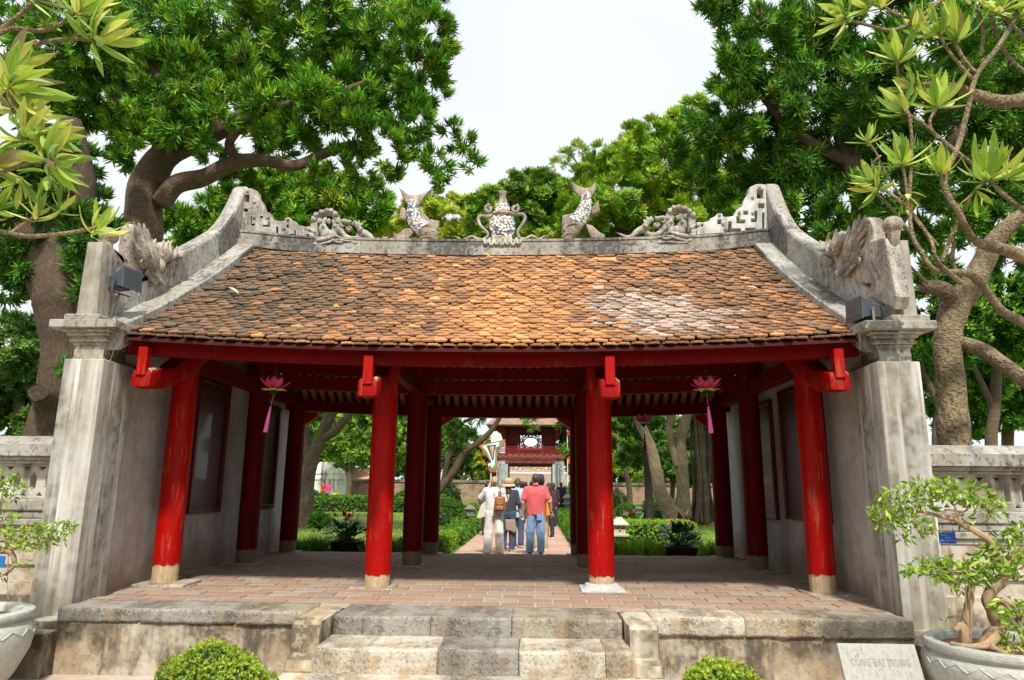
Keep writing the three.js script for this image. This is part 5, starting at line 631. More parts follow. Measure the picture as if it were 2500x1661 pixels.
  strap('lawn_grass', 'short mown grass of the left lawn', -14, -2.1, -30, -6.4, 5200, .12, [...GREENS.lime, ...GREENS.yellow]); strap('lawn_grass', 'short mown grass of the right lawn', 2.3, 12, -26, -7.2, 4600, .12, [...GREENS.lime, ...GREENS.yellow]);
  // anthurium pots
  const ant = [[.035, .13, .022], [.05, .17, .03], [.07, .21, .035], [.025, .09, .018]].map(c => leafMat('anthurium leaf', c, { transmission: .15, clearcoat: .7, clearcoatRoughness: .25 })), bract = mat('red bract', { c: [.75, .02, .02], roughness: .3, clearcoat: .6, side: THREE.DoubleSide }), potM = mat('dark glazed pot', { c: [.022, .014, .010], roughness: .35 });
  const heart = (() => { const s = new THREE.Shape(); s.moveTo(0, .0); s.bezierCurveTo(-.12, -.12, -.34, -.02, -.27, .22); s.bezierCurveTo(-.22, .42, -.08, .58, 0, .72); s.bezierCurveTo(.08, .58, .22, .42, .27, .22); s.bezierCurveTo(.34, -.02, .12, -.12, 0, 0); const g = new THREE.ShapeGeometry(s, 6), p = g.attributes.position; for (let i = 0; i < p.count; i++) { const x = p.getX(i), y = p.getY(i); p.setZ(i, .35 * Math.abs(x) - .35 * y * y); } g.computeVertexNormals(); return g; })();
  function anthurium(label, x, z, y, sc, nl, nf) {
    const t = thing('anthurium_pot', label, 'potted plant', null, [x, y, z]); t.scale.setScalar(sc);
    part(t, 'pot', lathe([[0, 0], [.20, 0], [.215, .02], [.265, .2], [.295, .33], [.315, .345], [.315, .37], [.295, .38], [.27, .36], [.26, .33], [0, .33]], 36), potM); const st = [];
    for (let i = 0; i < nl; i++) { const a = i * 2.4 + rr(-.3, .3), r = rr(.06, .36), h = .38 + rr(.08, .42) * (1 - r * .9), p = [Math.sin(a) * r, h, Math.cos(a) * r]; st.push(tube([[Math.sin(a) * .06, .33, Math.cos(a) * .06], [p[0] * .5, h * .8, p[2] * .5], p], .006, { seg: 4 })); const o = part(t, 'leaf', heart, pick(ant)); o.position.set(...p); o.scale.set(rr(.26, .4), rr(.22, .32), rr(.24, .3)); o.rotation.set(rr(.9, 2.0), a, rr(-.3, .3), 'YXZ'); }
    for (let i = 0; i < nf; i++) { const a = i * 1.9 + .4, r = rr(.04, .26), h = rr(.78, .98) - r * .5, p = [Math.sin(a) * r, h, Math.cos(a) * r]; st.push(tube([[0, .33, 0], [p[0] * .6, h * .7, p[2] * .6], p], .005, { seg: 4 })); const o = part(t, 'flower', heart, bract); o.position.set(...p); o.scale.setScalar(rr(.13, .2)); o.rotation.set(rr(.5, 1.3), a, rr(-.5, .5), 'YXZ'); part(t, 'spadix', tube([p, [p[0] + .01, p[1] + .05, p[2] + .03]], .007, { seg: 5 }), mat('cream spadix', { c: [.7, .5, .25] })); }
    part(t, 'stalks', J(st), mat('green stalk', { c: [.06, .12, .03] })); return t;
  }
  const pa = P(846, 1350, -5.5), pb = P(1665, 1352, -5.5), pc = P(1540, 1300, -11.5); anthurium('dark pot of red anthuriums behind the floor in the left opening', pa.x, -5.5, -.27, 1.08, 46, 7); anthurium('dark pot of red anthuriums behind the floor in the right opening', pb.x, -5.5, -.29, 1.05, 44, 6); anthurium('smaller anthurium pot beside the cream stone lantern', pc.x, -11.5, GB, .95, 30, 4);
  // stone garden lanterns
  for (const [px, py, z, sc, l, c] of [[1513, 1338, -7.2, .62, 'cream stone garden lantern right of the front right column', [1.15, 1.1, .95]], [1147, 1278, -17, .62, 'dark weathered stone lantern on the left hedge line', [.35, .34, .31]], [1385, 1258, -30, .85, 'grey stone lantern near the far pavilion on the right', [.5, .5, .46]], [1560, 1266, -24, .5, 'low stone lantern by the dark trunk', [.8, .78, .7]]]) {
    const p = P(px, py, z), t = thing('stone_lantern', l, 'stone lantern', null, [p.x, GB, z]), m = mat('lantern stone', { tex: T.concrete, c }); t.scale.setScalar(sc);
    part(t, 'foot', JU([box(.5, .16, .5, [0, .08, 0]), box(.32, .5, .32, [0, .4, 0], undefined, .02)]), m); part(t, 'shelf', uvBox(box(.62, .10, .62, [0, .7, 0], undefined, .03)), m);
    const s = shape([[-.2, 0], [.2, 0], [.2, .32], [-.2, .32]], [[0, 1, 2, 3].map(i => [Math.cos(i * 1.571) * .05 - .09, .2 + Math.sin(i * 1.571) * .05]), [0, 1, 2, 3].map(i => [Math.cos(i * 1.571) * .05 + .09, .2 + Math.sin(i * 1.571) * .05]), [0, 1, 2, 3].map(i => [Math.cos(i * 1.571) * .045, .1 + Math.sin(i * 1.571) * .045])]), pn = [0, 1, 2, 3].map(i => tf(ext(s, .05, .004), [0, 0, .155]).applyMatrix4(M4([0, .75, 0], [0, i * Math.PI / 2, 0]))); part(t, 'fire_box', JU(pn), m);
    const rf = new THREE.CylinderGeometry(.16, .44, .2, 4, 1); rf.rotateY(Math.PI / 4); rf.translate(0, 1.19, 0); part(t, 'roof', JU([rf, box(.64, .05, .64, [0, 1.07, 0], undefined, .01), box(.24, .05, .24, [0, 1.30, 0], undefined, .01)]), m);
  }
  { const p = P(832, 1225, -50), t = thing('litter_bin', 'green plastic bin with a yellow lid in front of the arched gate', 'bin', null, [P(821, 1225, -46).x, P(821, 1230, -46).y, -46]); const gm = mat('green plastic', { c: [.02, .55, .06], roughness: .4 }), b = new THREE.CylinderGeometry(.42, .36, .62, 4, 1); b.rotateY(.785); b.translate(0, .31, 0); part(t, 'bin_body', b.toNonIndexed(), gm); part(t, 'lid', JU([box(.66, .06, .62, [0, .66, 0], undefined, .02), box(.5, .16, .5, [0, .74, 0], undefined, .06)]), mat('yellow plastic', { c: [.75, .62, .03], roughness: .4 })); }
}
// ---------- far pavilion, courtyard wall, arched side gate, hall beyond ----------
{
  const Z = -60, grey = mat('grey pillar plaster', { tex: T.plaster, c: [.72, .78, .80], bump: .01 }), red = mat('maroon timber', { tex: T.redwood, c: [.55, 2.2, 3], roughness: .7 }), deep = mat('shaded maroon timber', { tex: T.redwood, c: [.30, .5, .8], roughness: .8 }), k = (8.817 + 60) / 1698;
  const t = thing('pavilion', 'small two storey pavilion with round window standing across the end of the path', 'pavilion', null, [.14, -.5, Z]); const B = (x0, x1, y0, y1, z0, z1, bev = .01) => bb(x0, x1, y0 + .5, y1 + .5, z0, z1, bev);
  for (const [x, z] of [[-2.75, 0], [2.72, 0], [-2.75, -4.6], [2.72, -4.6]]) { const p = part(t, 'pillar', JU([B(x - .56, x + .56, -.5, 3.82, z - 1.1, z), B(x - .7, x + .7, -.5, -.2, z - 1.2, z + .12), B(x - .64, x + .64, -.2, -.02, z - 1.16, z + .08)]), grey); if (z === 0) { const fr = [[-.3, .3], [.3, .3], [.3, 2.75], [.2, 2.95], [-.2, 2.95], [-.3, 2.75]].map(([a, b]) => V(x + a, b + .95, .012)); const l = fr.map((a, i) => tube([a, fr[(i + 1) % 6]], .035, { seg: 4, n: 1 })); for (let i = 0; i < 26; i++) { const y = 1.3 + (i % 13) * .2, xx = x + (i < 13 ? -.12 : .12) + .06 * Math.sin(i * 2); l.push(tf(new THREE.TorusGeometry(.09, .03, 5, 9, 4.4), [xx, y, .01], [0, 0, i])); } part(p, 'carved_panel', JU(l), grey); } }
  part(t, 'lintel_slab', JU([B(-3.3, 3.28, 3.82, 3.98, -5.7, .03)]), grey); part(t, 'red_lintel', JU([B(-2.44, 2.39, 3.5, 3.74, -.06, .08)]), red); part(t, 'under_beam', JU([B(-2.2, 2.2, 3.28, 3.5, -.9, -.1)]), deep); part(t, 'under_beam', JU([B(-2.2, 2.2, 3.3, 3.6, -5.5, -4.7)]), deep);
  const fz = part(t, 'carved_frieze', JU([B(-3.35, 3.4, 3.98, 4.40, .02, .16), B(-3.42, 3.47, 4.37, 4.46, .0, .2), B(-3.42, 3.47, 3.93, 4.02, .0, .2), B(-3.35, -3.2, 3.98, 4.4, -5.7, .02), B(3.25, 3.4, 3.98, 4.4, -5.7, .02)]), red); { const l = []; for (let i = 0; i < 40; i++) l.push(tf(new THREE.TorusGeometry(.11, .035, 5, 8, 4.2), [-3.2 + i * .165, 4.7 + .05 * Math.sin(i * 2.2), .165], [0, 0, i * 1.7])); part(fz, 'carving', JU(l), mat('dull gilt carving', { c: [.30, .12, .07], roughness: .7 }), undefined, 'stuff'); }
  const rl = [B(-3.3, 3.35, 5.02, 5.1, .05, .15), B(-3.3, -1.2, 4.86, 4.92, .06, .14), B(1.22, 3.35, 4.86, 4.92, .06, .14), B(-3.3, 3.35, 4.55, 4.62, .06, .14), B(-1.1, 1.15, 4.72, 4.98, .06, .14)]; for (const x of [-3.27, -1.17, 1.2, 3.32]) rl.push(B(x - .07, x + .07, 4.42, 5.3, .03, .17)); for (const x of [-3.3, 3.35]) rl.push(B(x - .05, x + .05, 5.02, 5.1, -5.7, .05), B(x - .05, x + .05, 4.7, 4.78, -5.7, .05)); for (let x = -3.1; x < 3.2; x += .14) if (Math.abs(x - .02) > 1.2) rl.push(B(x - .022, x + .022, 4.6, 4.88, .07, .13, 0)); for (let i = 0; i < 16; i++) rl.push(tf(new THREE.TorusGeometry(.05, .018, 4, 8), [-3.1 + i * .12, 5.24, .1]), tf(new THREE.TorusGeometry(.05, .018, 4, 8), [1.35 + i * .12, 5.24, .1])); part(t, 'railing', JU(rl), red);
  const win = z => { const w = ext(shape([[-2.42, 4.4], [2.42, 4.4], [2.42, 7.6], [-2.42, 7.6]].map(([a, b]) => [a, b + .5]), [[[-1.08, 5.3], [1.12, 5.3], [1.12, 7.05], [-1.08, 7.05]]]), .1, 0); w.translate(0, 0, z); return w; };
  part(t, 'upper_wall', JU([win(-.8), win(-4.8), B(-2.42, -2.3, 4.4, 5.0, -4.8, -.8), B(2.3, 2.42, 4.4, 5.0, -4.8, -.8), B(-2.5, -2.3, 4.4, 7.1, -.85, -.65), B(2.3, 2.5, 4.4, 7.1, -.85, -.65), B(-2.5, -2.3, 4.4, 7.1, -4.9, -4.7), B(2.3, 2.5, 4.4, 7.1, -4.9, -4.7)]), deep);
  for (const z of [-.78, -4.7]) { const l = [tf(new THREE.TorusGeometry(.78, .06, 6, 40), [.02, 6.22, z], undefined, [1, .83, 1]), tf(new THREE.TorusGeometry(.98, .035, 5, 40, 6.283), [.02, 6.2, z], undefined, [1, .86, 1])]; for (let i = 0; i < 16; i++) { const a = i * .3927 + .2; l.push(tube([[.02 + Math.cos(a) * .8, 6.22 + Math.sin(a) * .66, z], [.02 + Math.cos(a) * 1.13, 6.2 + clamp(Math.sin(a) * 1.02, -.86, .86), z]], .035, { seg: 5, n: 1 })); } part(t, 'round_window', JU(l), deep); }
  part(t, 'hanging_board', JU([B(-.28, -.14, 6.0, 6.75, -.55, -.5), B(.1, .24, 6.0, 6.75, -.55, -.5), B(-.32, .28, 5.98, 6.06, -.56, -.49)]), M.gloom);
  for (const s of [-1, 1]) { part(t, 'eave_bracket', uvBox(tf(ext(shape([[0, 0], [1.45, 0], [1.3, -.25], [1.0, -.4], [.75, -.75], [.5, -.9], [.3, -1.5], [0, -1.7]].map(([a, b]) => [a * s, b])), .16, .01), [s * 2.42, 7.72, -.2])), deep); }
  const hip = (y0, y1, w0, w1, d0, d1) => { const g = new THREE.CylinderGeometry(1, 1, 1, 4, 1); g.rotateY(Math.PI / 4); const p = g.attributes.position; for (let i = 0; i < p.count; i++) { const top = p.getY(i) > 0, z0 = Math.abs(p.getX(i)) < .01 && Math.abs(p.getZ(i)) < .01; p.setXYZ(i, z0 ? 0 : Math.sign(p.getX(i)) * (top ? w1 : w0), top ? y1 : y0, z0 ? 0 : Math.sign(p.getZ(i)) * (top ? d1 : d0)); } const h = g.toNonIndexed(); h.translate(0, 0, -2.8); h.computeVertexNormals(); return uvBox(h); };
  part(t, 'lower_roof', J([hip(7.72, 9.3, 4.25, 2.5, 4.0, 2.2), hip(7.60, 7.72, 4.3, 4.3, 4.05, 4.05)]), M.fartile); part(t, 'upper_storey', JU([B(-2.3, 2.3, 8.6, 9.6, -4.8, -.8)]), deep); part(t, 'upper_roof', J([hip(10.0, 12.2, 3.6, 2.6, 3.2, .1)]), M.fartile);
  // brick wall with its coping, left and right of the pavilion
  for (const [x0, x1, y, l] of [[-45, -3.4, 1.8, 'long mossy brick wall left of the far pavilion'], [3.7, 45, 1.68, 'long mossy brick wall right of the far pavilion']]) { const w = thing('brick_wall', l, 'wall', null, [(x0 + x1) / 2, -.6, -58.5]), W = x1 - x0; part(w, 'wall', uvBox(bb(-W / 2, W / 2, 0, y + .4, -.25, .25, 0)), M.oldbrick); part(w, 'coping', JU([bb(-W / 2, W / 2, y + .36, y + .5, -.36, .36, .03), bb(-W / 2, W / 2, y + .5, y + .62, -.26, .26, .06)]), mat('dark wall coping', { tex: T.cement, c: [.62, .6, .5] })); }
  { const p = P(793, 1200, -56), a = thing('arched_side_gate', 'whitewashed arched gate with curved gable in the brick wall on the left', 'gateway', null, [p.x, -.55, -57]), kk = pxm(-57), y = py => P(793, py, -57).y + .55, X = px => (px - 793) * kk;
    const half = [[19, 1129], [24, 1136], [30, 1146], [38, 1152], [45, 1156], [45, 1240]].map(([a2, b]) => [a2 * kk, y(b)]); half[half.length - 1][1] = 0; const ol = [...half, ...half.map(([a2, b]) => [-a2, b]).reverse()], hole = []; for (let i = 0; i <= 12; i++) { const an = Math.PI * i / 12; hole.push([Math.cos(an) * 17 * kk, y(1196) + Math.sin(an) * 17 * kk]); } hole.push([-17 * kk, .02], [17 * kk, .02]);
    const white = mat('whitewash with grey weathering', { tex: T.plaster, c: [1.5, 1.5, 1.47] }); const g = ext(shape(ol, [hole]), 1.2, .02); g.translate(0, 0, -.6); part(a, 'gate_body', uvBox(g), white); part(a, 'moulding', JU([bb(X(748), X(836), y(1171), y(1167), .58, .72), bb(X(752), X(834), y(1157), y(1154), .58, .70), bb(X(823), X(831), y(1190), y(1175), .6, .66), bb(X(755), X(763), y(1190), y(1175), .6, .66)]), white); }
  for (const [px, py, w, l] of [[862, 1168, 5.5, 'orange tiled roof peeping over the wall beside the arched gate'], [1185, 1172, 4, 'orange tiled roof behind the wall left of the pavilion'], [1590, 1178, 6, 'pale red tiled roof over the right brick wall']]) { const p = P(px, py, -72), h = thing('tiled_house', l, 'house', null, [p.x, -.5, -72]), y = p.y + .5; part(h, 'wall', uvBox(bb(-w * .45, w * .45, 0, y - .3, -4, -.5, 0)), M.inner); const rf = ext(shape([[-.6, y - .6], [-2.8, y + 1.3], [-5, y - .6]].map(([a, b]) => [-a, b])), w, 0); rf.rotateY(Math.PI / 2); rf.translate(-w / 2, 0, .6); part(h, 'roof', uvBox(rf), mat('orange clay roof', { tex: T.fartile, c: [1.8, 1.5, 1.3], bump: .05 })); part(h, 'chimney', uvBox(bb(w * .2, w * .3, y, y + 1.2, -2.6, -2.2, .01)), M.inner); }
  { const h = thing('temple_hall', 'long tiled hall with mosaic ridge seen through the pavilion opening', 'temple hall', null, [.3, -.6, -108]), kk = pxm(-108), y = py => P(1295, py, -108).y + .6; const W = 18; part(h, 'roof', slab(-W / 2, W / 2, -4, 2.5, 1, 8, (x, z) => mix(y(1150), y(1184), smooth(-6, 2.5, z) ** .9), .2), mat('brown hall tiles', { tex: T.fartile, c: [1.0, 1.1, 1.05], bump: .05 })); part(h, 'ridge_band', uvBox(bb(-W / 2, W / 2, y(1151), y(1146.5), -4.3, -3.7)), mat('orange ridge tiles', { tex: T.fartile, c: [2.1, 1.6, 1.2] })); part(h, 'ridge_wall', uvBox(bb(-W / 2, W / 2, y(1147), y(1131), -4.2, -3.9)), mat('pale ridge', { tex: T.plaster, c: [1.1, 1.1, 1.05] }));
    const l = []; for (let i = 0; i < 26; i++) l.push(tf(new THREE.TorusGeometry(.3, .09, 5, 9, 4.5), [-8 + i * .64, y(1140) + .12 * Math.sin(i * 1.9), -3.88], [0, 0, i * 1.3])); for (let i = 0; i < 6; i++) l.push(box(1.0, .35, .06, [-6.5 + i * 2.6, y(1141), -3.88], undefined, .05)); part(h, 'ridge_mosaic', J(l), mat('blue grey and ochre mosaic', { c: [.34, .27, .22] }), undefined, 'stuff'); part(h, 'wall', uvBox(bb(-W / 2 + .5, W / 2 - .5, 0, y(1184), -3, 1.2, 0)), red); for (let i = 0; i < 8; i++) part(h, 'door_panel', uvBox(bb(-7.6 + i * 2, -6.0 + i * 2, .2, y(1187), 1.2, 1.28, .02)), deep); part(h, 'step', uvBox(bb(-W / 2, W / 2, 0, .35, 1.2, 3.5, .02)), M.concrete); }
  // festival flag and red banner
  { const z = -54, q = (x, y) => { const p = P(1130 + x / 7.84, 1030 + y / 7.84, z); return [p.x, p.y]; }, pl = P(1198, 1180, z), f = thing('festival_flag', 'five coloured festival flag hanging in folds left of the pavilion', 'flag', null, [pl.x, -.5, z]); const G = (pts, dz) => { const g = ext(shape(pts.map(([x, y]) => q(x, y))), .02, 0); g.translate(-pl.x, .5, dz); return g; };
    part(f, 'pole', cyl(.05, .07, 6.6, 10, [0, 3.3, -.15]), mat('pale pole', { c: [.62, .62, .6] })); const cc = { red: [.75, .07, .03], green: [.06, .42, .16], white: [.82, .82, .82], blue: [.03, .07, .36], yellow: [.78, .55, .03] }, cm = Object.fromEntries(Object.entries(cc).map(([n, c]) => [n, mat(n + ' flag cloth', { c, roughness: .9, transmission: .2, thickness: 0 })]));
    [['red', [[290, 455], [812, 335], [800, 480], [650, 520], [660, 880], [640, 960], [520, 960], [480, 900], [520, 760], [420, 600]], 0], ['green', [[330, 462], [790, 350], [740, 470], [650, 500], [640, 860], [590, 930], [490, 890], [540, 760], [440, 590]], .03], ['white', [[370, 468], [700, 385], [690, 470], [625, 500], [610, 820], [570, 880], [500, 850], [545, 760], [470, 590]], .06], ['blue', [[455, 455], [640, 440], [610, 560], [585, 760], [550, 700], [500, 560]], .09], ['yellow', [[520, 480], [600, 470], [580, 600], [565, 700], [540, 600]], .12], ['red', [[545, 520], [565, 515], [562, 640], [552, 640]], .15], ['blue', [[490, 775], [545, 750], [550, 780], [485, 805]], .12], ['white', [[485, 808], [552, 782], [555, 830], [485, 862]], .12]].forEach(([c, p, dz], i) => part(f, c + '_stripe', G(p, dz), cm[c])); part(f, 'ribbon', uvBox(tube([[315, 585], [340, 660], [400, 770], [470, 830]].map(([x, y]) => { const p = q(x, y); return [p[0] - pl.x, p[1] + .5, .05]; }), .03, { seg: 4 })), cm.red); }
  { const z = -48, p = P(1386, 1180, z), b = thing('red_banner', 'red banner with yellow marks on a white pole right of the pavilion', 'banner', null, [p.x, -.4, z]), y = py => P(1386, py, z).y + .4; part(b, 'pole', cyl(.03, .035, y(1050), 8, [0, y(1050) / 2, 0]), mat('white pole', { c: [.7, .7, .68] })); part(b, 'banner', bb(-.02, .42, y(1133), y(1100), -.01, .02, 0), mat('red banner cloth', { c: [.72, .03, .01], roughness: .8 })); part(b, 'yellow_mark', J([0, 1, 2, 3, 4].map(i => tube([[.05 + i * .08, y(1128), .03], [.2, y(1116), .035], [.04 + i * .09, y(1103), .03]], .02, { seg: 4 }))), mat('yellow print', { c: [.75, .3, .02] })); for (let i = 0; i < 3; i++) part(b, 'paper_lantern', sph(.14, [.05 + i * .1, y(1056 + i * 6), .1], [1, .85, 1]), mat('red paper', { c: [.6, .02, .02] })); }
}
// ---------- people on the path ----------
{
  const skinC = { fair: [.56, .34, .25], tan: [.42, .24, .16] }, hairC = { dark: [.018, .014, .012], brown: [.10, .055, .028], blond: [.48, .30, .12], grey: [.07, .05, .04] };
  const cache = {}, cm = (name, c, o = {}) => cache[name + c] ??= mat(name, { c, tex: T.cloth, bump: .004, roughness: .9, ...o });
  const swirl = (() => { const c = document.createElement('canvas'); c.width = c.height = 512; const g = c.getContext('2d'), R = rng(6); g.fillStyle = '#f2ebe4'; g.fillRect(0, 0, 512, 512); g.strokeStyle = '#6d4a40'; const sp = (x, y, r) => { for (const ox of [-512, 0, 512]) for (const oy of [-512, 0, 512]) { g.lineWidth = 3; g.beginPath(); for (let a = 0; a < 20; a += .2) { const q = r * (1 - a / 21); const X = x + ox + Math.cos(a) * q, Y = y + oy + Math.sin(a) * q; a ? g.lineTo(X, Y) : g.moveTo(X, Y); } g.stroke(); } }; [[110, 110, 100], [350, 80, 85], [240, 270, 105], [450, 300, 95], [80, 400, 95], [330, 450, 85]].forEach(a => sp(...a)); g.fillStyle = '#7a5548'; for (let i = 0; i < 8; i++) { g.beginPath(); g.ellipse(R() * 512, R() * 512, 8, 22, R() * 3, 0, 7); g.fill(); } const t = new THREE.CanvasTexture(c); t.colorSpace = THREE.SRGBColorSpace; t.wrapS = t.wrapT = THREE.RepeatWrapping; t.repeat.set(3.2, 3.2); return t; })();
  const swirlM = mat('swirl printed cotton', { roughness: .9 }); swirlM.map = swirl;
  const A = (a, b) => [a[0], a[1], a[2], b];
  // joints: x right, y up, walking towards -z, seen from behind; units for a 1.75 m body
  const REST = { head: [0, 1.635, -.02], neck: [0, 1.49, 0], shL: [-.185, 1.415, 0], shR: [.185, 1.415, 0], elL: [-.235, 1.14, .02], elR: [.235, 1.14, .02], wrL: [-.25, .89, -.03], wrR: [.25, .89, -.03], hpL: [-.09, .93, 0], hpR: [.09, .93, 0], knL: [-.10, .50, -.02], knR: [.10, .50, -.02], anL: [-.10, .08, .02], anR: [.10, .08, .02] };
  const ell = (x, y, z, c, r) => { const k = Math.hypot((x - c[0]) / r[0], (y - c[1]) / r[1], (z - c[2]) / r[2]); return (k - 1) * Math.min(...r); };
  const finish = g => { g = uvBox(g); return g; };
  function hand(w, e, s) { // palm and five curled fingers, growing from the wrist away from the elbow
    const d = V(w[0] - e[0], w[1] - e[1], w[2] - e[2]).normalize(), f = V(0, 0, -1).addScaledVector(d, d.z).normalize(), sd = V().crossVectors(d, f).multiplyScalar(s), W = V(...w), at = (a, b, c) => { const p = W.clone().addScaledVector(d, a).addScaledVector(sd, b).addScaledVector(f, c); return [p.x, p.y, p.z]; };
    const pr = [[A(at(-.02, 0, 0), .024), A(at(.03, 0, 0), .027)], [A(at(.03, -.014, .0), .022), A(at(.085, -.026, .0), .014)], [A(at(.03, .014, .0), .022), A(at(.085, .026, .0), .014)], [A(at(.08, 0, 0), .016), A(at(.085, .01, 0), .016)]];
    [[-.028, .062], [-.009, .072], [.010, .066], [.027, .052]].forEach(([o, l]) => { const a = at(.085, o, 0), b = at(.085 + l * .5, o * 1.15, .012), c = at(.085 + l * .85, o * 1.15, .038); pr.push([A(a, .0095), A(b, .0088)], [A(b, .0088), A(c, .0075)]); });
    const t0 = at(.025, -.024, .01), t1 = at(.06, -.048, .025), t2 = at(.09, -.046, .04); pr.push([A(t0, .013), A(t1, .011)], [A(t1, .011), A(t2, .0085)]);
    const pts = pr.flat(), lo = [0, 1, 2].map(i => Math.min(...pts.map(p => p[i])) - .035), hi = [0, 1, 2].map(i => Math.max(...pts.map(p => p[i])) + .035); return iso((x, y, z) => { let m = 9; for (const [a, b] of pr) m = smin(m, capd(x, y, z, a, b), .006); return m; }, lo, hi, .0055);
  }
  function person({ label, px, py, z, h = 1.7, pose = {}, ry = 0, skin = 'fair', hair = 'dark', hairStyle = 'short', top, sleeve = .5, hem = .86, trousers, flare = 0, legEnd = .07, shoe = [.05, .05, .055], far = false, wide = 1, group, coat }) {
    const j = { ...REST, ...pose }, p = P(px, py, z), t = thing('person', label, 'person', group, [p.x, GB, z], ry); t.scale.setScalar(h / 1.75); const cell = far ? .026 : .015, sk = cm('skin', skinC[skin], { roughness: .6 });
    const lerp3 = (a, b, u) => [0, 1, 2].map(i => mix(a[i], b[i], u));
    const lo = [-.5, -.02, -.42], hi = [.5, 1.80, .42];
    const hd = j.head, arms = ['L', 'R'].map(s => [[A(j['sh' + s], .05), A(j['el' + s], .040)], [A(j['el' + s], .039), A(j['wr' + s], .026)]]), legs = ['L', 'R'].map(s => [[A(j['hp' + s], .085), A(j['kn' + s], .055)], [A(j['kn' + s], .054), A(j['an' + s], .036)]]);
    const nose = [hd[0], hd[1] - .02, hd[2] - .10], body = (x, y, z2) => { let m = Math.min(ell(x, y, z2, hd, [.078, .112, .098]), 9); m = smin(m, capd(x, y, z2, A(j.neck, .055), A(lerp3(j.neck, hd, .6), .052)), .03); m = smin(m, capd(x, y, z2, A([0, 1.0, 0], .105), A([0, 1.34, 0], .11)), .05); m = smin(m, capd(x, y, z2, A(j.shL, .05), A(j.shR, .05)), .04); for (const a of [...arms, ...legs]) for (const [u, v] of a) m = smin(m, capd(x, y, z2, u, v), .025); for (const s of [-1, 1]) m = smin(m, ell(x, y, z2, [hd[0] + s * .08, hd[1] - .01, hd[2]], [.014, .032, .02]), .01); m = smin(m, ell(x, y, z2, nose, [.014, .022, .02]), .015); return m; };
    part(t, 'body', finish(J([iso(body, lo, hi, cell), ...(far ? [] : [hand(j.wrL, j.elL, 1), hand(j.wrR, j.elR, -1)])])), sk);
    // shirt
    const wr = (x, y, z2) => .006 * n3(x * 14, y * 9 + z2 * 6, z2 * 14) * (far ? .5 : 1); const slv = u => arms.map(a => { const end = sleeve <= 1 ? lerp3(a[0][0], a[0][1], sleeve) : lerp3(a[1][0], a[1][1], sleeve - 1); return { a: a[0][0], e: sleeve <= 1 ? end : a[0][1], w: sleeve > 1 ? end : null }; });
    const sl = slv(), tw = wide, shirt = (x, y, z2) => { let m = capd(x, y, z2 / .74, A([-.06 * tw, 1.31, .0], .150 * tw), A([-.045 * tw, hem + .05, 0], .142 * tw)); m = smin(m, capd(x, y, z2 / .74, A([.06 * tw, 1.31, 0], .150 * tw), A([.045 * tw, hem + .05, 0], .142 * tw)), .05); m = smin(m, capd(x, y, z2, A(j.shL, .075), A(j.shR, .075)), .05); m = smin(m, capd(x, y, z2, A(j.neck, .068), A([0, 1.47, 0], .075)), .03); m = Math.max(m, hem - y + .018 * n3(x * 9, 1, z2 * 9), y - 1.525); for (const { a, e, w } of sl) { let q = capd(x, y, z2, A(a, .074), A(e, sleeve < 1 ? .068 : .055)); if (w) q = smin(q, capd(x, y, z2, A(e, .055), A(w, .046)), .03); else { const dx = e[0] - a[0], dy = e[1] - a[1], dz = e[2] - a[2], L = Math.hypot(dx, dy, dz); q = Math.max(q, ((x - e[0]) * dx + (y - e[1]) * dy + (z2 - e[2]) * dz) / L - .005); } m = smin(m, q, .035); } return m + wr(x, y, z2); };
    part(t, coat ? 'coat' : 'shirt', finish(iso(shirt, [lo[0], hem - .1, lo[2]], [hi[0], 1.65, hi[2]], cell)), top);
    if (trousers) { const tr = (x, y, z2) => { let m = capd(x, y, z2 / .8, A([-.03, .93, 0], .140), A([.03, .93, 0], .140)); ['L', 'R'].forEach((s, i) => { let q = capd(x, y, z2, A(j['hp' + s], .110), A(j['kn' + s], .082 + flare * .6)); q = smin(q, capd(x, y, z2, A(j['kn' + s], .082 + flare * .6), A(j['an' + s], .070 + flare)), .03); m = smin(m, q, .03); }); return Math.max(m, legEnd - y, y - 1.0) + wr(x * 1.2, y, z2) * 1.3; }; part(t, 'trousers', finish(iso(tr, [-.42, legEnd - .06, lo[2]], [.42, 1.08, hi[2]], cell)), trousers); }
    for (const s of ['L', 'R']) { const a = j['an' + s]; part(t, 'shoe', finish(iso((x, y, z2) => Math.max(smin(capd(x, y, z2, A([a[0], a[1] - .035, a[2] + .03], .045), A([a[0], a[1] - .045, a[2] - .15], .036)), capd(x, y, z2, A(a, .042), A([a[0], a[1] - .03, a[2]], .045)), .02), a[1] - .08 - y), [a[0] - .09, a[1] - .12, a[2] - .25], [a[0] + .09, a[1] + .08, a[2] + .12], .014)), cm('shoe leather', shoe)); part(t, 'sole', uvBox(box(.085, .022, .25, [a[0], a[1] - .075, a[2] - .055], undefined, .01)), cm('white sole', [.7, .7, .68])); }
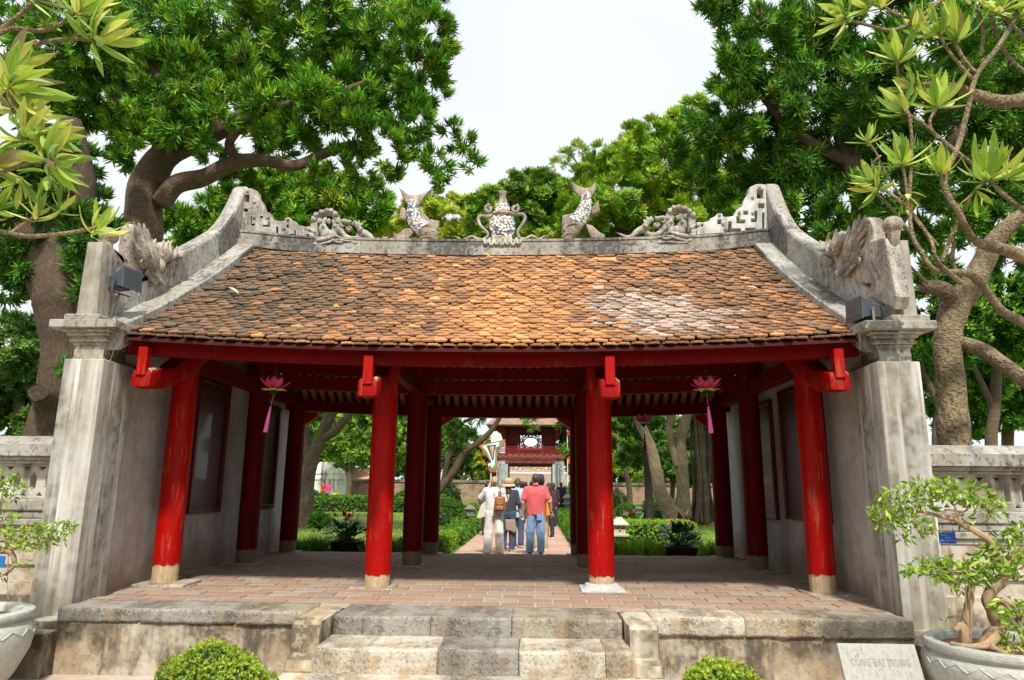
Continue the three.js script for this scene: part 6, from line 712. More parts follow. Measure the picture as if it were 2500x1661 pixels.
    // hair
    const hs = hairStyle, hf = (x, y, z2) => { let m = ell(x, y, z2, [hd[0], hd[1] + .018, hd[2] + .012], [.09, .112, .105]); m = Math.max(m, -(z2 - hd[2] + .055 + (hd[1] - y) * -.3)); if (hs === 'short') m = Math.max(m, hd[1] - .075 - y); if (hs === 'bun') m = Math.min(Math.max(m, hd[1] - .085 - y), ell(x, y, z2, [hd[0] + .01, hd[1] - .01, hd[2] + .105], [.05, .05, .04])); if (hs === 'long') m = smin(m, capd(x, y, z2, A([hd[0], hd[1], hd[2] + .05], .085), A([hd[0], hd[1] - .2, hd[2] + .085], .06)), .04); if (hs === 'bob') m = smin(Math.max(m, hd[1] - .1 - y), ell(x, y, z2, [hd[0], hd[1] - .05, hd[2] + .04], [.1, .09, .085]), .03); return m + .006 * n3(x * 40, y * 18, z2 * 40); };
    part(t, 'hair', finish(iso(hf, [hd[0] - .17, hd[1] - .36, hd[2] - .17], [hd[0] + .17, hd[1] + .17, hd[2] + .22], far ? .02 : .009)), cm('hair', hairC[hair], { roughness: .5 })); return t;
  }
  const denim = cm('blue denim', [.27, .43, .70]), darkDenim = cm('dark denim', [.05, .08, .15]);
  { // man in the polo shirt, with a water bottle
    const m = person({ label: 'man in salmon red polo shirt and pale jeans walking away, bottle in left hand', px: 1308, py: 1200, z: -6.9, h: 1.74, hair: 'grey', wide: 1.12, top: cm('salmon polo cotton', [.72, .13, .14]), sleeve: .82, hem: .85, trousers: denim, flare: .012, shoe: [.25, .2, .15], pose: { head: [.0, 1.635, -.02], shL: [-.2, 1.40, 0], shR: [.2, 1.415, 0], elL: [-.285, 1.13, .04], wrL: [-.285, .875, -.02], elR: [.30, 1.15, .05], wrR: [.345, .90, -.04], knL: [-.12, .5, -.03], knR: [.11, .5, .0], anL: [-.13, .08, -.06], anR: [.115, .08, .08] } });
    part(m, 'collar', uvBox(tube([[-.075, 1.475, -.02], [-.05, 1.50, .055], [0, 1.505, .075], [.05, 1.50, .055], [.075, 1.475, -.02]], .022, { seg: 6, ex: .6 })), cm('salmon polo cotton', [.72, .13, .14])); part(m, 'back_pocket', JU([box(.11, .13, .012, [.08, .82, .128], [-.1, 0, 0], .004)]), cm('pocket denim', [.20, .33, .56])); part(m, 'wristband', tf(new THREE.TorusGeometry(.03, .008, 6, 14), [.342, .915, -.035], [1.4, 0, 0]), cm('watch strap', [.03, .03, .03]));
    const b = solo('water_bottle', 'clear plastic water bottle in the left hand of the man in the polo shirt', 'bottle', lathe([[0, 0], [.03, 0], [.033, .01], [.033, .06], [.030, .07], [.033, .08], [.033, .13], [.015, .17], [.013, .185], [0, .185]], 18), mat('clear plastic', { c: [.85, .93, .97], roughness: .08, transmission: 1, thickness: 0 })); b.rotation.set(.1, 0, .12); b.position.set(m.position.x - .275, GB + .665, -6.94); part(b, 'cap', cyl(.015, .015, .018, 12, [0, .192, 0]), cm('blue cap', [.1, .25, .6])); part(b, 'label_band', cyl(.0335, .0335, .04, 18, [0, .105, 0]), cm('pale label', [.6, .75, .85]));
  }
  { // woman photographing, leather backpack on one shoulder
    const w = person({ label: 'blond woman in white blouse and swirl print trousers raising a hand to her face', px: 1207, py: 1200, z: -7.0, h: 1.67, hair: 'blond', hairStyle: 'bun', top: cm('white blouse', [.78, .78, .82]), sleeve: .95, hem: .83, trousers: swirlM, flare: .03, legEnd: .03, shoe: [.4, .3, .2], pose: { elL: [-.345, 1.24, -.10], wrL: [-.16, 1.50, -.20], elR: [.25, 1.16, -.04], wrR: [.14, 1.25, -.22], shL: [-.185, 1.43, -.01], hpL: [-.1, .93, 0], hpR: [.1, .93, 0], knL: [-.125, .5, -.03], knR: [.125, .5, .03], anL: [-.14, .08, .06], anR: [.145, .08, -.10] } });
    part(w, 'hair_clip', J([box(.05, .012, .02, [.01, 1.63, .125], [0, 0, .7], .004), box(.05, .012, .02, [.01, 1.63, .125], [0, 0, -.7], .004)]), cm('tortoise clip', [.12, .07, .03])); part(w, 'camera', box(.10, .065, .04, [-.05, 1.57, -.22], undefined, .01), M.black);
    const sc = [[0, 0], [.06, -.15], [.02, -.34], [-.16, -.40], [-.22, -.38], [-.12, -.1]]; const g = ext(shape(sc), .05, .015, 2); g.translate(-.17, 1.16, -.05); const cl = solo('carried_jacket', 'cream jacket hanging from the arm of the woman in the white blouse', 'jacket', uvBox(g), cm('cream linen', [.72, .66, .56])); cl.position.copy(w.position);
    const bp = thing('backpack', 'brown leather backpack on the right shoulder of the woman in white', 'backpack', null, [w.position.x + .135, GB + .96, -6.83], 0); bp.scale.setScalar(.95); const lea = cm('tan leather', [.30, .095, .022], { roughness: .38, clearcoat: .3 }), flap = cm('worn leather flap', [.46, .18, .07], { roughness: .35, clearcoat: .4 });
    const bag = iso((x, y, z) => { const q = [Math.abs(x) - (.115 - .04 * clamp(y / .3)), Math.abs(y - .14) - .13, Math.abs(z) - .055]; return Math.hypot(...q.map(v => Math.max(v, 0))) + Math.min(Math.max(...q), 0) - .035 + .004 * n3(x * 20, y * 16, z * 20); }, [-.2, -.06, -.14], [.2, .36, .14], .014); part(bp, 'bag', uvBox(bag), lea); part(bp, 'flap', uvBox(tf(ext(shape([[-.09, .18], [-.075, .13], [0, .105], [.075, .13], [.09, .18], [.085, .29], [-.085, .29]]), .03, .012, 2), [0, .0, .075])), flap); part(bp, 'pocket', uvBox(tf(ext(shape([[-.075, .01], [.075, .01], [.08, .08], [.05, .095], [-.05, .095], [-.08, .08]]), .04, .014, 2), [0, -.005, .08])), flap); part(bp, 'buckle', J([box(.035, .016, .01, [0, .125, .115], undefined, .003), box(.03, .012, .01, [0, .10, .125], undefined, .003)]), mat('brass', { c: [.55, .42, .2], metalness: 1, roughness: .35 })); part(bp, 'strap', uvBox(J([tube([[-.02, .29, .02], [-.028, .38, .05], [-.022, .46, .03], [-.01, .50, -.03]], .011, { seg: 6, ex: .4 }), tube([[.03, .29, .02], [.02, .38, .05], [.012, .46, .03], [.005, .50, -.03]], .011, { seg: 6, ex: .4 }), tube([[-.035, .30, .04], [0, .35, .06], [.035, .30, .04]], .010, { seg: 6 })])), lea);
  }
  { const w = person({ label: 'woman in straw hat and dark jacket walking ahead of the woman in white', px: 1241, py: 1200, z: -7.7, h: 1.63, hairStyle: 'long', hair: 'brown', top: cm('charcoal jacket', [.045, .05, .06]), sleeve: 1.35, hem: .80, coat: true, trousers: darkDenim, shoe: [.3, .25, .2], pose: { elR: [.27, 1.16, .03], wrR: [.315, .88, -.02] } });
    const hat = thing('straw_hat', 'beige straw hat with a dark cord on the dark jacketed woman', 'hat', null, [w.position.x, GB + 1.51, -7.7]); hat.rotation.x = .15; part(hat, 'brim', lathe([[.10, .02], [.135, .0], [.165, -.025], [.168, -.02], [.14, .012], [.10, .032]], 30), cm('straw', [.52, .38, .22])); part(hat, 'crown', lathe([[.105, .02], [.108, .07], [.10, .12], [.07, .145], [0, .152]], 30), cm('straw', [.52, .38, .22])); part(hat, 'cord', tf(new THREE.TorusGeometry(.108, .006, 6, 30), [0, .04, 0], [Math.PI / 2, 0, 0]), cm('dark cord', [.05, .03, .02])); part(w, 'skirt_hem', uvBox(tf(ext(shape([[-.1, .78], [.14, .78], [.2, .50], [.12, .46], [.05, .5], [-.08, .52]]), .08, .03, 2), [.03, 0, .06])), cm('sheer brown print', [.36, .26, .21])); }
  person({ label: 'person in pale blue shirt and dark jeans ahead of the man in red', px: 1263, py: 1230, z: -9.0, h: 1.66, hair: 'brown', hairStyle: 'bun', top: cm('pale blue shirt', [.40, .55, .72]), sleeve: .9, hem: .74, trousers: darkDenim, shoe: [.04, .05, .1], pose: { anR: [.1, .12, .18], knR: [.1, .5, .03], anL: [-.09, .08, -.08] } });
  { const q = person({ label: 'dark haired person partly hidden behind the man in red, khaki trousers', px: 1320, py: 1230, z: -8.6, h: 1.76, hairStyle: 'bob', top: cm('dark top', [.05, .04, .05]), sleeve: .6, hem: .8, trousers: cm('khaki cotton', [.50, .36, .20]), shoe: [.4, .3, .15] }); const b = solo('shoulder_bag', 'bright orange shoulder bag beside the right arm of the man in red', 'bag', uvBox(tf(ext(shape([[-.06, 0], [.10, .02], [.02, .36], [-.04, .5], [-.06, .3]]), .09, .02, 2), [0, 0, 0])), cm('orange canvas', [.75, .30, .01])); b.position.set(q.position.x + .19, GB + .78, -8.5); }
  // visitors farther along the path
  const far = [[1190, -13, 1.6, 'dark', 'grey', [.10, .09, .10], 'dark haired visitor just left of the blond woman'], [1254, -17, 1.62, 'dark', 'x', [.05, .04, .05], 'visitor in black beyond the straw hat'], [1274, -20, 1.68, 'dark', 'x', [.14, .03, .05], 'visitor in dark maroon top right of the pale blue shirt'], [1283, -24, 1.7, 'dark', 'x', [.06, .05, .06], 'visitor in charcoal under the pavilion opening'], [1299, -15, 1.66, 'dark', 'x', [.42, .10, .20], 'visitor in plum shirt left of the head of the man in red'], [1341, -12.5, 1.58, 'dark', 'x', [.09, .02, .04], 'visitor in dark wine coat right of the man in red'], [1350, -18, 1.62, 'dark', 'x', [.03, .02, .03], 'visitor in black near the right pavilion pillar'], [1268, -32, 1.68, 'dark', 'x', [.04, .04, .05], 'tiny visitor in the middle of the pavilion opening']];
  for (const [px, z, h, hair, , c, l] of far) person({ label: l, px, py: 1210, z, h, hair, hairStyle: pick(['short', 'long', 'bob']), skin: 'tan', top: cm('visitor top', c), sleeve: 1.4, hem: .82, trousers: cm('dark trousers', [.03, .03, .04]), far: true, ry: rr(-.4, .4) });
  { const q = person({ label: 'person in long navy coat with a red bag before the right pavilion pillar', px: 1370, py: 1220, z: -30, h: 1.74, hairStyle: 'long', top: cm('navy coat', [.015, .015, .04]), sleeve: 1.5, hem: .35, coat: true, wide: 1.05, trousers: cm('wine trousers', [.12, .01, .04]), far: true }); const b = solo('hand_bag', 'red bag held by the person in the navy coat', 'bag', uvBox(tf(ext(shape([[-.12, 0], [.12, 0], [.09, .3], [-.09, .3]]), .08, .02, 2), [0, 0, 0])), cm('red bag', [.6, .02, .02])); b.position.set(q.position.x - .33, GB + .45, -29.9); }
  person({ label: 'man in red shirt and khaki shorts standing before the arched side gate', px: 788, py: 1215, z: -40, h: 1.75, skin: 'tan', top: cm('red shirt', [.55, .02, .025]), sleeve: .7, hem: .8, trousers: cm('khaki shorts', [.12, .11, .08]), legEnd: .5, far: true, ry: 2.4, pose: { wrL: [-.05, 1.1, -.25], wrR: [.05, 1.1, -.25] } });
  person({ label: 'person in pink shirt and denim shorts inside the arched side gate', px: 801, py: 1210, z: -47, h: 1.75, skin: 'tan', hairStyle: 'long', top: cm('pink shirt', [.62, .05, .16]), sleeve: .7, hem: .8, trousers: cm('denim shorts', [.14, .22, .36]), legEnd: .5, far: true, ry: 2.9 });
}
// ---------- frangipani, bonsai and clipped bushes in front ----------
{
  const blade = (L, W, droop, fold, n = 7) => { const pos = [], idx = []; for (let j = 0; j <= n; j++) { const t = j / n, w = W * Math.pow(Math.sin(Math.PI * Math.pow(clamp(t * .97 + .02), 1.25)), .8) + .004, z = -droop * L * t * t; for (let i = -2; i <= 2; i++) { const u = i / 2; pos.push(u * w, L * (t - .05 * u * u * t), z + fold * Math.abs(u) * w); } } for (let j = 0; j < n; j++) for (let i = 0; i < 4; i++) { const a = j * 5 + i; idx.push(a, a + 1, a + 5, a + 1, a + 6, a + 5); } const g = new THREE.BufferGeometry(); g.setAttribute('position', new THREE.Float32BufferAttribute(pos, 3)); g.setIndex(idx); g.computeVertexNormals(); return J([g, tube([[0, 0, 0], [0, L * .5, -droop * L * .25 - .001], [0, L * .97, -droop * L * .94]], t => .0045 * (1.05 - t), { seg: 4, n: 6 })]); };
  const bl = [blade(.36, .036, .10, .35), blade(.36, .041, .25, .25), blade(.36, .032, .42, .4), blade(.36, .038, -.08, .3), blade(.30, .030, .6, .3)];
  const fm = (seed, c, d) => { const tx = texture(128, 128, (u, v) => { const f = fbm(u, v, 9, 9, 4, seed), s = smooth(.55, .75, fbm(u, v, 5, 5, 3, seed + 7)); return [...mix3(c, d, s * .8 + f * .2).map(x => x * (.8 + .4 * f)), f]; }, [.2, .2]); return mat('frangipani leaf', { tex: tx, bump: .001, roughness: .85, transmission: .45, thickness: 0, clearcoat: .15, clearcoatRoughness: .4, specularIntensity: .5, side: THREE.DoubleSide }); };
  const fl = [fm(3, [0.446, 0.608, 0.068], [0.648, 0.680, 0.121]), fm(13, [0.297, 0.486, 0.061], [0.486, 0.634, 0.108]), fm(23, [0.621, 0.675, 0.108], [0.680, 0.675, 0.216]), fm(33, [0.216, 0.378, 0.047], [0.365, 0.513, 0.081]), fm(43, [.46, .42, .26], [.38, .30, .14])];
  const twig = mat('frangipani bark', { tex: T.barkpale, c: [.74, .70, .60], bump: .035 });
  function rosette(t, c, dir, n, size, open = 1) { for (let i = 0; i < n; i++) { const o = part(t, 'leaf', pick(bl), rnd() < .06 ? fl[4] : pick(fl.slice(0, 4))), a = i * 2.4 + rr(-.3, .3), u = (i + .5) / n; o.quaternion.setFromUnitVectors(qUp, dir.clone().normalize()).multiply(new THREE.Quaternion().setFromEuler(new THREE.Euler(0, a, 0))).multiply(new THREE.Quaternion().setFromEuler(new THREE.Euler(mix(.25, 1.5, Math.pow(u, .8)) * open + rr(-.15, .15), 0, rr(-.15, .15)))); o.position.copy(c).addScaledVector(dir, -.05 * u); o.scale.setScalar(size * rr(.75, 1.15)); } }
  { // left tree: only boughs that reach into the frame
    const z = 5.35, t = thing('frangipani_tree', 'frangipani boughs with long yellow green leaves reaching in from the left edge', 'tree', null, [-3.6, GF, 5.2]), O = t.position, Q = (x, y, dz = 0) => P(x, y, z + dz).sub(O);
    const br = [[[-260, 330, 26, -.1], [-120, 180, 20], [0, 75, 16], [48, 36, 13], [95, -12, 11]], [[-120, 120, 18, .1], [-20, 90, 15, .1], [34, 70, 12, .1], [106, 75, 11, .1], [158, 52, 9, .1], [190, 22, 8, .1]], [[-160, 260, 18], [-20, 165, 15], [42, 128, 13], [106, 104, 12], [180, 95, 10], [240, 100, 9]], [[170, 96, 8], [190, 84, 7], [205, 66, 6]], [[-140, 460, 18, .15], [-10, 366, 14, .15], [42, 340, 11, .15], [116, 331, 9, .15]], [[45, 338, 9, .15], [54, 300, 8, .15], [50, 280, 7, .15]], [[-160, 520, 18, .1], [-40, 556, 14, .1], [30, 571, 12, .1], [85, 577, 11, .1], [160, 570, 10, .1], [236, 556, 8, .1]], [[28, 568, 8, .1], [60, 545, 7, .1], [92, 522, 7, .1]], [[-90, 330, 14, -.1], [-10, 285, 11, -.1], [36, 262, 9, -.1]], [[-100, 460, 12, .2], [-20, 430, 10, .2], [70, 400, 9, .2], [130, 392, 8, .2]]];
    part(t, 'trunk', J([tube([[-.15, -.1, .1], [-.2, .8, .1], [-.1, 1.6, .15], Q(-260, 330, -.1)], [.14, .12, .1, .05], { seg: 10, wob: .1 }), tube([[-.15, 1.4, .12], Q(-160, 520, .1)], [.08, .03], { seg: 8 }), tube([[-.15, 1.5, .12], Q(-140, 460, .15)], [.08, .03], { seg: 8 }), tube([[-.12, 1.6, .14], Q(-160, 260)], [.07, .03], { seg: 8 })]), twig);
    for (const b of br) part(t, 'branch', tube(b.map(q => Q(q[0], q[1], q[3] || 0)), b.map(q => q[2] * pxm(z) / 2), { seg: 9, wob: .12, wf: 20 }), twig);
    for (const [x, y, dz, d, n, s] of [[242, 98, 0, [1, .05, .3], 12, 1], [196, 24, .1, [.7, .7, .2], 10, .95], [95, -10, .1, [.6, .9, .1], 8, 1], [205, 64, 0, [.5, .9, .2], 5, .6], [30, 215, .25, [1, -.1, .3], 13, 1.05], [20, 170, .1, [1, .2, .3], 9, 1], [116, 331, .15, [1, -.25, .3], 10, .8], [40, 262, -.1, [.9, .2, .4], 9, .95], [132, 390, .2, [1, -.1, .3], 11, .85], [60, 330, .2, [.6, .5, .4], 7, .8], [92, 520, .1, [.3, 1, .2], 7, .55], [238, 556, .1, [.75, .75, .2], 9, .65], [-10, 505, .1, [.8, .5, .2], 8, .7], [150, 500, 0, [.2, 1, .1], 3, .5], [-10, 400, .2, [1, .2, .2], 8, .9], [50, 450, .1, [.1, -1, .2], 2, .7], [120, 440, .1, [.2, -1, .1], 2, .7]]) rosette(t, Q(x, y, dz), V(...d), n + 4, s * .70);
  }
  { // right tree behind the balustrade
    const z = 1.3, t = thing('frangipani_tree', 'old frangipani with pruned pale trunk and curving boughs on the right', 'tree', null, [P(2335, 1085, -.7).x, GF, -.7]), O = t.position, Q = (x, y, zz = z) => P(x, y, zz).sub(O);
    const W = (w, zz) => w * (w > 30 ? .86 : .78) * pxm(zz) / 2, limb = (n, l, o = {}) => part(t, n, tube(l.map(q => Q(q[0], q[1], q[3] ?? z)), l.map(q => W(q[2], q[3] ?? z)), { seg: 10, wob: .12, wf: 6, ...o }), twig);
    limb('trunk', [[2345, 1300, 95, -.7], [2330, 1080, 82, -.7], [2322, 940, 72, -.7], [2315, 860, 74, -.7], [2318, 800, 70, -.7], [2335, 745, 72, -.7], [2372, 700, 64, -.7], [2398, 650, 60, -.7], [2420, 600, 52, -.7], [2470, 545, 46, -.6], [2540, 500, 40, -.5], [2620, 420, 30, -.4], [2700, 300, 20, -.3], [2740, 200, 12, -.2]], { n: 40, seg: 16 });
    limb('pruned_limb', [[2330, 760, 60, -.7], [2322, 725, 50, -.6], [2290, 703, 44, -.5], [2258, 703, 40, -.45], [2254, 704, 34, -.45]], { seg: 12 }); limb('branch', [[2308, 838, 40, -.7], [2350, 838, 40, -.6], [2400, 856, 40, -.4], [2450, 890, 42, -.2], [2540, 950, 40, 0], [2640, 960, 30, .2], [2740, 900, 18, .4]], { seg: 12 });
    limb('second_trunk', [[2720, 1400, 80, .5], [2700, 1050, 70, .5], [2690, 830, 60, .5], [2680, 640, 56, .5], [2670, 430, 50, .8], [2660, 245, 46, 1], [2600, 40, 24, 1.1], [2560, -60, 16, 1.2]], { n: 40, seg: 14 });
    for (const b of [[[2690, 840, 40, .5], [2540, 815, 32, .4], [2500, 789, 30, .4], [2442, 757, 28, .5], [2405, 704, 26, .6], [2362, 668, 22, .8], [2310, 664, 18, 1], [2277, 656, 16], [2252, 622, 14], [2226, 572, 13], [2221, 477, 12], [2226, 380, 11], [2222, 297, 10], [2195, 200, 10], [2190, 150, 10]], [[2680, 650, 46, .5], [2540, 640, 42, .4], [2460, 612, 38, .5], [2400, 597, 30, .7], [2372, 578, 22, 1], [2340, 520, 20], [2308, 464, 19], [2310, 422, 18], [2338, 360, 18], [2362, 270, 17], [2384, 185, 16], [2440, 110, 16], [2490, 25, 14]], [[2665, 260, 48, .9], [2540, 235, 46, 1], [2500, 243, 44, 1], [2442, 250, 42, 1], [2380, 232, 34, 1.1], [2330, 212, 26, 1.2], [2270, 208, 18], [2225, 205, 12]], [[2675, 590, 26, .7], [2540, 540, 16], [2500, 514, 15], [2452, 477, 14], [2389, 413, 13], [2309, 350, 12], [2250, 300, 11], [2205, 272, 10]], [[2345, 690, 18, .8], [2290, 640, 13], [2270, 583, 12], [2214, 508, 11], [2150, 455, 10], [2115, 420, 8]], [[2283, 670, 18, 1], [2256, 625, 13, 1.1], [2198, 535, 11, 1.1], [2135, 466, 9, 1.1]], [[2060, 45, 9], [2120, 62, 10], [2182, 74, 12], [2240, 45, 13], [2299, 0, 14], [2350, -40, 16]], [[2330, 100, 12], [2350, 140, 13], [2385, 182, 13]], [[2150, 380, 7], [2132, 400, 8], [2128, 445, 8], [2160, 470, 8]], [[2119, 345, 6], [2140, 375, 7], [2160, 420, 8], [2200, 480, 9]], [[2203, 400, 9], [2212, 450, 9], [2225, 520, 9], [2290, 600, 10]], [[2410, 440, 10], [2370, 480, 10], [2330, 560, 12, 1.1], [2300, 640, 13, 1.1]], [[2288, 262, 10], [2270, 300, 10], [2290, 340, 11]], [[2298, 420, 8], [2300, 450, 9], [2312, 470, 10]], [[2360, -20, 12], [2400, 60, 13, 1.1], [2395, 140, 12, 1.1]], [[2290, 80, 9], [2320, 130, 10], [2375, 195, 12]], [[2150, 12, 8], [2200, 40, 9], [2245, 42, 10]], [[2180, 560, 6, 1.1], [2215, 640, 8, 1], [2262, 690, 12, .2]], [[2330, 590, 12, .9], [2326, 630, 12, .9], [2335, 668, 12, .9]], [[2440, 30, 10], [2480, 70, 12], [2540, 130, 16], [2662, 250, 24, 1]], [[2410, 10, 10], [2450, 120, 12, 1], [2520, 190, 14, 1], [2662, 270, 20, 1]]]) limb('branch', b);
    for (const [x, y, d, n, s] of [[2058, 44, [-1, .2, .4], 11, .95], [2150, 12, [-.2, .9, .3], 9, .9], [2190, 145, [-.15, 1, .3], 12, .95], [2203, 268, [-.7, .6, .4], 11, .9], [2288, 255, [.1, 1, .3], 13, 1.05], [2203, 396, [-.2, .9, .4], 13, .95], [2117, 342, [0, 1, .3], 5, .55], [2128, 440, [-.5, .8, .3], 8, .7], [2298, 415, [-.1, 1, .3], 9, .8], [2412, 435, [.2, 1, .4], 14, 1.15], [2335, 90, [-.3, .8, .5], 12, 1.05], [2288, 78, [-.6, .6, .5], 10, .95], [2440, 25, [.1, .9, .5], 11, 1], [2360, -10, [.3, .3, .6], 9, 1], [2225, 212, [-.9, .3, .3], 8, .7], [2135, 462, [-.9, .1, .3], 4, .65], [2385, 470, [0, -1, .2], 2, .7], [2190, 600, [0, 1, .3], 3, .3], [2120, 15, [-.6, .4, .4], 8, .85], [2230, 70, [-.1, .9, .5], 7, .8], [2490, 40, [.2, .6, .6], 8, 1], [2215, 480, [0, -1, .1], 2, .6], [2470, 430, [.7, .6, .4], 8, 1]]) rosette(t, Q(x, y), V(...d), n + 5, s * 1.12);
  }
  // bonsai: each leaf near the eye is its own piece
  const bleaf = [leafGeo(.078, .030, .25, .35, 4), leafGeo(.07, .032, .3, .55, 4), leafGeo(.084, .027, .2, .2, 4)], bmats = [[.21, .36, .02], [.30, .46, .035], [.13, .26, .015], [.40, .54, .07]].map(c => leafMat('bonsai leaf', c, { clearcoat: .6, clearcoatRoughness: .28 })), gnarl = mat('gnarled bonsai bark', { tex: T.bark, c: [1.35, 1.25, 1.1], bump: .012 });
  function bonsai(label, pos, z, limbs, pads, k, nSolo, scale) {
    const t = thing('bonsai_tree', label, 'bonsai', null, pos), Q = (x, y, dz = 0) => P(x, y, z + dz).sub(t.position); part(t, 'trunk', J(limbs.map(l => tube(l.map(q => Q(q[0], q[1], q[3] || 0)), l.map(q => q[2] * .7 * pxm(z) / 2), { seg: 9, n: l.length * 6, wob: .28, wf: 22 }))), gnarl);
    const put = []; for (const [x, y, r, dz = 0] of pads) { const c = Q(x, y, dz), R = r * pxm(z), n = Math.round(k * r * r / 100); for (let i = 0; i < n; i++) { const d = rdir(), p = V(c.x + d.x * R * 1.15, c.y + d.y * R * .7, c.z + d.z * R * 1.3 * Math.cbrt(rnd())); put.push([p, V(d.x * .8 + rr(-.4, .4), rr(-.9, .5), d.z * .5 + rr(-.2, .9)).normalize()]); } }
    put.sort((a, b) => b[0].z - a[0].z); put.slice(0, nSolo).forEach(([p, d]) => { const o = part(t, 'leaf', pick(bleaf), pick(bmats)); o.position.copy(p); o.quaternion.setFromUnitVectors(qUp, d); o.rotateY(rr(-1, 1)); o.scale.setScalar(scale * rr(.75, 1.2)); });
    scatter(t, 'foliage', bleaf[0], leafMat('bonsai foliage', [1, 1, 1], { clearcoat: .6, clearcoatRoughness: .28 }), put.slice(nSolo).map(([p, d]) => [p, d, scale * rr(.75, 1.2)]), [[.21, .36, .02], [.30, .46, .035], [.13, .26, .015]], 'stuff');
    const tw = []; for (const [x, y, r, dz = 0] of pads) for (let i = 0; i < 3; i++) { const a = Q(x + rr(-.2, .2) * r, y + r * .4, dz), b = Q(x + rr(-1, 1) * r, y + rr(-.6, .5) * r, dz + rr(-.1, .1)); tw.push(tube([a, a.clone().lerp(b, .5).add(V(0, .012, 0)), b], u => .005 * (1.2 - u), { seg: 5, n: 6 })); } part(t, 'twigs', J(tw), gnarl); return t;
  }
  bonsai('large bonsai with layered leaf pads spreading left over the wide grey pot', [4.36, GF + .53, 2.55], 2.62,
    [[[2352, 1590, 40], [2356, 1540, 34], [2364, 1490, 28], [2370, 1440, 22], [2375, 1400, 16]], [[2330, 1540, 14, .05], [2348, 1530, 24, .05], [2356, 1560, 26, .05], [2350, 1600, 18, .05]], [[2395, 1600, 40, .02], [2420, 1560, 52, .02], [2440, 1530, 44, .02], [2425, 1500, 36, .02], [2412, 1460, 34], [2440, 1420, 38], [2455, 1395, 34], [2440, 1360, 26], [2412, 1318, 22], [2380, 1297, 20], [2353, 1284, 19], [2330, 1268, 17], [2298, 1262, 12], [2260, 1252, 9], [2222, 1247, 6]], [[2350, 1282, 11], [2338, 1262, 10], [2332, 1235, 8], [2345, 1225, 6]], [[2300, 1262, 8], [2312, 1245, 7], [2350, 1250, 6], [2370, 1238, 5]], [[2275, 1256, 6], [2240, 1262, 6], [2215, 1262, 5], [2180, 1250, 4]], [[2415, 1465, 26], [2450, 1470, 24], [2480, 1495, 22], [2510, 1520, 20]], [[2440, 1550, 30, .1], [2410, 1575, 24, .15], [2370, 1580, 18, .15], [2320, 1570, 12, .1]], [[2420, 1580, 24, .2], [2450, 1595, 20, .2], [2490, 1590, 14, .15]], [[2357, 1430, 4, .06], [2360, 1500, 4, .06], [2375, 1585, 4, .06]], [[2366, 1430, 3, .04], [2372, 1520, 3, .06], [2368, 1590, 3, .08]], [[2440, 1360, 12], [2400, 1385, 10], [2340, 1400, 8], [2290, 1395, 6]], [[2450, 1390, 14], [2490, 1350, 10], [2510, 1320, 8]]],
    [[2150, 1258, 20], [2170, 1235, 30], [2200, 1215, 34], [2240, 1200, 34], [2285, 1190, 34], [2330, 1195, 34], [2375, 1208, 34], [2410, 1230, 26], [2425, 1250, 18], [2170, 1275, 28], [2200, 1262, 26], [2240, 1285, 22], [2205, 1310, 16], [2275, 1300, 14], [2255, 1240, 22], [2240, 1392, 22], [2275, 1385, 34], [2320, 1390, 38], [2360, 1400, 38], [2340, 1425, 24], [2395, 1385, 36], [2430, 1360, 34], [2470, 1335, 38], [2500, 1310, 38], [2490, 1375, 40], [2440, 1400, 26], [2490, 1290, 26], [2470, 1480, 26, .15], [2500, 1510, 34, .15], [2490, 1560, 26, .15], [2460, 1575, 14, .15], [2355, 1270, 14], [2310, 1515, 8]], 6.3, 300, .88);
  bonsai('small bonsai with a flat leafy pad leaning right out of the white pot', [-4.36, GF + .7, 2.42], 2.4,
    [[[-60, 1480, 26], [-40, 1400, 22], [-20, 1355, 20], [10, 1345, 19], [28, 1352, 17], [36, 1372, 14], [24, 1395, 9], [8, 1405, 5]], [[14, 1346, 12], [45, 1335, 9], [90, 1328, 7], [130, 1318, 5]], [[20, 1350, 3], [18, 1420, 3], [20, 1465, 3]], [[-30, 1370, 14], [-20, 1300, 10], [0, 1240, 8], [10, 1190, 6]]],
    [[20, 1325, 22], [55, 1298, 28], [95, 1302, 28], [130, 1290, 28], [160, 1285, 20], [70, 1325, 24], [110, 1325, 18], [140, 1318, 16], [0, 1165, 24], [25, 1185, 24], [10, 1215, 20], [10, 1262, 20], [-5, 1290, 20], [60, 1378, 9], [0, 1405, 12]], 10, 260, .68);
  // blue plant tags
  const tag = (lines, w, h) => { const c = document.createElement('canvas'); c.width = 320; c.height = 200; const g = c.getContext('2d'); g.fillStyle = '#0b4fb4'; g.fillRect(0, 0, 320, 200); g.fillStyle = 'rgba(205,228,255,.8)'; g.textAlign = 'center'; lines.forEach(([s, y, px]) => { g.font = `bold ${px}px sans-serif`; g.fillText(s, 170, y); }); const t = new THREE.CanvasTexture(c); t.colorSpace = THREE.SRGBColorSpace; const m = mat('blue printed tag', { roughness: .5 }); m.map = t; return m; };
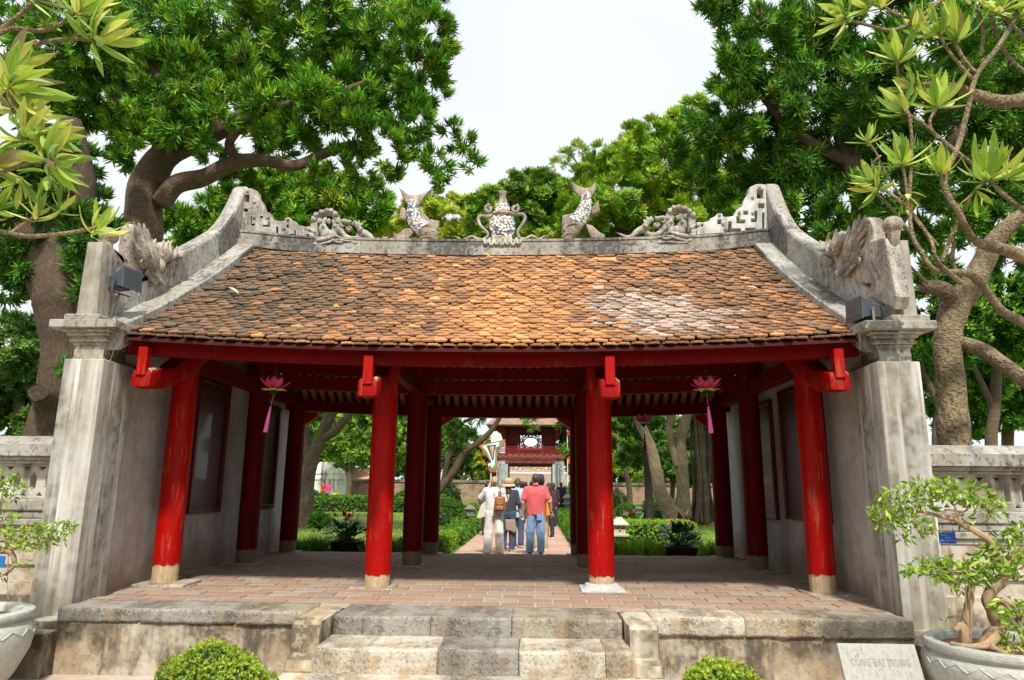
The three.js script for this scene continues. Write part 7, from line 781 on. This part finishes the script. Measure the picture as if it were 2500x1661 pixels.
  { const a = P(2291, 1299, 2.5), b = P(2336, 1328, 2.5), t = thing('plant_tag', 'blue printed tag hanging from the large bonsai branch before the pier', 'tag', null, [a.x, b.y, 2.5], .06), w = b.x - a.x, h = a.y - b.y; const f = new THREE.PlaneGeometry(w, h); f.translate(w / 2, h / 2, .0032); part(t, 'printed_face', f, tag([['- - - - - - - - - -', 34, 22], ['- - - - - -', 58, 20], ['Aranda', 108, 34], ['Viên Sương Mù Tuyết Vũ', 152, 25]])); part(t, 'plate', bb(0, w, 0, h, -.003, .003, 0), mat('blue plate', { c: [.01, .09, .45] })); part(t, 'string', J([tube([[.012, h, 0], [.004, h + .1, 0], [-.008, h + .2, .01]], .0014, { seg: 4 }), tube([[w - .012, h, 0], [w - .02, h + .08, 0], [w - .03, h + .15, .01]], .0014, { seg: 4 })]), M.black); }
  { const p = P(-12, 1386, 2.5), t = thing('plant_tag', 'blue tag cut by the left edge below the small bonsai', 'tag', null, [p.x, p.y, 2.5]); part(t, 'plate', bb(-.06, .08, 0, .1, -.003, .003, 0), mat('blue plate', { c: [.01, .12, .40] })); part(t, 'string', tube([[.0, .1, 0], [.01, .2, 0]], .0014, { seg: 4 }), M.black); }
  // clipped bushes
  const coreL = mat('bush depth', { c: [.03, .06, .01], roughness: 1 });  // solid core; its dark green stands in for shade inside the bush
  for (const [x, z, rx, ry, l] of [[-2.0, 3.0, .54, .55, 'bright clipped bush in front of the plinth left of the steps'], [1.985, 3.0, .42, .50, 'bright clipped bush in front of the plinth right of the steps']]) { const t = thing('clipped_bush', l, 'bush', null, [x, GF, z]), put = [], tw = []; part(t, 'dark_inner_core', uvBox(sph(1, [0, .02, 0], [rx * .9, ry * .92, rx * .9], 24)), coreL); for (let i = 0; i < 9000 * rx; i++) { const d = rdir(); d.y = Math.abs(d.y); const k = .97 + .15 * n3(d.x * 3.4 + x, d.y * 4, d.z * 4) + .05 * n3(d.x * 9 + x, d.y * 9, d.z * 9) + rr(-.07, .03); put.push([V(d.x * rx * k, d.y * ry * k, d.z * rx * k), d.clone().addScaledVector(rdir(), .6).addScaledVector(qUp, .35).normalize(), .062 * rr(.7, 1.3)]); } scatter(t, 'leaves', SPRIG.small, LM.soft, put, [[.28, .42, .03], [.36, .49, .045], [.20, .33, .02], [.46, .56, .08]], 'stuff'); for (let i = 0; i < 14; i++) { const d = rdir(); d.y = Math.abs(d.y) + .2; d.normalize(); tw.push(tube([[0, .02, 0], [d.x * rx, d.y * ry, d.z * rx]], .006, { seg: 4, n: 3 })); } part(t, 'twigs', J(tw), M.bark); }
  // fallen leaves on the tiles
  const dry = [mat('fallen yellow leaf', { c: [.50, .42, .08], side: THREE.DoubleSide }), mat('fallen dry leaf', { c: [.55, .42, .28], side: THREE.DoubleSide })], fg = blade(.16, .026, .15, .5, 4);
  for (const [px, py, l, k] of [[557, 668, 'long yellow leaf fallen on the dark tiles below the left verge', 0], [500, 684, 'small yellow leaf lying close to the left verge strip', 0], [582, 720, 'dry leaf on the tiles halfway down the left side', 1], [778, 634, 'yellow leaf on the top tiles under the left dragon', 0], [1850, 708, 'dry leaf resting on the tiles near the right verge', 1], [814, 750, 'yellow leaf on the middle tiles left of centre', 0], [1200, 634, 'green leaf on the top tiles below the gourd', 0]]) { let z = 0; for (let i = 0; i < 40; i++) { const p = P(px, py, z); z += (p.y - (roofY(z) + bow(p.x) + .06)) * -1.1; z = clamp(z, RZ, EZ); } const p = P(px, py, z), o = solo('fallen_leaf', l, 'leaf', fg, dry[k]); o.position.copy(p); o.position.y += .015; o.rotation.set(-.9, rr(-1, 1), rr(-1.5, 1.5)); }
}
// alike things carry one group, each with a label of its own
{
  const names = { lotus_lantern: 'lotus lanterns hung in the gate house', floodlight: 'floodlights at the eave corners', inscription_board: 'inscription boards on the side walls', balustrade_wall: 'balustrades beside the gate', bonsai_pot: 'bonsai pots in front of the gate', bonsai_tree: 'bonsai in the front pots', clipped_bush: 'clipped bushes before the plinth', plant_tag: 'blue plant tags', fallen_leaf: 'fallen leaves on the roof tiles', anthurium_pot: 'anthurium pots behind the gate', stone_lantern: 'stone lanterns in the garden', hedge: 'clipped hedges in the garden', round_bush: 'rounded bushes on the lawns', garden_tree: 'trees of the garden seen through the gate', far_tree: 'trees around the far wall', sky_blocking_tree: 'added trees blocking sky light around the viewer', mango_tree: 'mango trees left of the gate', longan_tree: 'longan trees behind the ridge', background_tree: 'trees behind the balustrades', frangipani_tree: 'frangipani trees in front', brick_wall: 'courtyard walls beside the pavilion', tiled_house: 'tiled roofs behind the wall', person: 'visitors' };
  for (const o of scene.children) { const g = names[o.name.replace(/_\d{3}$/, '')]; if (g && o.userData.label && !o.userData.group) o.userData.group = g; }
}
renderer.render(scene, camera);
